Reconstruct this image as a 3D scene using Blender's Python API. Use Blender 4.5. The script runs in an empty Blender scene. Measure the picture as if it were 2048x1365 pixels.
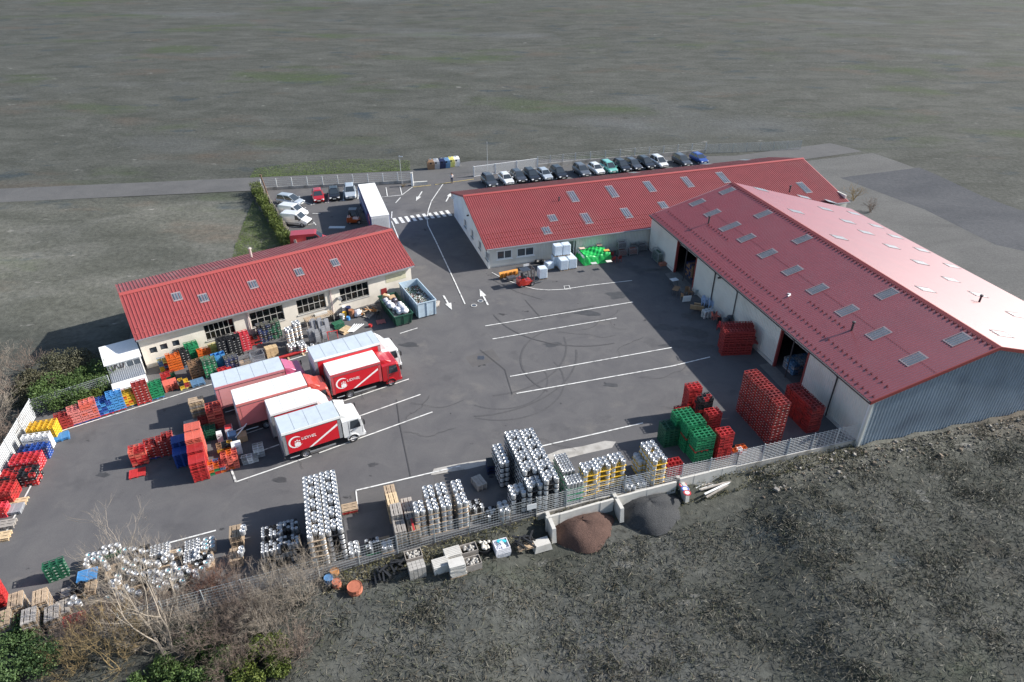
import bpy, math, random
import numpy as np
from mathutils import Vector, Matrix, Euler
random.seed(7); rng = np.random.default_rng(7)
sc = bpy.context.scene
COL = sc.collection
R = math.radians
# ------------------------------------------------------------------ camera
CAM_H, PITCH = 38.5, 32.3175
cam = bpy.data.cameras.new('camera'); cam.lens = 24.0; cam.sensor_width = 36; cam.clip_end = 3000
co = bpy.data.objects.new('camera', cam); COL.objects.link(co)
co.location = (0, 0, CAM_H); co.rotation_euler = (R(90 - PITCH), 0, 0); sc.camera = co
# ------------------------------------------------------------------ world, sun, exposure
SUN_EL, SUN_AZ = 31.5, 11.0           # azimuth counted from +X towards +Y
w = bpy.data.worlds.new('World'); sc.world = w; w.use_nodes = True
nt = w.node_tree; bg = nt.nodes['Background']
sk = nt.nodes.new('ShaderNodeTexSky'); sk.sky_type = 'NISHITA'; sk.sun_disc = False
sk.sun_elevation = R(SUN_EL); sk.sun_rotation = R(90 - SUN_AZ); sk.air_density = 1.0; sk.dust_density = 1.2
nt.links.new(sk.outputs[0], bg.inputs[0]); bg.inputs[1].default_value = 0.10
sl = bpy.data.lights.new('sun', 'SUN'); sl.energy = 4.6; sl.angle = R(0.55); sl.color = (1.0, 0.955, 0.89)
so = bpy.data.objects.new('sun', sl); COL.objects.link(so)
sd = Vector((math.cos(R(SUN_AZ)) * math.cos(R(SUN_EL)), math.sin(R(SUN_AZ)) * math.cos(R(SUN_EL)), math.sin(R(SUN_EL))))
so.rotation_euler = (-sd).to_track_quat('-Z', 'Y').to_euler(); so.location = (60, 10, 60)
vs = sc.view_settings; vs.view_transform = 'Standard'; vs.look = 'None'; vs.gamma = 1; vs.use_curve_mapping = False
vs.exposure = 0.88
# ------------------------------------------------------------------ survey: photo pixel (2048 wide) -> point of the site plan at height z
_f, _c, _s = 1365.333, math.cos(R(PITCH)), math.sin(R(PITCH))
def G(px, py, z=0.0):
    u = (px - 1024) / _f; v = (682.5 - py) / _f
    t = (z - CAM_H) / (-_s + v * _c)
    return Vector((u * t, (_c + v * _s) * t, z))
def D(a): return Vector((math.cos(R(a)), math.sin(R(a)), 0))
YA, YB = 15.4, 33.4
# ------------------------------------------------------------------ materials
MATS = {}
def lin(c):
    return tuple(((x / 255) / 12.92 if x / 255 <= .04045 else ((x / 255 + .055) / 1.055) ** 2.4) for x in c)
def mat(name, c, rough=.6, metal=0., var=.12, scale=4., bump=0., bscale=25., rand=0., spec=.5, coat=0., dirt=None, dscale=1.2, alpha=None, trans=0.):
    if name in MATS: return MATS[name]
    m = bpy.data.materials.new(name); m.use_nodes = True; n = m.node_tree.nodes; L = m.node_tree.links
    b = n['Principled BSDF']
    b.inputs['Roughness'].default_value = rough; b.inputs['Metallic'].default_value = metal
    b.inputs['Specular IOR Level'].default_value = spec
    if coat: b.inputs['Coat Weight'].default_value = coat; b.inputs['Coat Roughness'].default_value = .25
    if trans: b.inputs['Transmission Weight'].default_value = trans
    tc = n.new('ShaderNodeTexCoord')
    nz = n.new('ShaderNodeTexNoise'); nz.inputs['Scale'].default_value = scale; nz.inputs['Detail'].default_value = 5; nz.inputs['Roughness'].default_value = .65
    L.new(tc.outputs['Object'], nz.inputs['Vector'])
    mr = n.new('ShaderNodeMapRange'); mr.inputs[1].default_value = .25; mr.inputs[2].default_value = .75
    mr.inputs[3].default_value = 1 - var; mr.inputs[4].default_value = 1 + var
    L.new(nz.outputs[0], mr.inputs[0]); val = mr.outputs[0]
    if rand:
        oi = n.new('ShaderNodeObjectInfo'); m2 = n.new('ShaderNodeMapRange')
        m2.inputs[3].default_value = 1 - rand; m2.inputs[4].default_value = 1 + rand
        L.new(oi.outputs['Random'], m2.inputs[0])
        mm = n.new('ShaderNodeMath'); mm.operation = 'MULTIPLY'; L.new(val, mm.inputs[0]); L.new(m2.outputs[0], mm.inputs[1]); val = mm.outputs[0]
    hv = n.new('ShaderNodeHueSaturation'); hv.inputs['Color'].default_value = (*c, 1); L.new(val, hv.inputs['Value'])
    out = hv.outputs[0]
    if dirt:
        n2 = n.new('ShaderNodeTexNoise'); n2.inputs['Scale'].default_value = dscale; n2.inputs['Detail'].default_value = 6
        L.new(tc.outputs['Object'], n2.inputs['Vector'])
        r2 = n.new('ShaderNodeMapRange'); r2.inputs[1].default_value = .5; r2.inputs[2].default_value = .75; r2.inputs[4].default_value = dirt[3]
        L.new(n2.outputs[0], r2.inputs[0])
        mx = n.new('ShaderNodeMix'); mx.data_type = 'RGBA'; mx.inputs[7].default_value = (*dirt[:3], 1)
        L.new(r2.outputs[0], mx.inputs[0]); L.new(out, mx.inputs[6]); out = mx.outputs[2]
    L.new(out, b.inputs['Base Color'])
    if bump:
        n3 = n.new('ShaderNodeTexNoise'); n3.inputs['Scale'].default_value = bscale; n3.inputs['Detail'].default_value = 4
        L.new(tc.outputs['Object'], n3.inputs['Vector'])
        bp = n.new('ShaderNodeBump'); bp.inputs['Strength'].default_value = bump; bp.inputs['Distance'].default_value = .05
        L.new(n3.outputs[0], bp.inputs['Height']); L.new(bp.outputs[0], b.inputs['Normal'])
    MATS[name] = m; return m
def ground_mat(name, stops, scale, stretch=(1, 1, 1), rough=.95, bump=.4, bscale=3., detail=9, patch=None, pscale=.05, fine=0.25, fscale=8.):
    m = bpy.data.materials.new(name); m.use_nodes = True; n = m.node_tree.nodes; L = m.node_tree.links
    b = n['Principled BSDF']; b.inputs['Roughness'].default_value = rough; b.inputs['Specular IOR Level'].default_value = .2
    tc = n.new('ShaderNodeTexCoord'); mp = n.new('ShaderNodeMapping'); mp.inputs['Scale'].default_value = stretch
    L.new(tc.outputs['Object'], mp.inputs[0])
    nz = n.new('ShaderNodeTexNoise'); nz.inputs['Scale'].default_value = scale; nz.inputs['Detail'].default_value = detail; nz.inputs['Roughness'].default_value = .68; nz.inputs['Distortion'].default_value = .6
    L.new(mp.outputs[0], nz.inputs['Vector'])
    cr = n.new('ShaderNodeValToRGB'); e = cr.color_ramp.elements
    for i, (p, c) in enumerate(stops):
        x = e[i] if i < 2 else e.new(p)
        x.position = p; x.color = (*c, 1)
    L.new(nz.outputs[0], cr.inputs[0]); out = cr.outputs[0]
    if patch:
        for k, (c, lo, hi, sca) in enumerate(patch):
            n2 = n.new('ShaderNodeTexNoise'); n2.inputs['Scale'].default_value = sca; n2.inputs['Detail'].default_value = 6; n2.inputs['Roughness'].default_value = .6
            mp2 = n.new('ShaderNodeMapping'); mp2.inputs['Location'].default_value = (17.3 * (k + 1), 5.1 * k, 0); mp2.inputs['Scale'].default_value = stretch
            L.new(tc.outputs['Object'], mp2.inputs[0]); L.new(mp2.outputs[0], n2.inputs['Vector'])
            r2 = n.new('ShaderNodeMapRange'); r2.inputs[1].default_value = lo; r2.inputs[2].default_value = hi
            L.new(n2.outputs[0], r2.inputs[0])
            mx = n.new('ShaderNodeMix'); mx.data_type = 'RGBA'; mx.inputs[7].default_value = (*c, 1)
            L.new(r2.outputs[0], mx.inputs[0]); L.new(out, mx.inputs[6]); out = mx.outputs[2]
    n4 = n.new('ShaderNodeTexNoise'); n4.inputs['Scale'].default_value = fscale; n4.inputs['Detail'].default_value = 5; n4.inputs['Roughness'].default_value = .7
    L.new(tc.outputs['Object'], n4.inputs['Vector'])
    r4 = n.new('ShaderNodeMapRange'); r4.inputs[1].default_value = .3; r4.inputs[2].default_value = .7; r4.inputs[3].default_value = 1 - fine; r4.inputs[4].default_value = 1 + fine
    L.new(n4.outputs[0], r4.inputs[0])
    hv = n.new('ShaderNodeHueSaturation'); L.new(r4.outputs[0], hv.inputs['Value']); L.new(out, hv.inputs['Color'])
    L.new(hv.outputs[0], b.inputs['Base Color'])
    if bump:
        n3 = n.new('ShaderNodeTexNoise'); n3.inputs['Scale'].default_value = bscale; n3.inputs['Detail'].default_value = 6; n3.inputs['Roughness'].default_value = .7
        L.new(tc.outputs['Object'], n3.inputs['Vector'])
        bp = n.new('ShaderNodeBump'); bp.inputs['Strength'].default_value = bump; bp.inputs['Distance'].default_value = .25
        L.new(n3.outputs[0], bp.inputs['Height']); L.new(bp.outputs[0], b.inputs['Normal'])
    MATS[name] = m; return m
# ------------------------------------------------------------------ mesh builder
class MB:
    def __init__(s): s.v = []; s.f = []; s.m = []; s.k = 0
    def add(s, vs, fs):
        o = len(s.v); s.v += [tuple(p) for p in vs]
        for f in fs: s.f.append(tuple(i + o for i in f)); s.m.append(s.k)
        return s
    def box(s, c, d, rz=0., taper=1., rx=0., ry=0.):
        x, y, z = d[0] / 2, d[1] / 2, d[2] / 2; t = taper
        P = [(-x, -y, -z), (x, -y, -z), (x, y, -z), (-x, y, -z), (-x * t, -y * t, z), (x * t, -y * t, z), (x * t, y * t, z), (-x * t, y * t, z)]
        if rz or rx or ry:
            M = Euler((rx, ry, rz)).to_matrix(); P = [M @ Vector(p) for p in P]
        return s.add([(p[0] + c[0], p[1] + c[1], p[2] + c[2]) for p in P], [(0, 3, 2, 1), (4, 5, 6, 7), (0, 1, 5, 4), (1, 2, 6, 5), (2, 3, 7, 6), (3, 0, 4, 7)])
    def b2(s, x0, x1, y0, y1, z0, z1): return s.box(((x0 + x1) / 2, (y0 + y1) / 2, (z0 + z1) / 2), (x1 - x0, y1 - y0, z1 - z0))
    def lathe(s, prof, n=12, c=(0, 0, 0), axis='z', cap=True):
        vs = []
        for r, z in prof:
            for i in range(n):
                a = 2 * math.pi * i / n; p = (r * math.cos(a), r * math.sin(a), z)
                if axis == 'y': p = (p[0], p[2], p[1])
                elif axis == 'x': p = (p[2], p[0], p[1])
                vs.append((p[0] + c[0], p[1] + c[1], p[2] + c[2]))
        fs = [(j * n + i, j * n + (i + 1) % n, (j + 1) * n + (i + 1) % n, (j + 1) * n + i) for j in range(len(prof) - 1) for i in range(n)]
        if cap: fs += [tuple(range(n))[::-1], tuple((len(prof) - 1) * n + i for i in range(n))]
        return s.add(vs, fs)
    def tube(s, pts, r, n=6, r1=None):
        pts = [Vector(p) for p in pts]; vs = []; m = len(pts)
        for i, p in enumerate(pts):
            t = (pts[min(i + 1, m - 1)] - pts[max(i - 1, 0)]).normalized()
            a = t.cross(Vector((0, 0, 1))); a = a if a.length > .05 else t.cross(Vector((1, 0, 0))); a.normalize(); b = t.cross(a)
            rr = r if r1 is None else r + (r1 - r) * i / (m - 1)
            for k in range(n):
                an = 2 * math.pi * k / n; vs.append(p + a * (rr * math.cos(an)) + b * (rr * math.sin(an)))
        fs = [(j * n + i, j * n + (i + 1) % n, (j + 1) * n + (i + 1) % n, (j + 1) * n + i) for j in range(m - 1) for i in range(n)]
        fs += [tuple(range(n))[::-1], tuple((m - 1) * n + i for i in range(n))]
        return s.add(vs, fs)
    def prism(s, poly, z0, z1):
        n = len(poly); vs = [(p[0], p[1], z0) for p in poly] + [(p[0], p[1], z1) for p in poly]
        return s.add(vs, [tuple(range(n))[::-1], tuple(range(n, 2 * n))] + [(i, (i + 1) % n, n + (i + 1) % n, n + i) for i in range(n)])
    def loft(s, rings, cap=True):
        n = len(rings[0]); vs = [p for r in rings for p in r]
        fs = [(j * n + i, j * n + (i + 1) % n, (j + 1) * n + (i + 1) % n, (j + 1) * n + i) for j in range(len(rings) - 1) for i in range(n)]
        if cap: fs += [tuple(range(n))[::-1], tuple((len(rings) - 1) * n + i for i in range(n))]
        return s.add(vs, fs)
    def mesh(s, name, mats):
        me = bpy.data.meshes.new(name); me.from_pydata(s.v, [], s.f)
        for m in (mats if isinstance(mats, (list, tuple)) else [mats]): me.materials.append(m)
        if any(s.m): me.polygons.foreach_set('material_index', s.m)
        me.update(); return me
    def build(s, name, mats, parent=None, loc=None, rz=0., smooth=False):
        o = bpy.data.objects.new(name, s.mesh(name, mats)); COL.objects.link(o)
        if smooth: o.data.polygons.foreach_set('use_smooth', [True] * len(o.data.polygons))
        if parent: o.parent = parent
        if loc is not None: o.location = loc
        if rz: o.rotation_euler.z = rz
        return o
def tag(o, label, cat, group=None, kind=None):
    if label: o['label'] = label
    if cat: o['category'] = cat
    if group: o['group'] = group
    if kind: o['kind'] = kind
    return o
def thing(name, label, cat, loc=(0, 0, 0), yaw=0., group=None):
    o = bpy.data.objects.new(name, None); COL.objects.link(o); o.empty_display_size = .3
    o.location = loc; o.rotation_euler.z = R(yaw); return tag(o, label, cat, group)
def struct(name, mb, m, parent=None):
    o = mb.build(name, m, parent)
    if not parent: o['kind'] = 'structure'
    return o
def inst(name, me, parent=None, loc=(0, 0, 0), rot=(0, 0, 0), scale=None):
    o = bpy.data.objects.new(name, me); COL.objects.link(o); o.location = loc; o.rotation_euler = rot
    if parent: o.parent = parent
    if scale: o.scale = scale
    return o
def copy_tree(o, parent=None):
    c = o.copy(); COL.objects.link(c); c.parent = parent
    for ch in o.children: copy_tree(ch, c)
    return c
def text_mesh(s, size, m, shear=.25, extrude=.004):
    cu = bpy.data.curves.new('lettering', 'FONT'); cu.body = s; cu.size = size; cu.shear = shear; cu.extrude = extrude
    o = bpy.data.objects.new('lettering', cu); me = bpy.data.meshes.new_from_object(o); bpy.data.objects.remove(o)
    me.materials.append(m); return me
# ------------------------------------------------------------------ palette
asphalt = ground_mat('asphalt', [(.3, (.088, .087, .092)), (.7, (.122, .119, .12))], .35, bump=.12, bscale=40, fine=.16, fscale=14,
    patch=[((.066, .066, .07), .58, .72, .16), ((.15, .142, .135), .60, .75, .22), ((.045, .045, .048), .67, .70, .5)])
asphalt_old = ground_mat('asphalt_old', [(.3, (.085, .083, .085)), (.7, (.115, .11, .108))], .5, bump=.12, bscale=40, fine=.14, fscale=14)
road_m = ground_mat('road_asphalt', [(.3, (.085, .086, .088)), (.7, (.118, .117, .117))], .2, bump=.1, bscale=30, fine=.14, fscale=6)
paint = mat('road_paint', (.62, .62, .60), .7, var=.2, scale=3, dirt=(.14, .14, .14, .9), dscale=2.2)
paint_y = mat('yellow_paint', (.55, .42, .14), .7, var=.2, dirt=(.14, .14, .14, .8), dscale=2)
conc = mat('concrete', (.36, .345, .32), .85, var=.18, scale=2, bump=.2, dirt=(.16, .15, .13, .7), dscale=.8)
conc_l = mat('light_concrete', (.50, .49, .46), .85, var=.12, scale=2, bump=.15, dirt=(.25, .23, .2, .6), dscale=.9)
conc_d = mat('dark_concrete', (.17, .165, .155), .9, var=.2, scale=2, bump=.2)
steel = mat('steel', (.56, .57, .58), .40, .65, var=.12, scale=5, rand=.1)
steel_d = mat('dark_steel', (.22, .23, .25), .45, .9, var=.15)
galv = mat('galvanised', (.5, .52, .54), .5, .8, var=.15)
white_m = mat('white_metal', (.74, .75, .75), .5, var=.06)
wht_wall = mat('white_render', (.74, .74, .71), .8, var=.07, scale=1.2, bump=.1, dirt=(.42, .38, .32, .45), dscale=.6)
cream = mat('cream_render', (.66, .61, .53), .85, var=.10, scale=.9, bump=.15, dirt=(.42, .38, .32, .55), dscale=.5)
clad = mat('white_cladding', (.66, .65, .60), .55, var=.06, scale=1, dirt=(.35, .31, .25, .35), dscale=.5)
clad_b = mat('blue_cladding', (.33, .40, .48), .38, .35, var=.16, scale=.7, dirt=(.17, .20, .25, .7), dscale=.35)
roof_r = mat('red_roof', (.25, .05, .05), .52, var=.12, scale=.7, spec=.45, coat=.15, dirt=(.24, .07, .065, .6), dscale=.22)
roof_d = mat('weathered_roof', (.26, .055, .062), .5, var=.16, scale=.5, dirt=(.30, .20, .18, .55), dscale=.7)
roof_a = mat('dull_red_roof', (.205, .042, .048), .36, var=.09, scale=.5, spec=.6, coat=.85, dirt=(.2, .06, .065, .5), dscale=.3)
ridge_r = mat('ridge_red', (.32, .065, .06), .45, var=.06)
trim_d = mat('dark_trim', (.05, .045, .05), .5)
trim_r = mat('red_trim', (.24, .045, .042), .5)
wood = mat('pallet_wood', (.36, .27, .185), .85, var=.22, scale=6, rand=.28)
wood_g = mat('grey_wood', (.33, .30, .27), .9, var=.22, scale=6, rand=.2)
wood_l = mat('fresh_wood', (.52, .39, .24), .8, var=.18, scale=6, rand=.15)
pole_w = mat('pole_wood', (.14, .085, .06), .9, var=.25, scale=5)
card = mat('cardboard', (.40, .27, .16), .85, var=.14, scale=4, rand=.15)
rubber = mat('rubber', (.018, .018, .019), .75)
blackp = mat('black_plastic', (.02, .021, .023), .5, rand=.2)
glass = mat('dark_glass', (.03, .04, .05), .07, var=.05, spec=.8)
glass_w = mat('window_glass', (.055, .07, .085), .08, var=.25, scale=1.5, spec=.8)
sky_pane = mat('skylight_sheet', (.085, .11, .135), .28, var=.35, scale=1.5, spec=.9, coat=1.)
sky_frame = mat('skylight_frame', (.25, .21, .22), .5, var=.2)
shrink = mat('shrink_wrap', (.58, .66, .74), .28, var=.16, scale=3, spec=.7, bump=.5, bscale=9)
tarp_g = mat('green_tarpaulin', (.02, .40, .085), .38, var=.18, scale=2, bump=.5, bscale=5)
bag_w = mat('plastic_bag', (.70, .70, .74), .35, var=.2, scale=4, bump=.5, bscale=8)
PL = dict(red=(.46, .032, .032), dred=(.30, .036, .032), pink=(.62, .20, .18), rose=(.55, .05, .07), orange=(.62, .13, .022), yellow=(.66, .40, .03), lyel=(.66, .58, .16),
          blue=(.022, .07, .30), lblue=(.07, .26, .55), green=(.018, .22, .09), dgreen=(.018, .10, .055), black=(.022, .023, .026), white=(.70, .70, .70), brown=(.25, .15, .085), navy=(.02, .035, .11), grey=(.30, .31, .33), steelblue=(.10, .20, .33), salmon=(.60, .13, .09), maroon=(.20, .03, .03))
def plast(c): return mat('plastic_' + c, PL[c], .48, var=.12, scale=5, rand=.26, dirt=(PL[c][0] * .5 + .05, PL[c][1] * .5 + .05, PL[c][2] * .5 + .05, .35), dscale=2.5)
def carp(name, c): return mat('carpaint_' + name, c, .28, .25, var=.04, coat=.8, spec=.5)
# ================================================================== helpers on planes and frames
def RAY(px, py):
    u = (px - 1024) / _f; v = (682.5 - py) / _f
    return Vector((u, _c + v * _s, -_s + v * _c))
def HIT(px, py, p0, n):
    d = RAY(px, py); o = Vector((0, 0, CAM_H)); return o + d * ((Vector(p0) - o).dot(n) / d.dot(n))
class Frame:
    def __init__(s, o, yaw):
        s.o = Vector((o[0], o[1], 0)); s.yaw = yaw; s.u = D(yaw); s.v = D(yaw + 90)
    def W(s, x, y, z=0): return s.o + s.u * x + s.v * y + Vector((0, 0, z))
    def Lc(s, p): q = Vector(p) - s.o; return Vector((q.dot(s.u), q.dot(s.v), q.z))
    def wallpt(s, px, py, y=0): return s.Lc(HIT(px, py, s.W(0, y), s.v))
    def wallx(s, px, py, x=0): return s.Lc(HIT(px, py, s.W(x, 0), s.u))
# ================================================================== frames of the three buildings
_L = G(1300, 430, 4.8); _N = G(1742, 805, 4.8)
FA = Frame(_N, YA); A_LEN = (_L - _N).length; A_RX, A_RZ, A_E, A_WID = 11.5, 8.1, 4.8, 31.4
A_E2 = A_RZ - (A_WID - A_RX) * (A_RZ - A_E) / A_RX
YC = 17.6; FC = Frame(G(976, 537), YC); C_W, C_RY, C_RZ, C_E, C_E2 = 18.3, 11.0, 5.75, 2.75, 3.6
C_LEN = FC.Lc(G(1596, 312, C_RZ)).x
FB = Frame(G(272, 682, 3.6), YB); B_LEN = FB.Lc(G(826, 530, 3.6)).x; B_RY, B_W, B_E, B_RZ, B_E2 = 5.6, 11.2, 3.6, 6.15, 4.75
# ================================================================== terrain, yard, roads
FRONT = [(-330, 1420), (150, 1288), (640, 1155), (870, 1085), (1190, 1000), (1716, 886)]
front_w = [G(*p) for p in FRONT]
yard_poly = front_w + [FA.W(A_WID + 5, .3), FA.W(A_WID + 5, 30), FC.W(C_LEN + 1.5, -1), FC.W(C_LEN + 1.5, C_W + 6.5), G(948, 345), G(826, 366), G(523, 380), G(604, 516),
                       FB.W(B_LEN - 9, B_W - .5), FB.W(.3, B_W - .5), FB.W(-2, 2), FB.W(-4.2, -1.2), G(230, 778), G(75, 832), G(0, 962), G(-190, 1290)]
def inside(x, y, poly):
    c = False; n = len(poly); j = n - 1
    for i in range(n):
        a, b = poly[i], poly[j]
        if (a.y > y) != (b.y > y) and x < (b.x - a.x) * (y - a.y) / (b.y - a.y) + a.x: c = not c
        j = i
    return c
def pdist(x, y, line):
    best = 1e9
    for a, b in zip(line[:-1], line[1:]):
        dx, dy = b.x - a.x, b.y - a.y; t = max(0, min(1, ((x - a.x) * dx + (y - a.y) * dy) / (dx * dx + dy * dy)))
        best = min(best, math.hypot(x - a.x - dx * t, y - a.y - dy * t))
    return best
south_line = front_w + [FA.W(A_WID + 40, 0)]
def smooth(a, b, t): t = max(0, min(1, (t - a) / (b - a))); return t * t * (3 - 2 * t)
def wob(x, y):
    return (.5 * math.sin(x * .31 + 1.3 * math.sin(y * .23)) + .35 * math.sin(y * .47 + x * .19 + 2) + .25 * math.sin(x * .9 - y * .7) + .15 * math.sin(1.7 * x + 2.1 * y))
def below_front(x, y):
    for a, b in zip(south_line[:-1], south_line[1:]):
        if a.x <= x <= b.x: return y < a.y + (b.y - a.y) * (x - a.x) / (b.x - a.x)
    return x < south_line[0].x and y < south_line[0].y
def hz(x, y):
    if inside(x, y, yard_poly): return -.35
    if below_front(x, y):
        d = pdist(x, y, south_line)
        drop = .25 + 1.0 * smooth(-3, 3, x) * (1 - smooth(16, 23, x))
        return -(drop * smooth(0, .8, d) + .9 * smooth(1, 9, d)) + .12 * wob(x, y) * smooth(1, 4, d)
    d = pdist(x, y, yard_poly + yard_poly[:1])
    if y > 96: return -.05 + (.7 * wob(x * .08, y * .08) + 2 * wob(x * .017, y * .02)) * smooth(12, 80, d) * .8
    return -.12 + .14 * wob(x, y) * smooth(1, 6, d)
def lines(*seg):
    out = []
    for a, b, st in seg:
        n = max(1, int(round((b - a) / st))); out += [a + (b - a) * i / n for i in range(n)]
    return out + [seg[-1][1]]
gx = lines((-1400, -320, 120), (-320, -90, 10), (-90, 90, 1.0), (90, 320, 10), (320, 1400, 120))
gy = lines((-120, 12, 12), (12, 62, 1.0), (62, 150, 2.0), (150, 420, 7), (420, 2400, 140))
mb = MB(); nx_ = len(gx)
mb.v = [(x, y, hz(x, y)) for y in gy for x in gx]
for j in range(len(gy) - 1):
    for i in range(nx_ - 1): mb.f.append((j * nx_ + i, j * nx_ + i + 1, (j + 1) * nx_ + i + 1, (j + 1) * nx_ + i)); mb.m.append(0)
terrain_m = ground_mat('rough_ground', [(.3, (.043, .046, .039)), (.5, (.064, .067, .059)), (.7, (.088, .09, .082))], .16, stretch=(.55, 1, 1), bump=.45, bscale=1.4, fine=.3, fscale=1.6,
    patch=[((.05, .066, .034), .55, .68, .035), ((.078, .068, .056), .57, .69, .06), ((.095, .1, .102), .56, .74, .02), ((.04, .05, .054), .6, .68, .11), ((.15, .15, .14), .66, .72, .5), ((.03, .03, .026), .66, .73, .42)])
ter = struct('ground', mb, terrain_m)
def soil(x, y):
    s = 0.
    if y > 50 and x < -18: s = .9 * smooth(-125, -95, x) * (1 - smooth(-34, -26, x) * smooth(88, 96, y)) * (1 - smooth(98, 106, y)) * smooth(58, 70, y) * (.75 + .25 * math.sin(x * .13 + y * .21))
    if below_front(x, y) and x > 12: d = pdist(x, y, south_line); s = max(s, (1 - smooth(1.0, 3.6, d + .7 * math.sin(x * 1.3))) * smooth(12, 20, x))
    return s
at_ = ter.data.attributes.new('soil', 'FLOAT', 'POINT'); at_.data.foreach_set('value', [soil(v.co.x, v.co.y) for v in ter.data.vertices])
_n = terrain_m.node_tree.nodes; _l = terrain_m.node_tree.links; _b = _n['Principled BSDF']; _src = _b.inputs['Base Color'].links[0].from_socket
_a = _n.new('ShaderNodeAttribute'); _a.attribute_name = 'soil'; _mx = _n.new('ShaderNodeMix'); _mx.data_type = 'RGBA'; _cr = _n.new('ShaderNodeMix'); _cr.data_type = 'RGBA'; _cr.blend_type = 'MULTIPLY'; _cr.inputs[0].default_value = 1.; _cr.inputs[7].default_value = (1.75, 1.68, 1.62, 1)
_l.new(_src, _cr.inputs[6]); _l.new(_a.outputs['Fac'], _mx.inputs[0]); _l.new(_src, _mx.inputs[6]); _l.new(_cr.outputs[2], _mx.inputs[7]); _l.new(_mx.outputs[2], _b.inputs['Base Color'])
if 1: ter.data.polygons.foreach_set('use_smooth', [True] * len(ter.data.polygons))
def sheet(name, poly, z, m, parent=None, thick=None):
    mb = MB(); P = [(p[0], p[1], z) for p in poly]
    if thick:
        n = len(P); mb.add(P + [(p[0], p[1], z - thick) for p in P], [tuple(range(n))] + [(i, (i + 1) % n, n + (i + 1) % n, n + i) for i in range(n)])
    else: mb.add(P, [tuple(range(len(P)))])
    return struct(name, mb, m, parent)
yard = sheet('yard_pavement', yard_poly, 0, asphalt, thick=2.6)
road_dir = (G(825, 366) - G(523, 380)).normalized()
rp = [G(523, 381) - road_dir * 120, G(523, 381), G(826, 367), G(948, 346), FC.W(C_LEN + 1, C_W + 6.4), FC.W(C_LEN + 220, C_W + 20)]
wid = Vector((-road_dir.y, road_dir.x, 0)) * 6.6
road = sheet('road', rp + [p + wid for p in rp[::-1]], .012, road_m)
lot = sheet('paved_lot', [FA.W(A_WID + 3, -4), FA.W(A_WID + 120, -30), FA.W(A_WID + 150, 70), FC.W(C_LEN + 90, C_W + 8), FC.W(C_LEN + 1.6, C_W + 6), FC.W(C_LEN + 1.6, -6)], .02,
    ground_mat('lot_gravel', [(.3, (.085, .086, .085)), (.7, (.125, .125, .122))], .15, stretch=(.5, 1, 1), bump=.3, bscale=6, fine=.18, fscale=3))
sheet('dark_ground_patch', [G(1680, 356), G(1860, 333), G(2300, 300), G(2600, 420), G(2300, 560), G(1990, 490), G(1850, 420)], .028,
    ground_mat('dark_ground', [(.3, (.05, .054, .062)), (.7, (.085, .088, .095))], .09, stretch=(.5, 1, 1), bump=.2, bscale=5, fine=.2, fscale=2), lot)  # darker grey sheet over part of the lot
Z1 = .045; _az = [.009]
def mark(pts, wdt=.12, m=None, name='painted_line', z=Z1, closed=False):
    P = [G(*p) if len(p) == 2 else Vector(p) for p in pts]; mb = MB()
    if closed: P.append(P[0])
    k = len(P); Lf, Rt = [], []
    for i in range(k):
        if closed: t = P[(i + 1) % (k - 1)] - P[(i - 1) % (k - 1)] if 0 < i < k - 1 else P[1] - P[k - 2]
        else: t = P[min(i + 1, k - 1)] - P[max(i - 1, 0)]
        n = Vector((-t.y, t.x, 0)).normalized() * wdt / 2; Lf.append((P[i].x + n.x, P[i].y + n.y, z)); Rt.append((P[i].x - n.x, P[i].y - n.y, z))
    mb.add(Lf + Rt, [(k + i, k + i + 1, i + 1, i) for i in range(k - 1)])
    return struct(name, mb, m or paint, yard)
for seg in [((472, 965), (623, 913)), ((638, 907), (865, 825)), ((480, 918), (841, 790)), ((440, 886), (818, 759)), ((110, 867), (612, 711)), ((835, 657), (800, 668)),
            ((970, 653), (1266, 605)), ((985, 679), (1233, 637)), ((1020, 754), (1344, 696)), ((1033, 788), (1345, 733)), ((712, 982), (921, 933)), ((1085, 893), (1286, 847)), ((300, 1097), (432, 1062)),
            ((104, 895), (2, 1085)), ((1345, 733), (1420, 715))]:
    mark(seg, .13)
mark([(472, 965), (462, 938)], .16); mark([(712, 982), (716, 1020)], .1)
mark([(886, 369), (873, 388), (863, 403), (857, 420), (854, 437), (856, 452), (872, 484), (893, 529), (910, 565), (930, 609)], .14)
mark([(984, 546), (1008, 559), (1042, 572), (1071, 579), (1097, 581), (1124, 580), (1177, 572), (1264, 562)], .12)
for seg in [((657, 406), (657, 386)), ((650, 406), (663, 404)), ((687, 403), (687, 384)), ((680, 403), (693, 401)), ((716, 399), (717, 388)), ((628, 409), (629, 398)), ((545, 410), (563, 412)), ((585, 415), (611, 420)), ((606, 405), (626, 410)), ((621, 411), (633, 408)),
            ((553, 426), (570, 424)), ((573, 457), (630, 448)), ((575, 467), (592, 465)), ((625, 428), (641, 428)), ((764, 395), (804, 391)), ((772, 376), (775, 394)), ((800, 374), (804, 391)), ((804, 391), (825, 375)), ((791, 407), (801, 396)), ((783, 437), (784, 424)), ((783, 443), (798, 480)), ((604, 421), (612, 416)), ((627, 445), (632, 451))]:
    mark(seg, .14)
for seg in [((826, 375), (862, 371)), ((870, 370), (948, 359))]: mark(seg, .16, paint_y)
a, b = G(791, 449), G(905, 432); cd = (b - a).normalized()
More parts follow.
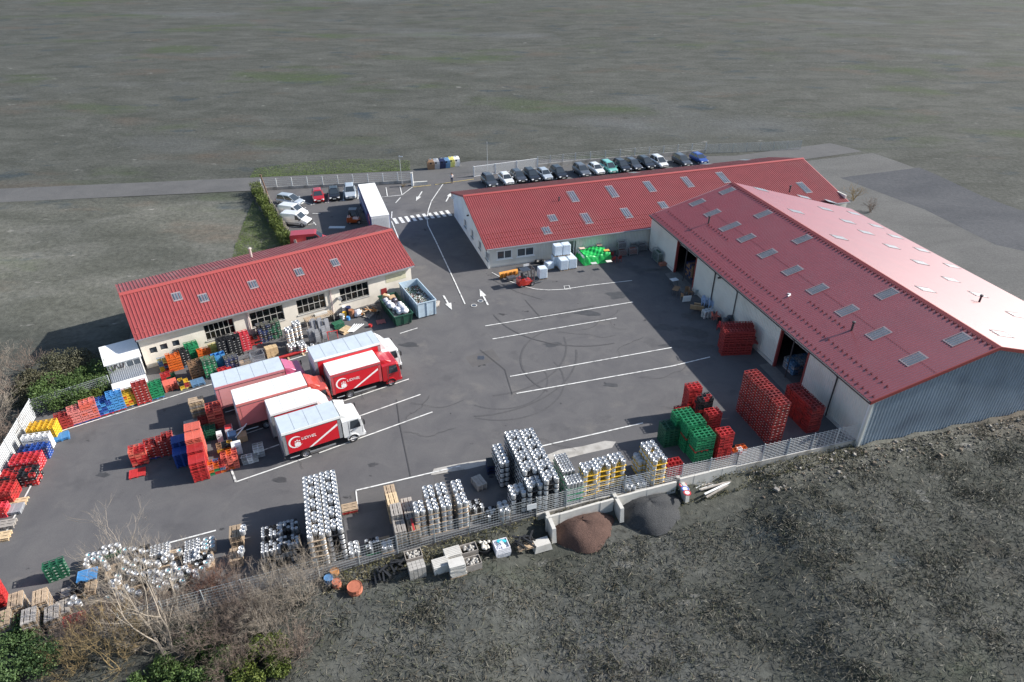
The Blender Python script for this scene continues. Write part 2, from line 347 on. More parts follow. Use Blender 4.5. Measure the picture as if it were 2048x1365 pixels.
for i in range(10):
    p = a + (b - a) * (i + .05) / 9.6; v = Vector((-cd.y, cd.x, 0)) * 2.3
    mb = MB(); q = [p, p + cd * .5, p + cd * .5 + v, p + v]; mb.add([(x.x, x.y, Z1) for x in q], [(0, 1, 2, 3)]); struct('crossing_stripe', mb, paint, yard)
def arrow(t, h):
    a, b = G(*t), G(*h); d = (b - a); L = d.length; d.normalize(); n = Vector((-d.y, d.x, 0)); mb = MB()
    q = [a - n * .1, a + d * L * .55 - n * .1, a + d * L * .55 - n * .38, b, a + d * L * .55 + n * .38, a + d * L * .55 + n * .1, a + n * .1]
    mb.add([(p.x, p.y, Z1) for p in q], [(0, 1, 5, 6), (2, 3, 4)]); struct('painted_arrow', mb, paint, yard)
arrow((887, 592), (904, 621)); arrow((976, 611), (959, 579)); arrow((844, 384), (832, 403)); arrow((892, 404), (902, 386))
mark([(1128, 573), (1138, 572), (1141, 579), (1130, 580)], .1, closed=True)
# patches, aprons and covers set into the yard
for poly, m in [([(862, 950), (868, 938), (905, 930), (945, 923), (1010, 914), (1012, 920), (938, 938), (880, 949)], conc), ([(868, 950), (930, 939), (935, 946), (885, 990), (872, 986)], asphalt_old),
                ([(1085, 914), (1120, 900), (1165, 893), (1210, 882), (1232, 884), (1224, 896), (1170, 908), (1100, 926)], conc), ([(1330, 548), (1353, 542), (1388, 575), (1372, 590), (1350, 574)], conc_d), ([(1518, 730), (1543, 726), (1592, 775), (1572, 786)], conc_d),
                ([(930, 715), (985, 698), (1001, 720), (945, 735)], asphalt_old), ([(1372, 690), (1412, 682), (1425, 694), (1385, 702)], asphalt_old), ([(700, 985), (790, 963), (805, 1010), (715, 1030)], asphalt_old)]:
    sheet('patch', [G(*p) for p in poly], .003, m, yard)
tyre = mat('tyre_rubber_mark', (.068, .067, .07), .85, var=.25, scale=3); stain_m = mat('oil_stain', (.05, .05, .052), .6, var=.3, scale=2); pale = mat('pale_wear', (.165, .16, .152), .9, var=.2, scale=2)
def arc(cx, cy, r, a0, a1, wd, m, name='tyre_mark'):
    c = G(cx, cy); mark([(c.x + r * math.cos(R(a)), c.y + r * math.sin(R(a)), 0) for a in np.linspace(a0, a1, 22)], wd, m, name, _az[0]); _az[0] += .003
for a in [(1000, 760, 4.6, -120, 20, .16), (1000, 760, 6.2, -110, 30, .16), (960, 690, 9, -80, 10, .18), (940, 700, 11, -85, 0, .18), (1180, 720, 7, 120, 230, .18), (1150, 600, 10, 200, 290, .16)]: arc(*a, tyre)
def blob(px, py, rx, ry, m, name, n=26):
    c = G(px, py); ph = random.random() * 9; sheet(name, [c + Vector((rx * math.cos(t) * (1 + .25 * math.sin(3 * t + ph) + random.uniform(-.22, .22)), ry * math.sin(t) * (1 + .25 * math.sin(2 * t + ph) + random.uniform(-.22, .22)), 0)) for t in np.linspace(0, 6.283, n, endpoint=False)], .006, m, yard)
for px, py, rx, ry in [(1175, 626, 1.4, .7), (1235, 591, 1.5, .9), (1390, 632, 1.6, 1.2), (1330, 655, 1.2, .7), (1375, 690, 2.6, .8), (1300, 540, 2.6, .4), (1105, 690, .9, .5), (1385, 665, 1.6, 1.2), (820, 690, 1.0, .4), (745, 930, .4, .25), (1220, 770, .7, .4), (560, 960, .6, .3), (205, 950, .5, .3)]: blob(px, py, rx, ry, stain_m, 'oil_stain')
for k in range(16):
    x, y = random.uniform(480, 1380), random.uniform(560, 900); pts = [(x, y)]; a = random.uniform(0, 6.28)
    for j in range(9): a += random.uniform(-.7, .7); pts.append((pts[-1][0] + 14 * math.cos(a), pts[-1][1] + 6 * math.sin(a)))
    mark(pts, .028, mat('crack', (.04, .04, .042), .9), 'crack', .05 + .002 * k)
# tar joints
tar = mat('tar_seam', (.045, .045, .047), .8)
for pts in [[(793, 800), (800, 850), (822, 955)], [(1040, 640), (1100, 630), (1190, 612)], [(985, 560), (1035, 585), (1085, 600)], [(1050, 600), (1085, 640)], [(960, 700), (1010, 740), (1025, 790)]]: mark(pts, .05, tar, 'tar_seam', .041)
def disc(name, px, py, r, m, z=.05, hole=0, n=18, parent=None):
    c = G(px, py); mb = MB(); mb.lathe([(hole, 0), (r, 0)], n, (c.x, c.y, z), cap=False); return struct(name, mb, m, parent or yard)
disc('manhole_cover', 961, 603, .34, paint, .05, .26); disc('manhole_lid', 961, 603, .26, steel_d, .054, .001); disc('manhole_cover', 948, 612, .36, conc_l, .05, .27); disc('manhole_lid', 948, 612, .27, steel_d, .054, .001)
mb = MB(); c = G(962, 716)
for i in range(7): mb.box((c.x, c.y - .27 + i * .09, .012), (.62, .05, .02))
mb.box((c.x, c.y, .006), (.7, .66, .01)); struct('drain_grate', mb, steel_d, yard)
mb = MB(); c = G(674, 455)
for i in range(9): mb.box((c.x - 1 + i * .25, c.y, .012), (.2, .7, .02))
mb.box((c.x, c.y, .006), (2.3, .8, .01)); struct('drain_grate', mb, galv, yard)
# ================================================================== corrugated sheets
def corr(name, fr_pts, ulen, vlen, pitch, h, m, parent, base=.06, prof='trap'):
    """fr_pts: origin, unit u, unit v, unit normal (local)."""
    O, U, V, N = [Vector(x) for x in fr_pts]; xs = []; n = int(ulen / pitch)
    pr = {'trap': [(0, 0), (.58, 0), (.68, 1), (.9, 1)], 'sine': [(0, 0), (.25, .55), (.5, 1), (.75, .55)], 'box': [(0, 0), (.45, 0), (.55, 1), (.93, 1)]}[prof]
    for i in range(n):
        for a, b in pr: xs.append(((i + a) * pitch, b * h))
    xs.append((ulen, 0)); mb = MB(); k = len(xs)
    top = [O + U * x + N * z for x, z in xs]; bot = [p + V * vlen for p in top]
    mb.add(top + bot, [(i, i + 1, k + i + 1, k + i) for i in range(k - 1)])
    c = [O - N * .005, O + U * ulen - N * .005, O + U * ulen + V * vlen - N * .005, O + V * vlen - N * .005]
    mb.add(c + [p - N * base for p in c], [(4, 7, 6, 5), (0, 1, 5, 4), (1, 2, 6, 5), (2, 3, 7, 6), (3, 0, 4, 7)])
    return mb.build(name, m, parent)
def skylight(parent, fr, px, py, plane, su, sv, n=4, vdir='v', lit=False):
    p0, nrm, V = plane; p = fr.Lc(HIT(px, py, p0, nrm)); U = Vector((1, 0, 0)) if vdir == 'v' else Vector((0, 1, 0))
    Nl = Vector((nrm.dot(fr.u), nrm.dot(fr.v), nrm.z)); mb = MB()
    if fr is FA and vdir == 'h' and V.z > 0: p -= V * max(0, p.x + sv / 2 * V.x - (A_RX - .75))
    def q(a, b, z): return p + U * a + V * b + Nl * z
    def slab(m_, a0, a1, b0, b1, z0, z1): m_.add([q(a0, b0, z0), q(a1, b0, z0), q(a1, b1, z0), q(a0, b1, z0), q(a0, b0, z1), q(a1, b0, z1), q(a1, b1, z1), q(a0, b1, z1)], [(3, 2, 1, 0), (4, 5, 6, 7), (0, 1, 5, 4), (1, 2, 6, 5), (2, 3, 7, 6), (3, 0, 4, 7)])
    s = bpy.data.objects.new('skylight', None); COL.objects.link(s); s.parent = parent
    for a in (-su / 2, su / 2 - .06): slab(mb, a, a + .06, -sv / 2, sv / 2, .03, .065)
    for b in (-sv / 2, sv / 2 - .16): slab(mb, -su / 2 + .06, su / 2 - .06, b, b + .16, .03, .062)
    st = (su - .16) / n
    for i in range(1, n): slab(mb, -su / 2 + .08 + i * st - .018, -su / 2 + .08 + i * st + .018, -sv / 2 + .16, sv / 2 - .16, .03, .06)
    mb.build('frame', sky_frame, s)
    for i in range(n):
        m2 = MB(); a0 = -su / 2 + .08 + i * st + .02; a1 = a0 + st - .04; am = (a0 + a1) / 2; b0, b1 = -sv / 2 + .15, sv / 2 - .15
        m2.add([q(a0, b0, .04), q(am, b0, .085), q(a1, b0, .04), q(a0, b1, .04), q(am, b1, .085), q(a1, b1, .04)], [(0, 1, 4, 3), (1, 2, 5, 4), (0, 2, 1), (3, 4, 5), (0, 3, 5, 2)]); m2.build('pane', sky_pane, s)
def vent(parent, fr, px, py, plane, h=.7, r=.1, m=None):
    p = fr.Lc(HIT(px, py, plane[0], plane[1])); mb = MB(); mb.lathe([(r, -.1), (r, h), (r * 1.6, h), (r * 1.6, h + .12), (.02, h + .16)], 10, p); mb.build('vent_pipe', m or trim_d, parent)
def wall_open(mb, x0, x1, z0, z1, y0, y1, ops):
    xs = sorted({x0, x1, *[v for o in ops for v in o[:2]]}); zs = sorted({z0, z1, *[v for o in ops for v in o[2:]]})
    for a, b in zip(xs[:-1], xs[1:]):
        run = None
        for c, d in zip(zs[:-1], zs[1:]):
            solid = not any(o[0] <= (a + b) / 2 <= o[1] and o[2] <= (c + d) / 2 <= o[3] for o in ops)
            if solid: run = [c, d] if run is None else [run[0], d]
            if (not solid or d == zs[-1]) and run: mb.b2(a, b, y0, y1, *run); run = None
def window(parent, x0, x1, z0, z1, y, nx, ny, fm, name='window', axis='x', bar=.05, depth=.07, gm=None):
    w_ = bpy.data.objects.new(name, None); COL.objects.link(w_); w_.parent = parent; mb = MB()
    def bx(m_, a0, a1, c0, c1, d0, d1):
        if axis == 'x': m_.b2(a0, a1, y + d0, y + d1, c0, c1)
        else: m_.b2(y + d0, y + d1, a0, a1, c0, c1)
    for i in range(nx + 1):
        x = x0 + bar / 2 + (x1 - x0 - bar) * i / nx; bx(mb, x - bar / 2, x + bar / 2, z0, z1, 0, depth)
    for j in range(ny + 1):
        z = z0 + bar / 2 + (z1 - z0 - bar) * j / ny; bx(mb, x0, x1, z - bar / 2, z + bar / 2, .004, depth - .004)
    mb.build('frame', fm, w_)
    for i in range(nx):
        for j in range(ny):
            m2 = MB(); a = x0 + (x1 - x0) * i / nx + bar * .6; b = x0 + (x1 - x0) * (i + 1) / nx - bar * .6; c = z0 + (z1 - z0) * j / ny + bar * .6; d = z0 + (z1 - z0) * (j + 1) / ny - bar * .6
            bx(m2, a, b, c, d, depth * .4, depth * .6); m2.build('pane', gm or glass_w, w_)
    return w_
def pipe_part(name, pts, r, m, parent): return MB().tube(pts, r, 8).build(name, m, parent)
SLOPE = lambda r, rise: math.atan2(rise, r)
# ================================================================== warehouse
A = thing('warehouse', 'large warehouse with red ribbed gable roof and white clad long side', 'warehouse', FA.o, YA)
ins = .35; ang = SLOPE(A_RX, A_RZ - A_E); ca, sa = math.cos(ang), math.sin(ang)
d1 = FA.wallpt(1360, 545).y
def ay(px, py): return FA.wallx(px, py, ins).y
door_a = sorted([ay(1383, 592), ay(1347, 545)]); door_b = sorted([ay(1600, 780), ay(1548, 722)])
segs = [(.1, door_b[0]), (door_b[1], door_a[0]), (door_a[1], A_LEN)]
for a, b in segs:
    corr('side_cladding', ((ins, b, -.1), (0, -1, 0), (0, 0, 1), (-1, 0, 0)), b - a, A_E + .05, .25, .035, clad, A, base=.18, prof='box')
    MB().b2(ins - .09, ins - .045, a + .02, b - .02, -.1, .35).build('plinth', conc_l, A)
for a, b in (door_a, door_b):
    mb = MB(); mb.b2(ins - .06, ins + .22, a, a + .18, 0, A_E - .1); mb.b2(ins - .06, ins + .22, b - .18, b, 0, A_E - .1); mb.b2(ins - .05, ins + .2, a + .18, b - .18, A_E - .5, A_E - .1)
    mb.build('door_frame', trim_r, A)
for a, b in (door_a, door_b): MB().b2(ins + .25, ins + .5, a - .5, b + .5, A_E - .9, A_E - .5).build('door_roller', galv, A)
pl = (FA.W(0, 0, A_E), Vector((FA.u * -sa) + Vector((0, 0, ca))), Vector((ca, 0, sa)))
pr_ = (FA.W(A_RX, 0, A_RZ), Vector((FA.u * sa) + Vector((0, 0, ca))), Vector((ca, 0, -sa)))
sl_len = A_RX / ca; sr_len = (A_WID - A_RX) / ca
rl = corr('roof_slope', ((0, 0, A_E), (0, 1, 0), (ca, 0, sa), (-sa, 0, ca)), A_LEN, sl_len, .25, .045, roof_a, A, prof='sine')
rr = corr('roof_slope', ((A_RX, 0, A_RZ), (0, 1, 0), (ca, 0, -sa), (sa, 0, ca)), A_LEN, sr_len, .25, .047, roof_a, A, prof='sine')
mb = MB()
for s_, nn in ((-1, Vector((-sa, 0, ca))), (1, Vector((sa, 0, ca)))):
    dv = Vector((s_ * ca, 0, -sa)); o = Vector((A_RX, 0, A_RZ)) + nn * .07
    mb.add([o, o + Vector((0, A_LEN, 0)), o + dv * .32 + Vector((0, A_LEN, 0)) - nn * .03, o + dv * .32 - nn * .03], [(0, 1, 2, 3)])
mb.build('ridge_cap', trim_r, A)
mb = MB()
for y in np.arange(.3, A_LEN, .5): mb.box((A_RX - .42, y, A_RZ - .03), (.18, .22, .06), ry=-ang)
for t, y0, y1 in ((.5, .4, A_LEN), (2.1, .8, A_LEN - .6), (4.2, 9, 14), (4.2, 29.5, 34)):
    for y in np.arange(y0, y1, .62):
        c = Vector((0, y, A_E)) + Vector((ca, 0, sa)) * t + Vector((-sa, 0, ca)) * .07
        mb.box(c, (.04, .2, .07), ry=-ang); mb.box(c + Vector((.08, .08, .024)), (.16, .04, .05), ry=-ang)
o = mb.build('snow_guards', mat('guard_dark', (.12, .022, .025), .5), A); o['kind'] = 'stuff'
MB().b2(-.16, 0, 0, A_LEN, A_E - .14, A_E + .0).build('gutter', trim_d, A)
mb = MB(); c = Vector((0, A_LEN / 2, A_E)) + Vector((ca, 0, sa)) * 6.1 + Vector((-sa, 0, ca)) * .043; mb.box(c, (.025, A_LEN - .2, .008), ry=-ang); mb.build('lap_joint', mat('lap_dark', (.17, .035, .04), .5), A)
def prof_gable(y, th, m, nm, zlow):
    mb = MB(); P = [(ins, zlow), (A_WID - ins, zlow), (A_WID - ins, A_E2 - .05), (A_RX, A_RZ - .12), (ins, A_E - .02)]
    mb.add([(x, y, z) for x, z in P] + [(x, y + th, z) for x, z in P], [(0, 1, 2, 3, 4), (9, 8, 7, 6, 5)] + [(i, (i + 1) % 5, 5 + (i + 1) % 5, 5 + i) for i in range(5)]); return mb.build(nm, m, A)
prof_gable(.42, .12, conc_l, 'gable_wall', -1.6); prof_gable(A_LEN - .5, .15, clad, 'gable_wall', 0)
# ribbed gable sheets follow the roof line: one strip of ribs
mb = MB(); pt = .33; xs = []
for i in range(int((A_WID - 2 * ins) / pt)):
    for a, b in ((0, 0), (.45, 0), (.56, 1), (.92, 1)): xs.append((ins + (i + a) * pt, b * .075))
def gz(x): return (A_E + (A_RZ - A_E) * x / A_RX if x < A_RX else A_RZ - (x - A_RX) * (A_RZ - A_E) / A_RX) - .1
k = len(xs); mb.add([(x, .38 - d, gz(x)) for x, d in xs] + [(x, .38 - d, -.35) for x, d in xs], [(i, k + i, k + i + 1, i + 1) for i in range(k - 1)])
mb.build('gable_cladding', clad_b, A)
mb = MB(); mb.b2(ins - .04, ins + .16, .25, .41, -.4, A_E - .1); mb.build('corner_trim', white_m, A)
MB().b2(ins, A_WID, .27, .425, -1.6, -.34).build('gable_plinth', conc, A)
for (xa, za, xb, zb) in ((0, A_E, A_RX, A_RZ), (A_RX, A_RZ, A_WID, A_E2)):
    mb = MB(); mb.add([(xa, -.03, za + .07), (xb, -.03, zb + .07), (xb, -.03, zb - .26), (xa, -.03, za - .26), (xa, .09, za + .07), (xb, .09, zb + .07), (xb, .09, zb - .26), (xa, .09, za - .26)], [(3, 2, 1, 0), (4, 5, 6, 7), (0, 1, 5, 4), (1, 2, 6, 5), (2, 3, 7, 6), (3, 0, 4, 7)]); mb.build('verge_trim', trim_r, A)
    mb = MB(); mb.add([(xa + ins, .1, za - .27), (xb, .1, zb - .27), (xb, .1, zb - .36), (xa + ins, .1, za - .36), (xa + ins, .3, za - .27), (xb, .3, zb - .27), (xb, .3, zb - .36), (xa + ins, .3, za - .36)], [(3, 2, 1, 0), (4, 5, 6, 7), (0, 1, 5, 4), (1, 2, 6, 5), (2, 3, 7, 6), (3, 0, 4, 7)]); mb.build('soffit_trim', white_m, A)
mb = MB(); mb.b2(A_WID - .4, A_WID - .25, .4, A_LEN - .4, 0, A_E2 - .1); mb.build('side_wall', clad, A)
for px, py in [(1660, 810), (1578, 732), (1468, 628), (1425, 590), (1371, 537)]:
    y = ay(px, py); pipe_part('downpipe', [(-.1, y, A_E - .1), (ins - .12, y, A_E - .5), (ins - .12, y, .1)], .06, trim_d, A)
for px, py in [(1467, 378), (1395, 406), (1425, 427), (1460, 454), (1493, 477), (1535, 508), (1585, 542), (1635, 579), (1694, 622), (1757, 668), (1827, 719), (1537, 425), (1616, 475), (1787, 583), (1931, 673)]:
    skylight(A, FA, px, py, pl, 1.1, 2.0 if py != 454 else 2.5, 4, 'h')
for px, py in [(1522, 380), (1608, 395), (1662, 404), (1592, 424), (1651, 419), (1708, 428), (1695, 444), (1752, 453), (1732, 466), (1790, 474), (1678, 476), (1783, 494), (1843, 501), (1840, 526), (1903, 533), (1901, 560), (1851, 580), (1956, 590), (2032, 631), (2003, 669)]:
    skylight(A, FA, px, py, pr_, 1.1, 2.0, 4, 'h')
vent(A, FA, 1417, 447, pl, .8); vent(A, FA, 1703, 661, pl, .8); vent(A, FA, 1579, 383, pr_, .7); vent(A, FA, 1958, 605, pr_, .7)
mb = MB(); p = FA.Lc(HIT(1578, 593, pl[0], pl[1])); mb.box(p + Vector((0, 0, .1)), (.5, .12, .08), .5); mb.box(p + Vector((.2, .3, .1)), (.3, .1, .08), -.6); mb.build('roof_scrap', white_m, A)
MB().box((0.12, ay(1436, 590) , A_E - .55), (.3, .18, .16)).build('floodlight', trim_d, A)
# ================================================================== low hall
C = thing('office_hall', 'long low hall with bright red ribbed roof and white walls beside the parked cars', 'hall', FC.o, YC)
an = SLOPE(C_RY + .6, C_RZ - C_E); cn, sn = math.cos(an), math.sin(an); y0 = -.45
af = SLOPE(C_W + .4 - C_RY, C_RZ - C_E2); cf, sf = math.cos(af), math.sin(af)
nl = (C_RY - y0) / cn; fl = (C_W + .4 - C_RY) / cf
corr('roof_slope', ((-.25, y0, C_RZ - nl * sn), (1, 0, 0), (0, cn, sn), (0, -sn, cn)), C_LEN + .25, nl, .3, .05, roof_r, C)
corr('roof_slope', ((-.25, C_RY, C_RZ), (1, 0, 0), (0, cf, -sf), (0, sf, cf)), C_LEN + .25, fl, .3, .05, roof_r, C)
mb = MB()
for dy, dz in ((-.35, -.35 * sn / cn), (.35, -.35 * sf / cf)):
    mb.add([(-.28, C_RY, C_RZ + .1), (C_LEN, C_RY, C_RZ + .1), (C_LEN, C_RY + dy, C_RZ + dz + .075), (-.28, C_RY + dy, C_RZ + dz + .075)], [(0, 1, 2, 3)])
mb.build('ridge_cap', ridge_r, C)
ze = C_RZ - nl * sn
MB().b2(-.25, C_LEN, y0 - .14, y0 - .02, ze - .12, ze + .02).build('gutter', galv, C)
for (ya, za, yb, zb) in ((y0, ze, C_RY, C_RZ), (C_RY, C_RZ, C_W + .4, C_E2)):
    mb = MB(); mb.add([(-.3, ya, za + .06), (-.3, yb, zb + .06), (-.3, yb, zb - .2), (-.3, ya, za - .2), (-.24, ya, za + .06), (-.24, yb, zb + .06), (-.24, yb, zb - .2), (-.24, ya, za - .2)], [(0, 1, 2, 3), (7, 6, 5, 4), (0, 4, 5, 1), (3, 2, 6, 7)]); mb.build('verge_trim', trim_r, C)
# gable with four windows
def cw(px, py): q = FC.wallx(px, py, 0); return q.y, q.z
gw = []
for (ax_, ay_, bx_, by_) in ((926, 448, 930, 431), (940, 468, 944, 450), (955, 497, 960, 480), (969, 522, 974, 505)):
    yc = FC.wallx((ax_ + bx_) / 2 + 2, (ay_ + by_) / 2, 0).y; gw.append((yc - .65, yc + .65, 1.0, 2.1))
mb = MB()
wall_open(mb, .02, C_W, 0, 2.5, 0, .25, gw); me = mb.v[:]; mb2 = MB()
mb2.f, mb2.m = mb.f, mb.m; mb2.v = [(y, x, z) for x, y, z in me]
mb2.add([(0, 0.02, 2.5), (.25, .02, 2.5), (0, C_W, 2.5), (.25, C_W, 2.5), (0, .02, C_E - .08), (.25, .02, C_E - .08), (0, C_RY, C_RZ - .1), (.25, C_RY, C_RZ - .1), (0, C_W, C_E2 - .1), (.25, C_W, C_E2 - .1)], [(0, 2, 8, 6, 4), (1, 5, 7, 9, 3), (2, 3, 9, 8), (0, 4, 5, 1)])
mb2.build('gable_wall', wht_wall, C)
for g in gw:
    w_ = window(C, g[0], g[1], g[2], g[3], .08, 2, 1, white_m, axis='y', bar=.08); MB().b2(-.1, .06, g[0] - .05, g[1] + .05, g[2] - .08, g[2]).build('sill', conc_l, w_)
mb = MB(); wx = []
for x0_, x1_ in ((994, 1024), (1034, 1068)):
    a = FC.wallpt(x0_, 522).x; b = FC.wallpt(x1_, 512).x; wx.append((a, b, 1.0, 2.15))
dx0 = FC.wallpt(1133, 505).x; ops = wx + [(dx0, dx0 + 1.3, 0, 2.2)]
wall_open(mb, .25, C_LEN, 0, C_E - .1, 0, .25, ops); mb.build('front_wall', clad, C)
for a_, b_ in ((wx[1][1] + .3, dx0 - .1), (dx0 + 1.4, 22.6)):
    corr('wall_cladding', ((a_, -.005, .12), (1, 0, 0), (0, 0, 1), (0, -1, 0)), b_ - a_, C_E - .3, .22, .03, clad, C, base=.003, prof='box')
for g in wx:
    w_ = window(C, g[0], g[1], g[2], g[3], .03, 2, 1, white_m, bar=.1); fm = MB(); fm.b2(g[0] - .12, g[1] + .12, -.05, -.003, g[3], g[3] + .12); fm.b2(g[0] - .12, g[1] + .12, -.09, -.003, g[2] - .1, g[2]); fm.build('surround', white_m, w_)
MB().b2(dx0 + .04, dx0 + 1.26, .12, .17, .02, 2.18).build('door', steel_d, C)
mb = MB(); mb.b2(.2, C_LEN - .1, C_W - .25, C_W - .02, 0, C_E2 - .1); mb.b2(C_LEN - .3, C_LEN - .1, .3, C_W - .3, 0, C_E2 - .1)
mb.add([(C_LEN - .12, .1, 2.4), (C_LEN - .12, C_W, 2.4), (C_LEN - .12, C_W, C_E2 - .1), (C_LEN - .12, C_RY, C_RZ - .1), (C_LEN - .12, .1, C_E - .1)], [(0, 1, 2, 3, 4)]); mb.build('rear_wall', clad, C)
for px, py in ((978, 540), (1146, 512)): x = FC.wallpt(px, py).x; pipe_part('downpipe', [(x, y0 - .05, ze - .1), (x, -.1, ze - .4), (x, -.1, .05)], .05, white_m, C)
pn = (FC.W(0, C_RY, C_RZ), Vector((FC.v * -sn) + Vector((0, 0, cn))), Vector((0, cn, sn)))
pf = (FC.W(0, C_RY, C_RZ), Vector((FC.v * sf) + Vector((0, 0, cf))), Vector((0, cf, -sf)))
for px, py, l in [(1146, 394, 2.6), (1224, 384, 2.9), (1299, 374, 2.7), (1375, 365, 2.7), (1446, 356, 2.9), (1105, 437, 1.5), (1173, 438, 2.4), (1253, 427, 2.3), (1093, 462, 1.6), (1326, 411, 1.6), (1608, 376, 2.8)]: skylight(C, FC, px, py, pn, 1.15, l, 3)
for px, py in [(1268, 346), (1412, 329), (1490, 321)]: skylight(C, FC, px, py, pf, 1.2, 2.2, 3)
vent(C, FC, 1118, 403, pn, .5, .09); vent(C, FC, 1263, 336, pf, .5, .08)
mb = MB()
for r_, off in ((1.0, 0), (1.9, .3), (2.9, .0)):
    for i in range(int((C_LEN) / .6) - 1):
        x = i * .6 + off
        if x > 24: continue
        mb.box((x + .2, y0 + r_ * cn, ze + r_ * sn + .07), (.3, .05, .07))
o = mb.build('snow_stops', ridge_r, C); o['kind'] = 'stuff'
mb = MB(); mb.box((-.15, 9.2, 3.6), (.3, .2, .16)); mb.build('camera_box', trim_d, C); MB().box((-.2, C_W - .6, 3.1), (.4, .3, .25)).build('wall_lamp', white_m, C)
# ================================================================== workshop on the left
Bd = thing('workshop', 'cream rendered workshop with bright red ribbed roof and barred windows', 'workshop', FB.o, YB)
ib = .5; an2 = SLOPE(B_RY, B_RZ - B_E); cb, sb = math.cos(an2), math.sin(an2); af2 = SLOPE(B_W - B_RY, B_RZ - B_E2); cg, sg = math.cos(af2), math.sin(af2)
corr('roof_slope', ((0, 0, B_E), (1, 0, 0), (0, cb, sb), (0, -sb, cb)), B_LEN, B_RY / cb, .335, .05, roof_r, Bd)
corr('roof_slope', ((0, B_RY, B_RZ), (1, 0, 0), (0, cg, -sg), (0, sg, cg)), B_LEN, (B_W - B_RY) / cg, .335, .05, roof_d, Bd)
mb = MB()
for dy, dz in ((-.32, -.32 * sb / cb), (.32, -.32 * sg / cg)): mb.add([(-.05, B_RY, B_RZ + .1), (B_LEN + .03, B_RY, B_RZ + .1), (B_LEN + .03, B_RY + dy, B_RZ + dz + .075), (-.05, B_RY + dy, B_RZ + dz + .075)], [(0, 1, 2, 3)])
mb.build('ridge_cap', ridge_r, Bd)
for x in (-.08, B_LEN + .02):
    for (ya, za, yb, zb) in ((0, B_E, B_RY, B_RZ), (B_RY, B_RZ, B_W, B_E2)):
        mb = MB(); mb.add([(x, ya, za + .06), (x, yb, zb + .06), (x, yb, zb - .2), (x, ya, za - .2), (x + .06, ya, za + .06), (x + .06, yb, zb + .06), (x + .06, yb, zb - .2), (x + .06, ya, za - .2)], [(0, 1, 2, 3), (7, 6, 5, 4), (0, 4, 5, 1), (3, 2, 6, 7)]); mb.build('verge_trim', ridge_r, Bd)
MB().b2(0, B_LEN, -.12, -.01, B_E - .1, B_E + .03).build('gutter', galv, Bd)
MB().b2(.05, B_LEN - .05, 0, ib + .02, B_E - .16, B_E - .08).build('soffit', conc_l, Bd)
def bw(px): return FB.wallpt(px, 0, ib)
wins = []
for (xa, ya, xb, yb, nx, ny) in ((403, 640, 473, 668, 6, 2), (501, 640, 569, 632, 5, 2), (591, 600, 652, 606, 5, 2), (677, 575, 738, 583, 5, 2)):
    a = FB.wallpt(xa + 2, ya + 10, ib).x; b = FB.wallpt(xb, yb, ib).x; wins.append((a, b, 1.2, 2.95, nx, ny))
smalls = [(FB.wallpt(px, py, ib).x, FB.wallpt(px, py, ib).z) for px, py in ((307, 701), (328, 694), (352, 687))]
ops = [w_[:4] for w_ in wins] + [(x - .32, x + .32, z - .33, z + .33) for x, z in smalls]
mb = MB(); wall_open(mb, .15, B_LEN - .25, 0, B_E - .12, ib, ib + .28, ops); mb.build('front_wall', cream, Bd)
mb = MB()
for x in (.15, B_LEN - .53):
    P = [(ib + .28, 0), (B_W - .3, 0), (B_W - .3, B_E2 - .1), (B_RY, B_RZ - .1), (ib + .28, B_E + .05)]
    mb.add([(x, y, z) for y, z in P] + [(x + .28, y, z) for y, z in P], [(0, 1, 2, 3, 4), (9, 8, 7, 6, 5)] + [(i, (i + 1) % 5, 5 + (i + 1) % 5, 5 + i) for i in range(5)])
mb.b2(.43, B_LEN - .53, B_W - .58, B_W - .3, 0, B_E2 - .1); mb.build('gable_wall', cream, Bd)
barm = mat('window_bars', (.42, .40, .37), .6)
for w_ in wins:
    q = window(Bd, w_[0], w_[1], w_[2], w_[3], ib + .1, w_[4], w_[5], barm, bar=.055, gm=mat('workshop_glass', (.05, .06, .065), .05, alpha=1, trans=.85))
    MB().b2(w_[0] - .1, w_[1] + .1, ib - .08, ib + .1, w_[2] - .1, w_[2]).build('sill', conc_l, q)
for x, z in smalls: window(Bd, x - .32, x + .32, z - .33, z + .33, ib + .12, 1, 1, trim_d, bar=.05)
a, b = FB.wallpt(771, 556, ib).x, FB.wallpt(811, 545, ib).x
MB().b2(a, b, ib - .02, ib, 2.1, 3.05).build('blocked_window', mat('yellowed_board', (.50, .47, .33), .7, var=.2, scale=3), Bd)
a = FB.wallpt(768, 585, ib).x; MB().b2(a - .35, a + .35, ib - .04, ib, 0.4, 1.55).build('red_hatch', mat('red_door', (.25, .03, .03), .5), Bd)
for px, py in ((497, 640), (662, 600)): x = FB.wallpt(px, py, ib).x; pipe_part('downpipe', [(x, -.06, B_E - .1), (x, ib - .1, B_E - .55), (x, ib - .1, .05)], .075, mat('pink_pipe', (.62, .5, .48), .6), Bd)
MB().box((FB.wallpt(678, 602, ib).x, ib - .35, 2.0), (.35, .6, .22)).build('wall_lamp', galv, Bd)
pb = (FB.W(0, 0, B_E), Vector((FB.v * -sb) + Vector((0, 0, cb))), Vector((0, cb, sb))); pbf = (FB.W(0, B_RY, B_RZ), Vector((FB.v * sg) + Vector((0, 0, cg))), Vector((0, cg, -sg)))
for px, py in ((354, 594), (407, 597), (506, 570), (598, 545), (670, 526)): skylight(Bd, FB, px, py, pb, .9, 1.15, 3)
p = FB.Lc(HIT(503, 515, pbf[0], pbf[1])); MB().lathe([(.13, -.3), (.13, 1.0), (.2, 1.0), (.2, 1.12), (.03, 1.2)], 10, p).build('flue', mat('flue_metal', (.55, .5, .46), .5, .3), Bd)
mb = MB()
